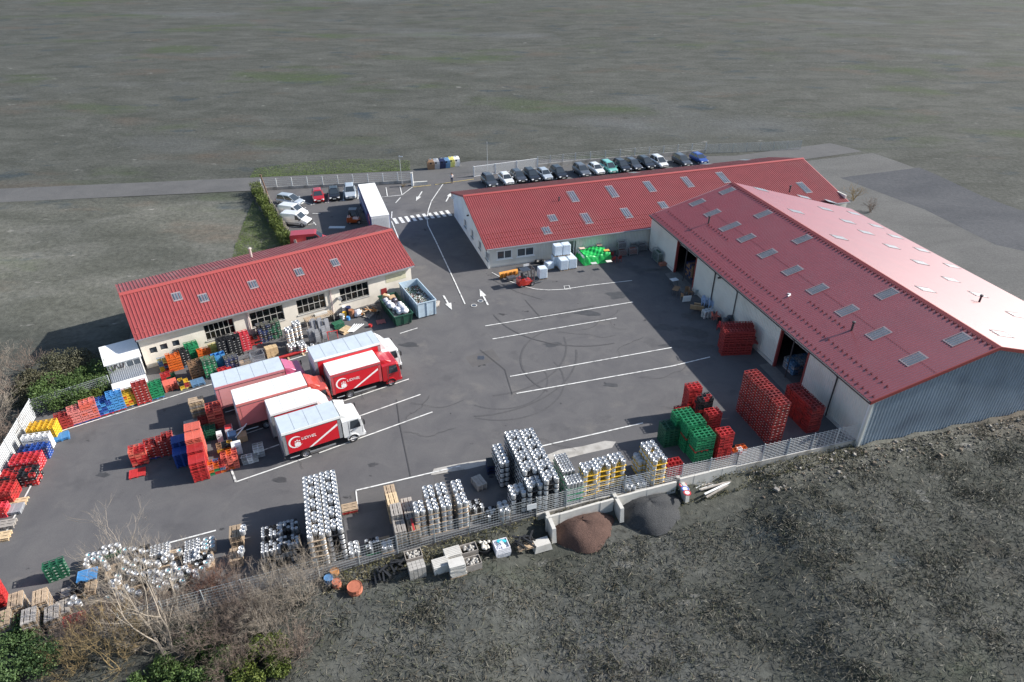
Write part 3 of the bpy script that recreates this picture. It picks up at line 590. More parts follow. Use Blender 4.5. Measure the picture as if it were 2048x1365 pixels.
for r_, off in ((.7, 0), (1.35, .35)):
    for i in range(int(B_LEN / .67)): mb.box((i * .67 + off + .3, r_ * cb, B_E + r_ * sb + .07), (.33, .05, .07))
o = mb.build('snow_stops', mat('guard_red', (.42, .1, .1), .5), Bd); o['kind'] = 'stuff'
# contents behind the workshop windows: boxes on shelves
bw_c = [wood_l, card, plast('white'), plast('green'), steel, plast('red')]
for wi, lst in ((1, 9), (2, 7), (3, 6)):
    x0_, x1_ = wins[wi][0], wins[wi][1]
    s = thing('storage_rack', ['rack of tan cartons behind the second workshop window', 'rack of mixed cartons behind the third workshop window', 'rack of mixed cartons behind the fourth workshop window'][wi - 1], 'rack', FB.W(x0_, ib + .75), YB)
    W_ = x1_ - x0_; mb = MB()
    for z in (.05, 1.1, 2.0): mb.b2(0, W_, 0, .7, z, z + .06)
    for x in (0, W_ / 2, W_ - .06): mb.b2(x, x + .06, .02, .68, 0, 2.9)
    mb.build('shelving', mat('rack_orange', (.5, .12, .03), .5), s)
    x = .08; i = 0
    while x < W_ - .5:
        wd = random.uniform(.4, .65)
        for z in (1.17, 2.07):
            h = random.uniform(.45, .75); MB().b2(x, x + wd - .04, .05, .6, z, z + h).build('carton', card if wi == 1 else random.choice(bw_c), s)
        x += wd
# ================================================================== wheels, cars, vans, trucks
def wheel_mesh(r, wd):
    t = MB(); t.lathe([(r * .62, -wd / 2), (r * .93, -wd / 2), (r, -wd * .3), (r, wd * .3), (r * .93, wd / 2), (r * .62, wd / 2)], 16, axis='y', cap=False)
    k = MB(); k.lathe([(.02, -wd * .30), (r * .2, -wd * .42), (r * .25, -wd * .2), (r * .55, -wd * .22), (r * .63, -wd * .46), (r * .63, wd * .46), (r * .55, wd * .22), (r * .25, wd * .2), (r * .2, wd * .42), (.02, wd * .3)], 12, axis='y')
    return t.mesh('tyre', rubber), k
_wh = {}
def wheel(parent, x, y, r, wd, rim):
    key = (r, wd, rim.name)
    if key not in _wh: t, k = wheel_mesh(r, wd); _wh[key] = (t, k.mesh('rim', rim))
    w_ = inst('wheel', _wh[key][0], parent, (x, y, r)); inst('rim', _wh[key][1], w_); return w_
def hexa(P): m = MB(); m.add(P, [(0, 3, 2, 1), (4, 5, 6, 7), (0, 1, 5, 4), (1, 2, 6, 5), (2, 3, 7, 6), (3, 0, 4, 7)]); return m
def pane_on(P, m, name, parent, inset=.06, off=.012):
    P = [Vector(p) for p in P]; c = sum(P, Vector()) / len(P); n = (P[1] - P[0]).cross(P[-1] - P[0]).normalized()
    Q = [p + (c - p).normalized() * inset + n * off for p in P]; k = len(Q)
    mb = MB(); mb.add(Q + [q - n * (off + .01) for q in Q], [tuple(range(k))] + [(i, k + i, k + (i + 1) % k, (i + 1) % k) for i in range(k)]); return mb.build(name, m, parent)
rim_s = mat('alloy', (.5, .5, .52), .35, .9); lampm = mat('headlamp', (.75, .77, .8), .12, spec=.8); tailm = mat('tail_lamp', (.35, .01, .01), .2); platem = mat('number_plate', (.72, .72, .66), .5)
grille_m = mat('grille', (.02, .02, .022), .5)
def ring(x, w_, zb, zt): return [(x, -w_ * .9, zb), (x, -w_, zb + .2), (x, -w_, zt - .14), (x, -w_ * .88, zt), (x, w_ * .88, zt), (x, w_, zt - .14), (x, w_, zb + .2), (x, w_ * .9, zb)]
def make_car(label, loc, yaw, paint_, style='hatch', group='cars parked at the depot', L=None, name='parked_car', cat='car'):
    L0, W, H, rb, rt, ft, fb = {'hatch': (4.05, 1.74, 1.47, -1.95, -1.55, .15, 1.0), 'suv': (4.4, 1.84, 1.66, -2.1, -1.85, .15, 1.05), 'mpv': (4.25, 1.78, 1.62, -2.05, -1.8, .25, 1.35), 'wagon': (4.5, 1.76, 1.48, -2.2, -1.8, .1, 1.0)}[style]
    t = thing(name, label, cat, loc, yaw, group); h = W / 2; e = L0 / 2; zs = .93 if style != 'suv' else 1.03
    b = MB(); b.loft([ring(-e, h * .84, .42, .78), ring(-e + .1, h * .95, .27, zs), ring(-e * .55, h, .24, zs + .02), ring(0, h, .24, zs + .01), ring(e * .5, h, .24, zs - .03), ring(e * .84, h * .95, .25, zs - .16), ring(e - .03, h * .82, .3, zs - .32), ring(e + .05, h * .7, .4, .56)])
    a0, a1 = h * .86, h * .68; zt = zs - .03
    P = [(rb, -a0, zt), (fb, -a0, zt), (fb, a0, zt), (rb, a0, zt), (rt, -a1, H - .04), (ft, -a1, H), (ft, a1, H), (rt, a1, H - .04)]
    b.loft([[(rb, -a0, zt), (fb, -a0, zt), (fb, a0, zt), (rb, a0, zt)], [(rt, -a1, H - .07), (ft, -a1, H - .05), (ft, a1, H - .05), (rt, a1, H - .07)], [(rt + .25, -a1 * .75, H), (ft - .25, -a1 * .75, H + .015), (ft - .25, a1 * .75, H + .015), (rt + .25, a1 * .75, H)]])
    o = b.build('body', paint_, t)
    T = [(rt, -a1, H - .07), (ft, -a1, H - .05), (ft, a1, H - .05), (rt, a1, H - .07)]; Bm = P[:4]
    pane_on([Bm[1], Bm[2], T[2], T[1]], glass, 'windscreen', t, .07); pane_on([Bm[3], Bm[0], T[0], T[3]], glass, 'rear_window', t, .12)
    for s_ in (0, 1):
        mid = .5; q = [Bm[0], Bm[1], T[1], T[0]] if s_ == 0 else [Bm[2], Bm[3], T[3], T[2]]
        q = [Vector(x) for x in q]; mb_, mt_ = q[0].lerp(q[1], mid), q[3].lerp(q[2], mid)
        pane_on([q[0], mb_, mt_, q[3]], glass, 'side_window', t, .08); pane_on([mb_, q[1], q[2], mt_], glass, 'side_window', t, .08)
    for sx in (-1, 1):
        for sy in (-1, 1): wheel(t, sx * e * .62, sy * (h - .1), .31, .2, rim_s)
        MB().box((e - .1, sx * h * .66, zs - .33), (.22, .3, .14), sx * -.35).build('headlight', lampm, t)
        MB().box((-e + .04, sx * h * .76, zs - .16), (.1, .2, .26)).build('tail_light', tailm, t)
        MB().box((fb - .35, sx * (h + .08), zs + .08), (.16, .2, .13)).build('mirror', paint_, t)
    MB().box((e + .05, 0, .5), (.02, .5, .11)).build('number_plate', platem, t); MB().box((e + .03, 0, .62), (.03, .8, .1)).build('grille', grille_m, t)
    return t
black_c, dgrey_c, grey_c = carp('black', (.012, .013, .016)), carp('darkgrey', (.05, .055, .065)), carp('grey', (.10, .11, .125))
white_c, silver_c, red_c, teal_c = carp('white', (.75, .76, .76)), carp('silver', (.42, .47, .52)), carp('red', (.42, .012, .018)), carp('teal', (.18, .52, .45))
blue_c = carp('blue', (.02, .07, .32))
def yaw_from(a, b): v = G(*b) - G(*a); return math.degrees(math.atan2(v.y, v.x))
make_car('silver compact people carrier parked askew beside the hedge', G(582, 409), -20, silver_c, 'mpv', 'cars in the upper car park')
make_car('red hatchback parked nose out below the white fence', G(637, 399), -72, red_c, 'hatch', 'cars in the upper car park')
make_car('small black car parked between the red and the silver hatchbacks', G(669, 395), -76, black_c, 'hatch', 'cars in the upper car park')
make_car('silver hatchback parked nose out closest to the trailer', G(701, 392), -76, silver_c, 'suv', 'cars in the upper car park')
row = [(979, 370, dgrey_c, 'suv', 'dark grey car at the gate end of the car row'), (1012, 365, white_c, 'hatch', 'white hatchback second from the gate in the car row'), (1037, 360, dgrey_c, 'wagon', 'dark grey estate car third from the gate in the car row'),
       (1063, 359, black_c, 'suv', 'black car fourth from the gate in the car row'), (1089, 356, silver_c, 'hatch', 'pale silver hatchback fifth from the gate in the car row'), (1117, 354, black_c, 'suv', 'black car sixth from the gate, just before the gap'),
       (1163, 349, grey_c, 'suv', 'slate grey car first after the gap in the car row'), (1192, 345, white_c, 'hatch', 'white car between the slate grey and the teal cars'), (1217, 342, teal_c, 'mpv', 'teal green car with a dark sunroof in the row'),
       (1243, 340, black_c, 'suv', 'black car just right of the teal car'), (1266, 336, dgrey_c, 'wagon', 'dark grey car between two black cars right of the teal one'), (1291, 334, black_c, 'suv', 'black car left of the last white car'), (1317, 331, white_c, 'mpv', 'white car at the far end of the car row'),
       (1363, 329, dgrey_c, 'suv', 'dark car with red lights standing apart beyond the row'), (1397, 324, blue_c, 'hatch', 'blue car farthest right by the far fence')]
for px, py, c, st, lb in row: make_car(lb, G(px, py), -70, c, st, 'cars along the far fence')
def make_van(label, loc, yaw, c, L, W, H, group, bump=None):
    t = thing('parked_van', label, 'van', loc, yaw, group); h = W / 2; e = L / 2; hood = .95
    prof = [(-e, .35, H - .12), (-e + .12, .3, H - .02), (-e + .5, .28, H), (e - 1.75, .28, H), (e - 1.5, .28, H - .06), (e - .78, .28, hood + .22), (e - .7, .28, hood + .12), (e - .1, .32, hood - .12), (e + .03, .42, .66)]
    b = MB(); b.loft([[(x, -h * .92, zb), (x, -h, zb + .25), (x, -h * .99, zb + (zt - zb) * .55), (x, -h * (.86 if zt > 1.2 else .9), zt), (x, h * (.86 if zt > 1.2 else .9), zt), (x, h * .99, zb + (zt - zb) * .55), (x, h, zb + .25), (x, h * .92, zb)] for x, zb, zt in prof])
    b.build('body', c, t)
    a = h * .84; pane_on([(e - .78, -a, hood + .24), (e - .78, a, hood + .24), (e - 1.5, a * .98, H - .08), (e - 1.5, -a * .98, H - .08)], glass, 'windscreen', t, .05, .03)
    for s_ in (-1, 1):
        q = [(e - 1.75, s_ * h, hood + .05), (e - .95, s_ * h * .985, hood + .08), (e - 1.35, s_ * h * .9, H - .18), (e - 1.75, s_ * h * .88, H - .14)]
        pane_on(q if s_ < 0 else q[::-1], glass, 'side_window', t, .05, .04)
        MB().box((e - .1, s_ * h * .74, hood - .2), (.2, .26, .18)).build('headlight', lampm, t); MB().box((-e, s_ * h * .88, 1.0), (.06, .12, .4)).build('tail_light', tailm, t)
        MB().box((e - .95, s_ * (h + .1), hood + .2), (.14, .2, .2)).build('mirror', blackp, t)
        MB().b2(-e + .6, e - 1.2, s_ * (h + .015) - .015, s_ * (h + .015) + .015, .5, .58).build('rubbing_strip', mat('grey_strip', (.2, .2, .21), .6), t)
        for sx in (-.62, .62): wheel(t, sx * e, s_ * (h - .1), .31, .2, rim_s)
    MB().box((e + .02, 0, .5), (.12, W * .92, .22)).build('bumper', bump or c, t); MB().box((-e, 0, .45), (.1, W * .9, .2)).build('rear_bumper', blackp, t)
    return t
v = make_van('white panel van behind the nearer white van beside the hedge', G(588, 437) + D(105) * .9, -17, white_c, 4.0, 1.7, 1.8, 'vans in the upper car park')
v = make_van('white panel van with dark bumper beside the fence, nearer of two', G(594, 449), -12, white_c, 4.05, 1.72, 1.82, 'vans in the upper car park', blackp)
mb = MB(); mb.box((.9, -.89, .95), (.16, .01, .16)); mb.build('door_emblem', mat('emblem_grey', (.25, .2, .22), .5), v)
v = make_van('red delivery van with its side door open behind the workshop', G(622, 492), 12, carp('vanred', (.42, .03, .04)), 4.9, 1.95, 2.05, 'vans in the upper car park')
MB().b2(-.35, .75, -1.01, -.975, .42, 1.75).build('doorway_shade_panel', mat('van_doorway_shade', (.02, .018, .018), .8), v)  # near-black slab on the body side, shade of the open doorway put into its colour
for i in range(3): MB().b2(-2.0, -1.55 - .1 * i, -1.0, -.985, 1.05 + i * .17, 1.12 + i * .17).build('lettering', white_m, v)
# ------------------------------------------------------------------ delivery trucks
curt = {'red': mat('curtain_red', (.52, .012, .022), .38, var=.06, scale=1.5), 'faded': mat('curtain_faded', (.50, .15, .15), .55, var=.1, scale=1.2), 'pink': mat('curtain_pink', (.58, .27, .27), .6, var=.08, scale=1.2)}
roofc = {'grey': mat('truck_roof_grey', (.44, .50, .55), .6, var=.07, scale=1.5, dirt=(.33, .36, .38, .5), dscale=1.2), 'white': mat('truck_roof_white', (.76, .76, .75), .5, var=.03)}
logo_w = mat('logo_white', (.78, .77, .76), .5)
def logo(par, x, y, z, s):
    mb = MB(); n = 22; P = []
    for i in range(n + 1):
        a = R(20 + 290 * i / n) + R(20); th = .13 * s * math.sin(math.pi * (i / n) ** .7) + .012 * s
        P.append(((x + .55 * s * math.cos(a)) , z + .55 * s * math.sin(a), x + (.55 * s - th) * math.cos(a), z + (.55 * s - th) * math.sin(a)))
    V = [(p[0], y, p[1]) for p in P] + [(p[2], y, p[3]) for p in P]; mb.add(V, [(i, i + 1, n + 2 + i, n + 1 + i) for i in range(n)])
    mb.build('crescent_emblem', logo_w, par)
    for dx, hh in ((-.02, .36), (.13, .44), (.28, .36)):
        m2 = MB(); m2.lathe([(.001, 0), (.06 * s, 0)], 10, (x + dx * s, z - .35 * s + hh * s + .03, y - .002), cap=False); m2.v = [(a, c, b) for a, b, c in m2.v]
        m2.add([(x + dx * s - .07 * s, y - .001, z - .45 * s), (x + dx * s + .07 * s, y - .001, z - .45 * s), (x + dx * s + .075 * s, y - .001, z - .38 * s + hh * s - .08 * s), (x + dx * s - .075 * s, y - .001, z - .38 * s + hh * s - .08 * s)], [(0, 1, 2, 3)]); m2.build('figure_emblem', logo_w, par)
    t = inst('lettering', text_mesh('UDIVEL', .36 * s, logo_w), par, (x + .42 * s, y - .004, z + .02 * s), (R(90), 0, 0))
def make_truck(label, loc, yaw, L, Hb, curtain, roof, cabm, lg=False, stripe=False, W=2.4, low=False, cab='flat', side_band=False, frame=None):
    """origin: ground under the box's rear end, middle; x forward."""
    t = thing('delivery_truck', label, 'truck', loc, yaw, 'delivery trucks parked in the yard'); h = W / 2; z0 = .95 if not low else .75; z1 = Hb; fr = frame or white_m
    bd = MB(); bd.b2(0, L, -h + .05, h - .05, z0, z1 - .05); bx_ = bd.build('cargo_box', fr, t)
    for s_ in (-1, 1):
        y = s_ * h
        MB().b2(.28, L - .28, y - .02, y + .02, z0 + .06, z1 - .3).build('side_curtain', curtain, t)
        for xa, xb in ((0, .26), (L - .26, L)): MB().b2(xa, xb, min(y, y - s_ * .05) - .005, max(y, y - s_ * .05) + .005, z0 - .02, z1 - .3).build('corner_post', galv if fr is white_m else fr, t)
        MB().b2(0, L, y - .03, y + .03, z1 - .29, z1 - .24).build('curtain_rail', steel_d, t)
        MB().b2(-.01, L + .01, min(y, y - s_ * .12) - .008, max(y, y - s_ * .12) + .008, z1 - .235, z1 - .02).build('roof_rail', fr if side_band or fr is not white_m else roofc['white'], t)
        for xx in np.arange(.6, L - .5, .55): pass
        MB().tube([(.3, y * .97, .5), (L * .22, y * .97, .5)], .04).build('side_guard', galv, t); MB().b2(L * .4, L * .86, y * .97 - .02, y * .97 + .02, .42, .56).build('side_guard', galv, t)
        if lg and s_ < 0: logo(t, L * .2, -h - .03, z0 + (z1 - z0) * .46, 1.05)
        if stripe and s_ < 0:
            m2 = MB(); m2.add([(L * .40, -h - .027, z0 + .08), (L * .46, -h - .027, z0 + .08), (L - .3, -h - .027, z0 + (z1 - z0) * .62), (L - .3, -h - .027, z0 + (z1 - z0) * .72)], [(0, 1, 2, 3)]); m2.build('diagonal_stripe', logo_w, t)
    MB().b2(.0, L, -h + .03, h - .03, z1 - .045, z1 + .01).build('roof_panel', roof, t)
    for xx in np.arange(1.1, L - .4, 1.15): MB().b2(xx - .012, xx + .012, -h + .05, h - .05, z1 + .01, z1 + .018).build('roof_seam', galv, t)
    mb = MB(); mb.b2(.2, L + 1.2, -.4, .4, .55, z0 - .02); mb.build('chassis', steel_d, t)
    MB().b2(-.09, -.02, -h + .08, h - .08, z0 - .1, z0 + 1.5).build('tail_lift', galv, t); MB().b2(-.04, .0, -h + .03, h - .03, z0 + 1.5, z1 - .1).build('rear_door', white_m, t)
    MB().b2(-.15, -.05, -h + .2, h - .2, .45, .58).build('rear_bumper', steel_d, t)
    x0 = L + .12; r = .42 if not low else .36
    if cab == 'flat':
        zc = 2.55 if not low else 2.35; cl = 1.75; hc = h * .93; zb = .5
        rg = lambda x, w_, a, b_: [(x, -w_, a), (x, -w_, b_ - .18), (x, -w_ + .14, b_), (x, w_ - .14, b_), (x, w_, b_ - .18), (x, w_, a)]
        b = MB(); b.loft([rg(x0, hc, zb + .25, zc), rg(x0 + .9, hc, zb, zc + .02), rg(x0 + cl - .32, hc, zb - .05, zc - .03), rg(x0 + cl - .15, hc * .99, zb - .08, zc - .22), rg(x0 + cl, hc * .97, zb - .1, 1.55), rg(x0 + cl + .04, hc * .95, zb - .1, 1.0)])
        b.build('cab', cabm, t)
        b = MB(); b.loft([[(x0 - .02, -hc * .8, zc - .02), (x0 - .02, hc * .8, zc - .02), (x0 - .02, hc * .8, z1 - .1), (x0 - .02, -hc * .8, z1 - .1)], [(x0 + .5, -hc * .8, zc - .02), (x0 + .5, hc * .8, zc - .02), (x0 + .5, hc * .74, zc + (z1 - zc) * .55), (x0 + .5, -hc * .74, zc + (z1 - zc) * .55)], [(x0 + 1.0, -hc * .75, zc - .02), (x0 + 1.0, hc * .75, zc - .02), (x0 + 1.0, hc * .7, zc + .05), (x0 + 1.0, -hc * .7, zc + .05)]])
        if z1 - zc > .3: b.build('wind_deflector', cabm, t)
        pane_on([(x0 + cl + .01, -hc * .9, 1.5), (x0 + cl + .01, hc * .9, 1.5), (x0 + cl - .15, hc * .9, zc - .26), (x0 + cl - .15, -hc * .9, zc - .26)], glass, 'windscreen', t, .05, .03)
        for s_ in (-1, 1):
            q = [(x0 + .55, s_ * hc, 1.4), (x0 + cl - .2, s_ * hc * .99, 1.4), (x0 + cl - .35, s_ * hc, zc - .24), (x0 + .65, s_ * hc, zc - .24)]; pane_on(q if s_ < 0 else q[::-1], glass, 'side_window', t, .05, .015)
            mb = MB(); mb.b2(x0 + .48, x0 + .51, s_ * hc - .012, s_ * hc + .012, .75, zc - .3); mb.b2(x0 + cl - .14, x0 + cl - .11, s_ * hc * .985 - .012, s_ * hc * .985 + .012, .75, 1.5); mb.build('door_gap', steel_d, t)
            MB().b2(x0 + .6, x0 + .78, s_ * (hc + .02) - .015, s_ * (hc + .02) + .015, 1.2, 1.27).build('door_handle', blackp, t)
            mb = MB(); mb.box((x0 + cl + .02, s_ * (hc + .2), 1.95), (.1, .2, .42)); mb.tube([(x0 + cl - .1, s_ * hc, 2.2), (x0 + cl + .02, s_ * (hc + .2), 2.2)], .02, 5); mb.build('mirror', blackp, t)
            MB().box((x0 + cl + .05, s_ * hc * .74, .72), (.06, .36, .2)).build('headlight', lampm, t)
            wheel(t, x0 + .75, s_ * (h - .18), r, .26, rim_s); wheel(t, L * .33, s_ * (h - .2), r, .34, rim_s)
            mb = MB(); mb.lathe([(r + .05, -.16), (r + .09, -.16), (r + .09, .16), (r + .05, .16)], 14, (0, 0, 0), 'y', False); mb.v = [(a + x0 + .75, b_ + s_ * (h - .16), max(c, .02) + r) for a, b_, c in mb.v]; mb.build('wheel_arch', cabm if cabm is not white_c else mat('arch_white', (.6, .6, .6), .5), t)
            MB().b2(L * .33 - .5, L * .33 + .5, s_ * (h - .2) - .18, s_ * (h - .2) + .18, r * 2 + .03, r * 2 + .06).build('mudguard', blackp, t)
        MB().box((x0 + cl + .06, 0, 1.2), (.03, hc * 1.3, .3)).build('grille', grille_m, t); MB().box((x0 + cl + .08, 0, .52), (.12, hc * 1.9, .2)).build('bumper', cabm, t)
    else:   # long-nosed van cab
        hc = h * .86; P = [(x0 - .02, 2.2), (x0 + .5, 2.3), (x0 + .85, 2.22), (x0 + 1.5, 1.35), (x0 + 2.2, 1.1), (x0 + 2.45, .7)]
        b = MB(); b.loft([[(x, -hc, .4), (x, -hc, .4 + (z - .4) * .6), (x, -hc * .86, z), (x, hc * .86, z), (x, hc, .4 + (z - .4) * .6), (x, hc, .4)] for x, z in P]); b.build('cab', cabm, t)
        b = MB(); b.loft([[(x0 - .1, -hc * .95, 2.1), (x0 - .1, hc * .95, 2.1), (x0 - .1, hc * .85, z1), (x0 - .1, -hc * .85, z1)], [(x0 + .45, -hc * .9, 2.2), (x0 + .45, hc * .9, 2.2), (x0 + .45, hc * .75, 2.2 + (z1 - 2.2) * .72), (x0 + .45, -hc * .75, 2.2 + (z1 - 2.2) * .72)], [(x0 + .95, -hc * .8, 2.1), (x0 + .95, hc * .8, 2.1), (x0 + .95, hc * .6, 2.25), (x0 + .95, -hc * .6, 2.25)]]); b.build('wind_deflector', cabm, t)
        pane_on([(x0 + 1.5, -hc * .84, 1.36), (x0 + 1.5, hc * .84, 1.36), (x0 + .87, hc * .84, 2.2), (x0 + .87, -hc * .84, 2.2)], glass, 'windscreen', t, .05, .03)
        for s_ in (-1, 1):
            q = [(x0 + .3, s_ * hc * .99, 1.4), (x0 + 1.3, s_ * hc * .97, 1.4), (x0 + .85, s_ * hc * .9, 2.05), (x0 + .3, s_ * hc * .9, 2.1)]; pane_on(q if s_ < 0 else q[::-1], glass, 'side_window', t, .05, .03)
            MB().box((x0 + 1.3, s_ * (hc + .14), 1.55), (.14, .22, .3)).build('mirror', blackp, t); MB().box((x0 + 2.3, s_ * hc * .76, .9), (.24, .3, .22)).build('headlight', lampm, t)
            wheel(t, x0 + 1.65, s_ * (hc - .12), r, .22, rim_s); wheel(t, L * .3, s_ * (h - .2), r, .3, rim_s)
    return t
def at(px, py, yaw, back, side=0): return G(px, py) - D(yaw) * back + D(yaw + 90) * side
YT = 28.6
# rear wheel contact points give each truck's place
def truck_at(px, py, L, W=2.4): return G(px, py) - D(YT) * (L * .33) + D(YT + 90) * (W / 2 - .2 - .17)
make_truck('white cab box truck with red sides, nearest to the camera of the parked trucks', truck_at(612, 911, 4.75), YT, 4.75, 3.2, curt['red'], roofc['grey'], white_c, True, True, side_band=True)
make_truck('white long nosed box van with red sides between the two nearest trucks', truck_at(583, 874, 3.9), YT, 3.9, 3.15, curt['red'], roofc['white'], white_c, low=True, cab='nose', W=2.25)
make_truck('red cab truck with faded pink sides and white roof, middle of the left row', G(488, 872) + D(YT + 90) * 1.2, YT, 6.0, 3.35, curt['faded'], roofc['white'], carp('cabred', (.50, .07, .05)), frame=mat('faded_frame', (.5, .16, .15), .5))
make_truck('pink cab truck with grey roof, parked at the back of the left row', G(446, 836) + D(YT + 90) * 1.2, YT, 6.0, 3.3, curt['pink'], roofc['grey'], carp('cabpink', (.50, .12, .22)), frame=mat('pink_frame', (.55, .2, .22), .5))
make_truck('red cab truck with red sides and white roof, at the head of the parked trucks', truck_at(700, 793, 4.7), YT, 4.7, 3.1, curt['red'], roofc['white'], carp('cabbright', (.45, .012, .02)), True, True, frame=mat('red_frame', (.42, .06, .07), .5))
make_truck('large white cab truck with grey roof behind the red cab truck', G(640, 786) + D(YT + 90) * 1.25, YT, 6.3, 3.7, curt['red'], roofc['grey'], white_c, True, False, W=2.5, side_band=True)
# ------------------------------------------------------------------ curtain-side trailer
rz_ = 108.0; tr = thing('semi_trailer', 'long blue curtain sided trailer with white roof in the upper car park', 'trailer', G(745, 435, 3.9) * Vector((1, 1, 0)) if False else Vector((G(760, 432, 3.9).x, G(760, 432, 3.9).y, 0)), rz_)
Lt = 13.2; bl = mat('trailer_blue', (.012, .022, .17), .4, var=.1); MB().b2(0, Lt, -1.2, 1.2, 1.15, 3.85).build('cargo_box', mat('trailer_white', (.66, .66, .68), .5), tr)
MB().b2(-.01, Lt, -1.24, 1.24, 3.86, 3.93).build('roof_panel', roofc['white'], tr)
for s_ in (-1, 1):
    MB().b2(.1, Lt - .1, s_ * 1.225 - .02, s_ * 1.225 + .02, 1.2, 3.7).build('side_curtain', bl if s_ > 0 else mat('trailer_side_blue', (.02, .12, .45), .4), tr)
    for x in (1.6, 2.9, 4.2): wheel(tr, x, s_ * 1.0, .5, .36, rim_s)
mb = MB(); mb.lathe([(.01, 0), (.75, 0)], 16, cap=False); mb.v = [(2.6 + a * 1.3, 1.262, 2.6 + b) for a, b, c in mb.v]; mb.build('round_emblem', mat('emblem_red', (.5, .03, .04), .4), tr)
mb = MB(); mb.lathe([(.25, 0), (.42, 0)], 16, cap=False); mb.v = [(2.4 + a * .9, 1.266, 2.75 + b * .9) for a, b, c in mb.v]; mb.build('ring_emblem', logo_w, tr)
for i in range(5): MB().b2(5.2 + i * 1.5, 6.2 + i * 1.5, 1.248, 1.262, 2.2, 2.9 - .1 * (i % 2)).build('lettering', mat('lettering_pale', (.35, .45, .6), .5), tr)
MB().b2(.5, Lt - .5, -.5, .5, .75, 1.14).build('chassis', steel_d, tr)
mb = MB()
for x in np.arange(-1.1, 1.15, .22): mb.b2(-.035, -.012, x - .02, x + .02, 1.25, 3.7)
mb.build('rear_ribs', white_m, tr)
# tractor head parked in front of the trailer
hd = thing('tractor_unit', 'blue tractor unit at the front of the long trailer', 'truck', tr.location + D(rz_) * (Lt - .6), rz_)
b = MB(); b.loft([[(x, -1.2, .8), (x, -1.2, z - .2), (x, -1.0, z), (x, 1.0, z), (x, 1.2, z - .2), (x, 1.2, .8)] for x, z in ((.9, 3.1), (1.6, 3.2), (2.7, 3.0), (2.95, 1.6), (3.0, 1.2))]); b.build('cab', carp('tractorblue', (.03, .2, .5)), hd)
pane_on([(2.96, -1.05, 1.75), (2.96, 1.05, 1.75), (2.72, 1.05, 2.9), (2.72, -1.05, 2.9)], glass, 'windscreen', hd, .06, .03)
for s_ in (-1, 1): wheel(hd, 2.2, s_ * 1.0, .5, .32, rim_s); wheel(hd, -.6, s_ * 1.0, .5, .4, rim_s)
MB().b2(-1.2, 2.6, -.4, .4, .6, .95).build('chassis', steel_d, hd)
# ------------------------------------------------------------------ forklifts
def forklift(label, loc, yaw, c):
    t = thing('forklift', label, 'forklift', loc, yaw, 'forklifts'); red = carp('fork' + c, (.50, .03, .018) if c == 'red' else (.52, .10, .02))
    b = MB(); b.loft([[(x, -w_, .25), (x, -w_, z), (x, w_, z), (x, w_, .25)] for x, w_, z in ((-1.15, .38, .8), (-1.05, .5, 1.0), (-.4, .55, 1.05), (-.3, .55, .75), (.55, .55, .7), (.75, .5, .5))]); b.build('body', red, t)
    mb = MB()
    for s_ in (-1, 1):
        mb.tube([(-.85, s_ * .5, 1.0), (-.65, s_ * .48, 2.1)], .035); mb.tube([(.6, s_ * .5, .7), (.3, s_ * .48, 2.1)], .035); mb.tube([(-.65, s_ * .48, 2.1), (.3, s_ * .48, 2.1)], .035)
    mb.build('cab_frame', blackp, t); mb = MB(); mb.b2(-.72, .38, -.52, .52, 2.1, 2.15)
    for i in range(5): mb.b2(-.6 + i * .2, -.55 + i * .2, -.5, .5, 2.15, 2.18)
    mb.build('overhead_guard', steel_d, t)
    mb = MB(); mb.box((-.3, 0, 1.12), (.5, .5, .14)); mb.box((-.55, 0, 1.4), (.14, .48, .5)); mb.build('seat', blackp, t)
    mb = MB()
    for s_ in (-1, 1): mb.b2(.85, .97, s_ * .36 - .05, s_ * .36 + .05, .1, 2.2)
    for z in (.4, 1.2, 2.1): mb.b2(.88, .94, -.36, .36, z, z + .1)
    mb.build('mast', steel_d, t)
    for s_ in (-1, 1): MB().b2(.98, 2.0, s_ * .25 - .05, s_ * .25 + .05, .1, .15).build('fork', steel_d, t)
    MB().tube([(.1, 0, .9), (.0, 0, 1.35)], .025).build('steering_column', blackp, t); MB().lathe([(.12, 0), (.18, .02)], 12, (0, 0, 1.36)).build('steering_wheel', blackp, t)
    for s_ in (-1, 1): wheel(t, .6, s_ * .5, .3, .24, rim_s); wheel(t, -.75, s_ * .42, .24, .2, rim_s)
    return t
forklift('red forklift in front of the shrink wrapped pallets by the hall windows', G(1052, 570), 25, 'red')
forklift('orange forklift loading beside the blue curtain sided trailer', G(711, 446), 5, 'orange')
# ------------------------------------------------------------------ snow plough
sp = thing('snow_plough', 'orange snow plough blade stored outside the hall windows', 'snow plough', G(1018, 556), 25)
pts = [(.30 * math.cos(R(a)), .45 + .42 * math.sin(R(a))) for a in range(100, 262, 20)]
mb = MB(); mb.add([(-1.25, y + .3, z) for y, z in pts] + [(1.25, y + .3, z) for y, z in pts], [(i, i + 1, len(pts) + i + 1, len(pts) + i) for i in range(len(pts) - 1)])
mb.add([(-1.25, y + .33, z) for y, z in pts] + [(1.25, y + .33, z) for y, z in pts], [(len(pts) + i, len(pts) + i + 1, i + 1, i) for i in range(len(pts) - 1)]); mb.build('blade', mat('plough_orange', (.62, .25, .03), .5, dirt=(.3, .14, .05, .6), dscale=3), sp)
for x in (-.8, -.3, .3, .8): MB().box((x, -.08, .5), (.07, .2, .6)).build('rib', mat('plough_rust', (.3, .12, .03), .7), sp)
mb = MB(); mb.box((0, -.7, .35), (1.1, .7, .25)); mb.tube([(-.4, -.2, .4), (0, -.9, .45)], .05); mb.tube([(.4, -.2, .4), (0, -.9, .45)], .05); mb.build('hitch_frame', steel_d, sp)
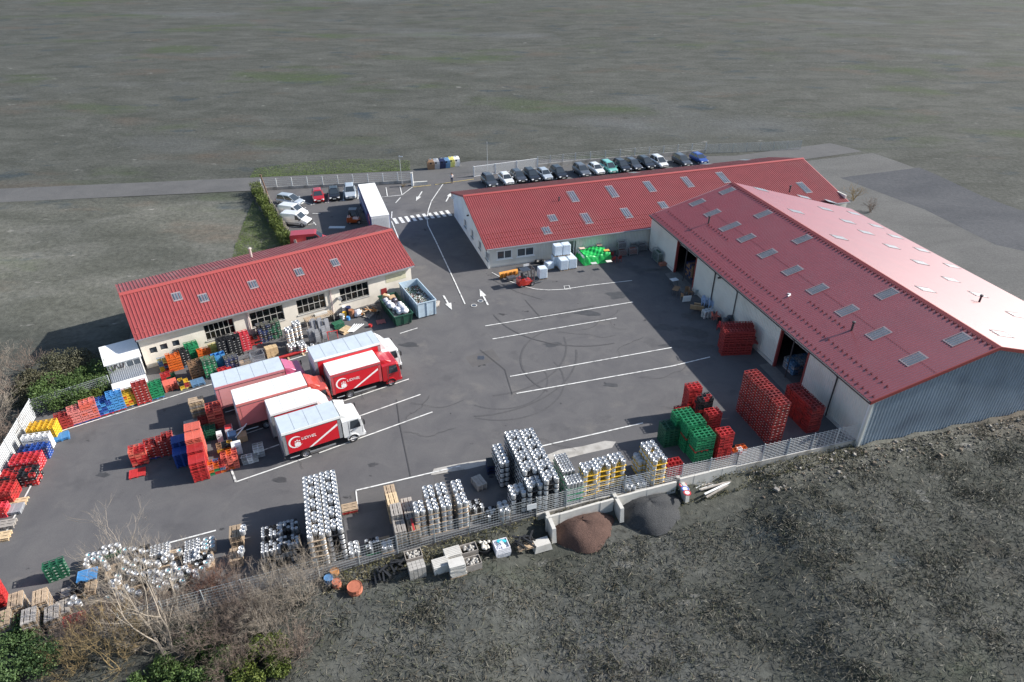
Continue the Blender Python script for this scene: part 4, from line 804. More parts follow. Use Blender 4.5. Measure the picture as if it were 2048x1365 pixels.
# ------------------------------------------------------------------ person at the gate
pe = thing('person', 'person in a white top and dark trousers standing at the gate', 'person', G(904, 367), -80)
def skin(name, verts, edges, rad, m, root=0):
    me = bpy.data.meshes.new(name); me.from_pydata(verts, edges, []); me.materials.append(m); o = bpy.data.objects.new(name, me); COL.objects.link(o); o.parent = pe
    md = o.modifiers.new('skin', 'SKIN'); md.use_smooth_shade = True
    for i, r in enumerate(rad): me.skin_vertices[0].data[i].radius = (r, r) if not isinstance(r, tuple) else r; me.skin_vertices[0].data[i].use_root = i == root
    s_ = o.modifiers.new('sub', 'SUBSURF'); s_.levels = s_.render_levels = 1; return o
vv = [(0, 0, .95), (0, 0, 1.2), (0, 0, 1.42), (0, 0, 1.52), (.02, 0, 1.64), (.02, 0, 1.74), (0, .1, .9), (.03, .11, .5), (0, .12, .08), (.14, .13, .04), (0, -.1, .9), (-.02, -.11, .5), (-.03, -.12, .08), (.12, -.13, .04), (0, .2, 1.4), (.02, .25, 1.15), (.16, .14, 1.08), (0, -.2, 1.4), (.02, -.25, 1.15), (.16, -.14, 1.08)]
ee = [(0, 1), (1, 2), (2, 3), (3, 4), (4, 5), (0, 6), (6, 7), (7, 8), (8, 9), (0, 10), (10, 11), (11, 12), (12, 13), (2, 14), (14, 15), (15, 16), (2, 17), (17, 18), (18, 19)]
rd = [.14, .13, .14, .06, .1, .085, .085, .065, .045, .04, .085, .065, .045, .04, .06, .045, .035, .06, .045, .035]
skin('body', vv, ee, rd, mat('skin', (.5, .3, .22), .6))
skin('trousers', [vv[i] for i in (0, 6, 7, 8, 10, 11, 12)], [(0, 1), (1, 2), (2, 3), (0, 4), (4, 5), (5, 6)], [.155, .1, .08, .06, .1, .08, .06], mat('navy_cloth', (.03, .04, .08), .8))
skin('shirt', [vv[i] for i in (0, 1, 2, 14, 15, 17, 18)], [(0, 1), (1, 2), (2, 3), (3, 4), (2, 5), (5, 6)], [.165, .155, .165, .075, .058, .075, .058], mat('white_cloth', (.6, .6, .62), .8), 1)
MB().lathe([(.02, .11), (.075, .09), (.105, .03), (.1, -.04), (.08, -.06)], 12, (.005, 0, 1.70)).build('hair', mat('dark_hair', (.03, .02, .015), .7), pe)
# ================================================================== stackable goods: prototypes
def crate_mb(w_=.4, d=.3, h=.28, nx=1, ny=1, hole=True):
    m = MB(); t = .024; x, y = w_ / 2, d / 2; p = .05
    m.b2(-x, x, -y, y, 0, .02)
    for sx in (-1, 1):
        for sy in (-1, 1): m.b2(sx * x - (p if sx > 0 else 0), sx * x + (p if sx < 0 else 0), sy * y - (p if sy > 0 else 0), sy * y + (p if sy < 0 else 0), .02, h)
    for sy in (-1, 1):
        y0, y1 = (y - t, y) if sy > 0 else (-y, -y + t)
        m.b2(-x + p, x - p, y0, y1, .03, h * .52); m.b2(-x + p, x - p, y0, y1, h * .82, h)
    for sx in (-1, 1):
        x0, x1 = (x - t, x) if sx > 0 else (-x, -x + t)
        m.b2(x0, x1, -y + p, y - p, .03, h * .5); m.b2(x0, x1, -y + p, y - p, h * .82, h)
    for i in range(1, nx): xx = -x + w_ * i / nx; m.b2(xx - .012, xx + .012, -y + t, y - t, .021, h * .97)
    for j in range(1, ny): yy = -y + d * j / ny; m.b2(-x + t, x - t, yy - .012, yy + .012, .022, h * .96)
    return m
_pr = {}
def proto(kind, c):
    key = (kind, c)
    if key in _pr: return _pr[key]
    if kind == 'crate': me = crate_mb().mesh('bottle_crate', plast(c))
    elif kind == 'big': me = crate_mb(.6, .4, .3, 2, 1).mesh('bottle_crate', plast(c))
    elif kind in ('lab', 'bot'):
        m = crate_mb(); m.k = 1
        m.box((0, -.152, .09), (.12, .006, .05)); m.box((.202, 0, .09), (.006, .09, .05)); m.box((-.202, 0, .09), (.006, .09, .05))
        if kind == 'bot':
            m.k = 2
            for i in range(4):
                for j in range(3): m.lathe([(.026, .02), (.026, .22), (.012, .27), (.014, .3), (.001, .302)], 6, (-.15 + i * .1, -.1 + j * .1, 0), cap=False)
        me = m.mesh('bottle_crate', [plast(c), mat('crate_label', (.5, .49, .46), .6), mat('bottle_glass', (.35, .34, .28), .3)])
    elif kind == 'bin':
        m = MB(); m.b2(-.2, .2, -.3, .3, 0, .02)
        for a in ((-.2, -.18, -.3, .3), (.18, .2, -.3, .3), (-.18, .18, -.3, -.28), (-.18, .18, .28, .3)): m.b2(*a, .02, .4)
        me = m.mesh('plastic_bin', plast(c))
    elif kind == 'wpal':
        m = MB(); W_, D_ = 1.2, .8
        for i in range(5): m.b2(-W_ / 2, W_ / 2, -D_ / 2 + i * .1625, -D_ / 2 + i * .1625 + (.145 if i % 2 == 0 else .1), .122, .144)
        for x in (-.5275, 0, .5275):
            m.b2(x - .0725, x + .0725, -D_ / 2, D_ / 2, .1, .1215)
            for y in (-.35, 0, .35): m.b2(x - .0725, x + .0725, y - .05, y + .05, .022, .0995)
        for y in (-.35, 0, .35): m.b2(-W_ / 2, W_ / 2, y - .05, y + .05, 0, .0215)
        me = m.mesh('wooden_pallet', {'w': wood, 'g': wood_g, 'l': wood_l}.get(c) or plast(c))
    elif kind == 'ppal':
        m = MB(); W_, D_ = 1.2, 1.0
        for i in range(11): y = -D_ / 2 + .04 + i * .092; m.b2(-W_ / 2 + .06, W_ / 2 - .06, y - .032, y + .032, .118, .145)
        m.b2(-W_ / 2, W_ / 2, -D_ / 2, -D_ / 2 + .05, .11, .15); m.b2(-W_ / 2, W_ / 2, D_ / 2 - .05, D_ / 2, .11, .15)
        for x in (-W_ / 2 + .03, 0, W_ / 2 - .03): m.b2(x - .03, x + .03, -D_ / 2 + .05, D_ / 2 - .05, .112, .149)
        for x in (-.52, 0, .52):
            for y in (-.43, 0, .43): m.b2(x - .07, x + .07, y - .06, y + .06, .025, .11)
            m.b2(x - .07, x + .07, -.49, .49, 0, .025)
        me = m.mesh('plastic_pallet', plast(c))
    elif kind in ('keg', 'skeg'):
        r, h = (.192, .415) if kind == 'keg' else (.125, .5); m = MB()
        m.lathe([(r * .9, 0), (r * .96, .02), (r * .96, .06), (r * .9, .075), (r, .11), (r, h * .34), (r * 1.02, h * .36), (r, h * .38), (r, h * .62), (r * 1.02, h * .64), (r, h * .66), (r, h - .1), (r * .86, h - .065), (r * .93, h - .055), (r * .96, h), (r * .86, h), (r * .8, h - .08), (r * .3, h - .06), (r * .26, h - .03), (.001, h - .028)], 14 if kind == 'keg' else 10)
        me = m.mesh('beer_keg', {'s': steel, 'k': mat('black_keg', (.02, .02, .022), .4, rand=.2), 't': steel}[c])
        if c == 't': me.materials.append(mat('turquoise_cap', (.03, .38, .45), .4)); n = 14; idx = [1 if p.center.z > h - .06 and math.hypot(p.center.x, p.center.y) < r * .6 else 0 for p in me.polygons]; me.polygons.foreach_set('material_index', idx)
        me.polygons.foreach_set('use_smooth', [True] * len(me.polygons))
    elif kind.startswith('tray'):
        W_, D_ = {'8': (1.21, 1.21), '9': (1.21, 1.21), '6': (.82, 1.21), '12': (1.06, 1.06), '15': (1.32, 1.06), '4': (.82, .82)}[kind[4:]]; m = MB(); n = int(W_ / .2)
        for i in range(n + 1): x = -W_ / 2 + .05 + (W_ - .1) * i / n; m.b2(x - .05, x + .05, -D_ / 2, D_ / 2, .01, .05)
        for y in (-D_ / 2 + .03, 0, D_ / 2 - .03): m.b2(-W_ / 2, W_ / 2, y - .035, y + .035, 0, .056)
        me = m.mesh('keg_tray', plast(c) if c != 'w' else wood)
    elif kind == 'chair':
        m = MB(); m.b2(-.22, .22, -.22, .2, .42, .45); m.box((0, .24, .68), (.42, .03, .5), rx=-.15)
        for sx in (-1, 1):
            m.b2(sx * .24 - .02, sx * .24 + .02, -.2, .22, .62, .65)
            for y in (-.2, .2): m.box((sx * .22, y, .22), (.04, .04, .44))
            m.box((sx * .24, -.19, .54), (.035, .035, .2))
        me = m.mesh('stacking_chair', plast(c))
    _pr[key] = me; return me
PIECES = {'crate': [], 'keg': [], 'pallet': [], 'tray': [], 'chair': []}
NAMES = {'crate': 'bottle_crate', 'big': 'bottle_crate', 'lab': 'bottle_crate', 'bot': 'bottle_crate', 'bin': 'plastic_bin', 'wpal': 'wooden_pallet', 'ppal': 'plastic_pallet', 'keg': 'beer_keg', 'skeg': 'beer_keg', 'chair': 'stacking_chair'}
CATS = {'bottle_crate': 'crate', 'plastic_bin': 'bin', 'wooden_pallet': 'pallet', 'plastic_pallet': 'pallet', 'beer_keg': 'keg', 'keg_tray': 'tray', 'stacking_chair': 'chair'}
def cls(k): return {'crate': 'crate', 'big': 'crate', 'lab': 'crate', 'bot': 'crate', 'bin': 'crate', 'wpal': 'pallet', 'ppal': 'pallet', 'keg': 'keg', 'skeg': 'keg', 'chair': 'chair'}.get(k, 'tray')
def put(kind, c, p, yaw, label, group, score=1., tilt=(0, 0)):
    d2 = p[0] ** 2 + p[1] ** 2 + (p[2] - CAM_H) ** 2
    PIECES[cls(kind)].append((score / d2, kind, c, tuple(p), R(yaw), label, group, tilt))
def loc3(o, yaw, x, y, z): return o + D(yaw) * x + D(yaw + 90) * y + Vector((0, 0, z))
CN = dict(red='red', dred='dark red', pink='pink', rose='rose red', orange='orange', yellow='yellow', lyel='pale yellow', blue='blue', lblue='light blue', green='green', dgreen='dark green', black='black', white='white', brown='brown', navy='navy', grey='grey', steelblue='steel blue', salmon='salmon red', maroon='maroon')
def side_seen(o): return 1 if o.x < 0 else 0
def crates(where, px, py, yaw, n, colors, kind='crate', pal=None, gap=.022, step=0, z0=0, miss=0., zref=0):
    """front-left bottom corner at pixel (px,py); n=(nx,ny,nz)."""
    o = G(px, py, zref); o.z = 0; nx, ny, nz = n; w_, d, h = {'big': (.6, .4, .3), 'bin': (.4, .6, .4)}.get(kind, (.4, .3, .28)); w_ += gap; d += gap
    if pal:
        k = 'ppal' if pal in PL else 'wpal'; put(k, pal, loc3(o, yaw, .6, .5 if k == 'ppal' else .4, z0), yaw, f'{CN.get(pal, "wooden")} pallet under {where}', 'pallets under goods', .7); z0 += .152
    rt = side_seen(o)
    if nz >= 9:
        for j in range(max(1, ny // 3)):
            for i in range(max(1, round(nx * w_ / 1.2))): put('ppal', 'red' if 'green' in where else 'dred', loc3(o, yaw, .6 + i * 1.22, .5 + j * (3 * d + .07), z0 + (nz // 2) * h + .001), yaw, f'red pallet between the tiers, {where}', 'pallets between crate tiers', .6)
    for k in range(nz):
        for j in range(ny):
            hj = nz - (max(0, step * (1 - j)) if step > 0 else 0)
            if k >= hj: continue
            for i in range(nx):
                top = k == hj - 1 or (step > 0 and j + 1 < ny and False); front = j == 0 or (step > 0 and k >= nz - step * (2 - j)); sd = (i == nx - 1) if rt else (i == 0)
                bnd = top or front or sd or i in (0, nx - 1) or j == ny - 1
                if not bnd or (top and miss and random.random() < miss): continue
                c = colors if isinstance(colors, str) else random.choice(colors)
                vis = (1.2 if top else 0) + (1 if front else 0) + (.8 if sd else 0)
                tier = 'top tier' if top else 'lower tier'
                jx, jy = random.uniform(-.016, .016), random.uniform(-.016, .016)
                put(kind, c, loc3(o, yaw, (i + .5) * w_ + jx, (j + .5) * d + jy + (j // 3 * .07 if ny > 5 else 0), z0 + k * h + (.155 if nz >= 9 and k >= nz // 2 else 0)), yaw + (0 if random.random() < .9 else random.uniform(-3, 3)), f'{CN[c]} {"bin" if kind == "bin" else "crate"}, {tier}, {where}', 'crates of ' + where, vis)
def pallets(where, px, py, yaw, n, c, kind='wpal', jit=.02, zref=0, z0=0, rot=False):
    o = G(px, py, zref); o.z = 0; h = .145 if kind == 'wpal' else .152; cx, cy = (.6, .4 if kind == 'wpal' else .5)
    if rot: cx, cy = cy, cx
    for k in range(n):
        cc = c if isinstance(c, str) else c[k % len(c)]
        put(kind, cc, loc3(o, yaw, cx + random.uniform(-jit, jit), cy + random.uniform(-jit, jit), z0 + k * h), yaw + (90 if rot else 0) + random.uniform(-1, 1), f'{"wooden" if kind == "wpal" else CN[cc] + " plastic"} pallet {"on top of" if k == n - 1 else "within"} {where}' if n > 1 else f'{"wooden" if kind == "wpal" else CN[cc] + " plastic"} pallet {where}', 'pallets of ' + where, 1.5 if k == n - 1 else .35)
def kegs(where, px, py, zt, yaw, layers, tray='black', pat=8, kind='keg', deep=1, c='s', gapd=.05, lay=.5, tr=True, low=None):
    """front-left keg centre of the top tier at pixel (px,py) seen at height zt."""
    o = G(px, py, zt); o.z = 0; s = .4 if kind == 'keg' else .26; h = lay if kind == 'keg' else .56; rt = side_seen(o)
    cells = {8: [(i, j) for j in range(3) for i in range(3) if (i, j) != (1, 0)], 9: [(i, j) for j in range(3) for i in range(3)], 6: [(i, j) for j in range(3) for i in range(2)], 12: [(i, j) for j in range(4) for i in range(4)], 15: [(i, j) for j in range(4) for i in range(5)], 4: [(i, j) for j in range(2) for i in range(2)]}[pat]
    mi = max(a for a, b in cells); mj = max(b for a, b in cells)
    for dp in range(deep):
        L_ = layers if not low or dp not in low else low[dp]
        for k in range(L_):
            for i, j in cells:
                top = k == L_ - 1; front = j == 0 and dp == 0; sd = i == (mi if rt else 0)
                if not (top or front or sd or i in (0, mi)): continue
                jx, jy = random.uniform(-.015, .015), random.uniform(-.015, .015)
                put(kind, random.choice(c) if isinstance(c, (list, tuple)) else c, loc3(o, yaw, i * s + jx, j * s + dp * (s * (mj + 1) + gapd) + jy, k * h + .058), yaw, (f'steel keg, {["front", "second", "third", "fourth"][j]} row {["left", "right"][i] if mi == 1 else ["left", "middle", "right"][i] if mi == 2 else ["first", "second", "third", "fourth", "fifth"][i]}, ' + (['front', 'second', 'third', 'fourth', 'rear'][dp] + ' pallet, ' if deep > 1 else '') + f'top of {where}') if top else f'steel keg, lower tier, {where}', 'kegs of ' + where, (2.2 if top else 0) + (.9 if front else 0) + (.5 if sd else 0))
            if tr: put('tray%d' % pat, tray, loc3(o, yaw, mi * s / 2, mj * s / 2 + dp * (s * (mj + 1) + gapd), k * h + .003), yaw, f'{CN.get(tray, "wooden")} tray under kegs, {where}', 'trays of ' + where, .5)
# ================================================================== goods along the front fence (right to left)
YF = 17.5
kegs('the twin tall block, left half', 619, 1073, 2.95, YF, 6, 'w', 8, deep=5, low={0: 6})
kegs('the twin tall block, right half', 656, 1062, 2.95, YF, 6, 'black', 8, deep=5)
kegs('the long double block, left half', 1060, 973, 2.5, YF, 5, 'black', 8, deep=5, low={1: 6, 2: 6, 3: 6, 4: 6})
kegs('the long double block, right half', 1093, 960, 2.95, YF, 6, 'black', 8, deep=5)
kegs('the low dark stack by the double block', 1027, 988, 2.0, YF, 4, 'black', 8)
kegs('the half hidden keg column', 1004, 925, 2.5, YF, 5, 'black', 6, deep=2)
kegs('the green tray stack front', 1138, 971, 2.1, YF, 4, 'green', 15, 'skeg'); kegs('the green tray stack rear', 1128, 946, 2.1, YF, 4, 'green', 12, 'skeg', deep=2)
kegs('the yellow tray keg wall, left stack', 1172, 942, 2.5, YF, 5, 'yellow', 8); kegs('the yellow tray keg wall, middle stack', 1198, 933, 2.5, YF, 5, 'yellow', 8); kegs('the yellow tray keg wall, right stack', 1228, 924, 2.5, YF, 5, 'yellow', 8)
kegs('the stack near the green crates', 1311, 920, 2.5, YF, 5, 'yellow', 8, deep=2); kegs('the short yellow tray stack', 1281, 921, 1.5, YF, 3, 'yellow', 6)
kegs('the low kegs at the fence foot, left', 1258, 975, .5, YF, 1, 'yellow', 6); kegs('the low kegs at the fence foot, right', 1280, 968, .5, YF, 1, 'yellow', 6)
g6 = 'the wood tray stacks'
kegs(g6 + ', first stack', 834, 1022, 2.5, YF, 5, 'w', 6); kegs(g6 + ', second stack', 861, 1017, 2.5, YF, 5, 'w', 6, deep=2, gapd=.18); kegs(g6 + ', third stack', 887, 1011, 2.5, YF, 5, 'w', 6, deep=2, gapd=.18); kegs(g6 + ', fourth stack', 920, 1005, 2.5, YF, 5, 'w', 6, deep=2, gapd=.18)
kegs('the slim stack by the wood trays', 944, 1017, 1.2, YF, 2, 'w', 12, 'skeg', c=['s', 's', 'k']); kegs('the dark canister pallet by the fence', 972, 1033, .6, YF, 1, 'black', 15, 'skeg', c=['s', 'k', 'k'])
kegs('the two tier keg pallet beside the leaning board', 1005, 1022, .95, YF, 2, 'w', 6); kegs('the few kegs right of the twin tall block', 703, 1104, .5, YF, 1, 'w', 6)
kegs('the black canister pallet near the fence posts', 735, 1097, .6, YF, 1, 'green', 12, 'skeg', c=['k', 'k', 's']); kegs('the pallet before the tower', 769, 1091, .65, YF, 1, 'w', 4)
pallets('the tall mixed pallet tower by the fence', 785, 1089, YF, 14, ['w', 'l', 'g', 'w']); pallets('the pallet tower behind the tallest one', 786, 1089, YF, 15, ['g', 'w'], zref=0)
o_ = G(785, 1089)
def behind(p, yaw, dx, dy): return G(*p) + D(yaw) * dx + D(yaw + 90) * dy
def pal_at(where, o, yaw, n, c, kind='wpal', rot=False, z0=0):
    for k in range(n):
        cc = c if isinstance(c, str) else c[k % len(c)]
        put(kind, cc, (o.x + random.uniform(-.02, .02), o.y + random.uniform(-.02, .02), z0 + k * (.145 if kind == 'wpal' else .152)), yaw + (90 if rot else 0) + random.uniform(-1, 1), f'{"wooden" if kind == "wpal" else CN[cc] + " plastic"} pallet {("on top of " if k == n - 1 else "within ") + where}' if n > 1 else f'{"wooden" if kind == "wpal" else CN[cc] + " plastic"} pallet {where}', 'pallets of ' + where, 1.5 if k == n - 1 else .35)
PIECES['pallet'] = [q for q in PIECES['pallet'] if 'pallet tower' not in q[5]]
b0 = G(803, 1083)
pal_at('the near grey pallet tower by the fence', b0 + D(YF + 90) * .0, YF, 11, ['g', 'g', 'w'], rot=True); pal_at('the grey pallet tower second from the fence', b0 + D(YF + 90) * 1.25, YF, 14, ['g'], rot=True)
pal_at('the fresh wood pallet tower third from the fence', b0 + D(YF + 90) * 2.5 - D(YF) * .1, YF, 13, ['l', 'l', 'w'], rot=True); pal_at('the pallet tower farthest from the fence', b0 + D(YF + 90) * 3.7 - D(YF) * .1, YF, 11, ['w', 'l'], rot=True)
b0 = G(829, 1076)
pal_at('the near pallet tower with a red board', b0, YF, 9, ['w', 'g'], rot=True); pal_at('the dark pallet tower behind the red board', b0 + D(YF + 90) * 1.25, YF, 9, ['g', 'navy', 'g'], rot=True); pal_at('the low dark pallet tower at the back', b0 + D(YF + 90) * 2.5, YF, 7, ['g', 'red', 'w'], rot=True)
pal_at('the small pile right of the twin keg block', G(700, 1022), YF, 3, ['w', 'red'], rot=False); pal_at('the shaded pile left of the long keg block', G(958, 972), 30, 4, ['g'], rot=True); pal_at('the dark stack at the shade edge', G(988, 940), 10, 6, ['navy', 'black'], 'ppal')
pal_at('the low pile beside the pallet towers', G(771, 1091), YF, 2, 'w', rot=True)
mb = MB(); o = tag(MB().box((0, 0, .02), (.14, 1.15, .03)).build('red_board', plast('red')), 'red painted board lying on the pallet tower by the fence', 'board'); o.location = b0 + Vector((0, -.1, 9 * .145 + .16)); o.rotation_euler.z = R(YF)
# low goods at the front left
YG = 22
def keg_group(where, pts, z, kind='keg', c='s'):
    for px, py in pts: p = G(px, py, z + .44); put(kind, random.choice(c), (p.x, p.y, z), random.uniform(0, 90), f'steel keg {where}', 'kegs ' + where, 2.5)
kegs('the front white capped canisters', 525, 1102, 1.75, YF, 3, 'black', 15, 'skeg', c=['s', 'k', 's']); kegs('the right front white capped canisters', 562, 1091, 1.75, YF, 3, 'black', 15, 'skeg', c=['s', 'k', 's']); kegs('the right rear white capped canisters', 561, 1061, 1.75, YF, 3, 'black', 15, 'skeg', c=['s', 'k', 's']); kegs('the rear white capped canisters', 525, 1072, 1.75, YF, 3, 'black', 15, 'skeg', c=['s', 'k', 's'])
pal_at('the keg topped pile left of the canisters', G(478, 1088), YF, 9, 'w', rot=True); pal_at('the lower pile left of the canisters', G(476, 1122), YF, 5, 'w', rot=True)
keg_group('lying on the pallet pile left of the canisters', [(486, 1052), (484, 1060)], 1.32); keg_group('on the lower pallet pile left of the canisters', [(482, 1095), (480, 1103)], .74)
for i, (px, py, n, cc) in enumerate([(415, 1112, 2, 'w'), (412, 1135, 2, 'w'), (385, 1118, 2, 'w'), (345, 1115, 2, 'w'), (300, 1128, 2, 'g'), (250, 1120, 2, 'g'), (240, 1142, 2, 'w'), (290, 1150, 2, 'w'), (330, 1150, 2, 'w'), (375, 1145, 2, 'w'), (225, 1150, 2, 'w'), (185, 1145, 2, 'w'), (232, 1175, 2, 'w'), (270, 1172, 2, 'w'), (310, 1172, 2, 'w'), (350, 1165, 2, 'w'), (180, 1180, 3, 'w'), (145, 1188, 2, 'g')]):
    pal_at(f'under loose kegs at the front left, number {i + 1} in the spread' if False else 'pallet bed of the loose kegs, ' + ['right', 'right front', 'middle right', 'middle', 'left middle', 'left'][i % 6] + [' back', ' centre', ' front'][i // 6], G(px, py), YG, n, cc, rot=i % 2 == 0)
kegs('the turquoise capped group, right', 410, 1090, .75, YG, 1, 'w', 6, c='t'); kegs('the turquoise capped group, left', 392, 1093, .75, YG, 1, 'w', 4, c='t')
for nm, px, py, pat, kd, c in [('the slim bright canisters amid the loose kegs', 370, 1095, 12, 'skeg', 's'), ('the slim canisters before the turquoise group', 368, 1118, 12, 'skeg', 's'), ('the grey canister block before the turquoise group', 391, 1122, 12, 'skeg', ['s', 'k']), ('the slim canister row by the shrub', 300, 1105, 15, 'skeg', 's'), ('the dark canister pallet in the loose kegs', 268, 1108, 12, 'skeg', ['k', 's']),
                            ('the front canister pallet under the branches', 296, 1162, 12, 'skeg', 's'), ('the dark front canisters under the branches', 262, 1160, 12, 'skeg', ['k', 's']), ('the front canister pallet nearest the tree', 316, 1158, 15, 'skeg', 's')]:
    kegs(nm, px, py, .85, YG, 1, 'w', pat, kd, c=c, tr=False)
    for q in range(1): pass
for q in PIECES['keg']:
    pass
keg_group('in the loose spread at the front left', [(208, 1094), (221, 1091), (234, 1088), (210, 1103), (225, 1100), (176, 1109), (188, 1107), (199, 1105), (173, 1118), (186, 1116), (198, 1113), (171, 1127), (326, 1104), (327, 1115), (340, 1110), (358, 1100), (300, 1125), (314, 1124), (345, 1126), (357, 1137), (360, 1147), (370, 1134), (378, 1141), (335, 1140), (390, 1141), (403, 1135), (391, 1150), (343, 1157), (235, 1150), (233, 1159), (222, 1163), (225, 1172), (215, 1194), (237, 1185), (393, 1100), (392, 1108), (250, 1098), (262, 1096), (283, 1100), (272, 1118), (285, 1120), (240, 1112), (252, 1122), (264, 1128), (310, 1140), (322, 1146), (298, 1142), (285, 1146), (246, 1136), (258, 1142), (270, 1146), (205, 1120), (212, 1130), (330, 1165), (318, 1172), (304, 1178), (250, 1172), (262, 1180), (276, 1184), (240, 1196), (350, 1172), (364, 1160), (412, 1124), (420, 1112)], .3, c=['s', 's', 't', 's'])
keg_group('in the little trio by the bottom left pallets', [(146, 1194), (141, 1205), (155, 1203)], .45)
kegs('the black keg pallet by the bottom left pallets', 145, 1180, .95, YG, 2, 'w', 4, c='k')
kegs('the kegs under the turquoise pallet', 158, 1158, .75, YG, 1, 'black', 6, c='s'); pal_at('slotted turquoise one laid over kegs', G(173, 1150, .7), YG, 1, 'lblue', 'ppal', z0=.55)
crates('the black crate block beside the bottom left pallets', 98, 1168, 30, (3, 2, 5), 'dgreen', kind='lab')
crates('the dark bottle crates among the loose kegs', 200, 1128, YG, (3, 3, 2), ['black', 'dgreen', 'navy'], kind='bot'); crates('the black canister crates among the loose kegs', 245, 1160, YG, (3, 3, 2), ['black', 'grey'], kind='bot'); crates('the grey bottle crates under the branches', 330, 1185, YG, (4, 3, 2), ['grey', 'black'], kind='bot')
for i, (px, py, n) in enumerate([(20, 1262, 9), (75, 1262, 11), (115, 1248, 8), (45, 1225, 9), (95, 1222, 10), (132, 1228, 5)]):
    pal_at(['the pallet stack at the bottom left edge', 'the tall bottom left pallet stack', 'the right hand bottom pallet stack', 'the rear bottom left pallet stack', 'the rear tall bottom left pallet stack', 'the low pallet stack by the keg trio'][i], G(px, py), 28, n, ['w', 'g', 'w'], rot=True)
crates('the red crate wall at the left edge', -28, 1228, 30, (3, 3, 12), 'red'); crates('the red crates before the bottom pallet heap', 130, 1262, 25, (3, 2, 2), ['red', 'red', 'rose'])
# ================================================================== crates along the left fence
YL = 14.0; of = dict(step=1)
def fence_stack(where, px, py, n, colors, **k): crates(where, px, py, YL, n, colors, **k)
fence_stack('the yellow stack at the fence corner', 62, 888, (5, 4, 5), 'yellow', kind='crate'); fence_stack('the white and blue stack on the left fence', 52, 905, (5, 2, 5), ['white'], kind='crate'); fence_stack('the blue and white front of the left fence', 44, 926, (5, 3, 4), ['blue', 'blue', 'navy'], kind='lab')
fence_stack('the labelled red stack on the left fence', 26, 950, (5, 4, 4), ['red', 'rose'], kind='lab'); fence_stack('the red and black stack on the left fence', 6, 982, (6, 4, 4), ['red', 'black', 'black'], kind='lab'); fence_stack('the dark red stack on the left fence', -32, 1018, (5, 5, 4), ['dred', 'red'], kind='crate', pal=None); fence_stack('the rose red stack low on the left fence', -48, 1046, (5, 3, 3), ['rose', 'red'])
pal_at('the blue pair by the yellow corner stack', G(124, 877), 33, 2, 'lblue', 'ppal'); pal_at('the grey pair by the rose crates', G(14, 1052), YL, 2, 'g'); pal_at('the fresh pair at the left edge', G(4, 1077), YL, 2, 'l'); pal_at('poking out beside the dark red crates', G(38, 1006), YL, 1, 'l'); pal_at('the grey plastic pair lower on the fence', G(30, 1022), YL, 2, 'grey', 'ppal')
# ================================================================== crates along the upper left fence
for nm, px, py, n, c, p, kd in [('the dark red stack first from the fence corner', 117, 863, (3, 3, 4), 'dred', 'red', 'crate'), ('the pink stack second from the corner', 145, 854, (3, 3, 5), 'pink', 'blue', 'crate'), ('the broad salmon stack third from the corner', 171, 846, (3, 3, 6), ['pink', 'salmon'], 'blue', 'crate'), ('the deep blue stack on the upper left fence', 199, 836, (3, 3, 5), ['blue', 'lblue', 'blue'], 'red', 'crate'), ('the light blue stack on the upper left fence', 224, 828, (3, 3, 6), 'lblue', 'red', 'crate'),
                              ('the yellow stack on the upper left fence', 251, 818, (3, 3, 5), ['yellow', 'yellow', 'orange'], 'steelblue', 'crate'), ('the tall dark red stack beside the white shed', 276, 812, (3, 3, 7), 'dred', 'red', 'lab'), ('the green stack on a blue pallet by the shed', 302, 803, (3, 3, 5), 'green', 'lblue', 'crate')]:
    o = G(px, py)
    crates(nm, px, py, 33, (n[0], n[1], n[2]), c, kind=kd, pal=p, miss=.06)
# ================================================================== crates along the workshop wall
for nm, px, py, n, c, p, kd in [('the mixed yellow stack at the shed corner', 322, 745, (3, 3, 4), ['lyel', 'yellow', 'steelblue', 'dred', 'brown'], None, 'crate'), ('the orange stack on the workshop wall', 341, 746, (3, 3, 6), 'orange', None, 'crate'), ('the black stack between orange and green', 360, 739, (3, 3, 6), 'black', 'steelblue', 'lab'), ('the bright green stack on the workshop wall', 379, 728, (3, 3, 7), 'green', None, 'crate'),
                              ('the brown stack before the green one', 385, 761, (3, 3, 6), 'brown', None, 'crate'), ('the small orange stack behind the green bottles', 401, 728, (3, 2, 5), 'orange', None, 'crate'), ('the green bottle stack behind the pink truck', 413, 758, (3, 3, 7), ['green', 'dgreen'], None, 'bot'), ('the pale yellow stack below the workshop window', 424, 718, (3, 2, 5), 'lyel', None, 'crate'),
                              ('the big black stack under the first window, left', 443, 722, (3, 3, 8), 'black', None, 'lab'), ('the big black stack under the first window, right', 463, 717, (3, 3, 8), 'black', None, 'lab'), ('the bottle stack before the black crates', 455, 745, (3, 3, 5), ['black', 'navy'], None, 'bot'), ('the scarlet stack by the workshop downpipe', 480, 706, (3, 3, 7), 'rose', None, 'lab'),
                              ('the low dark stack on a red pallet', 502, 694, (3, 2, 3), ['black', 'dred'], 'red', 'crate'), ('the dotted dark stack under the carton window, left', 522, 688, (3, 3, 7), ['black', 'navy'], None, 'bot'), ('the dotted dark stack under the carton window, right', 542, 682, (3, 3, 7), ['black', 'dgreen'], None, 'bot'), ('the red stack half hidden by the pink truck', 440, 758, (3, 2, 3), 'red', None, 'crate'), ('the blue bins behind the pink truck', 430, 742, (3, 1, 4), 'lblue', None, 'bin'),
                              ('the teal and red stack by the shed', 326, 768, (3, 2, 3), ['dgreen', 'red'], None, 'crate'), ('the little mixed pile in front of the brown crates', 362, 782, (2, 2, 3), ['yellow', 'dred', 'black', 'yellow'], 'lyel', 'crate')]:
    crates(nm, px, py, 33, n, c, kind=kd, pal=p, miss=.08)
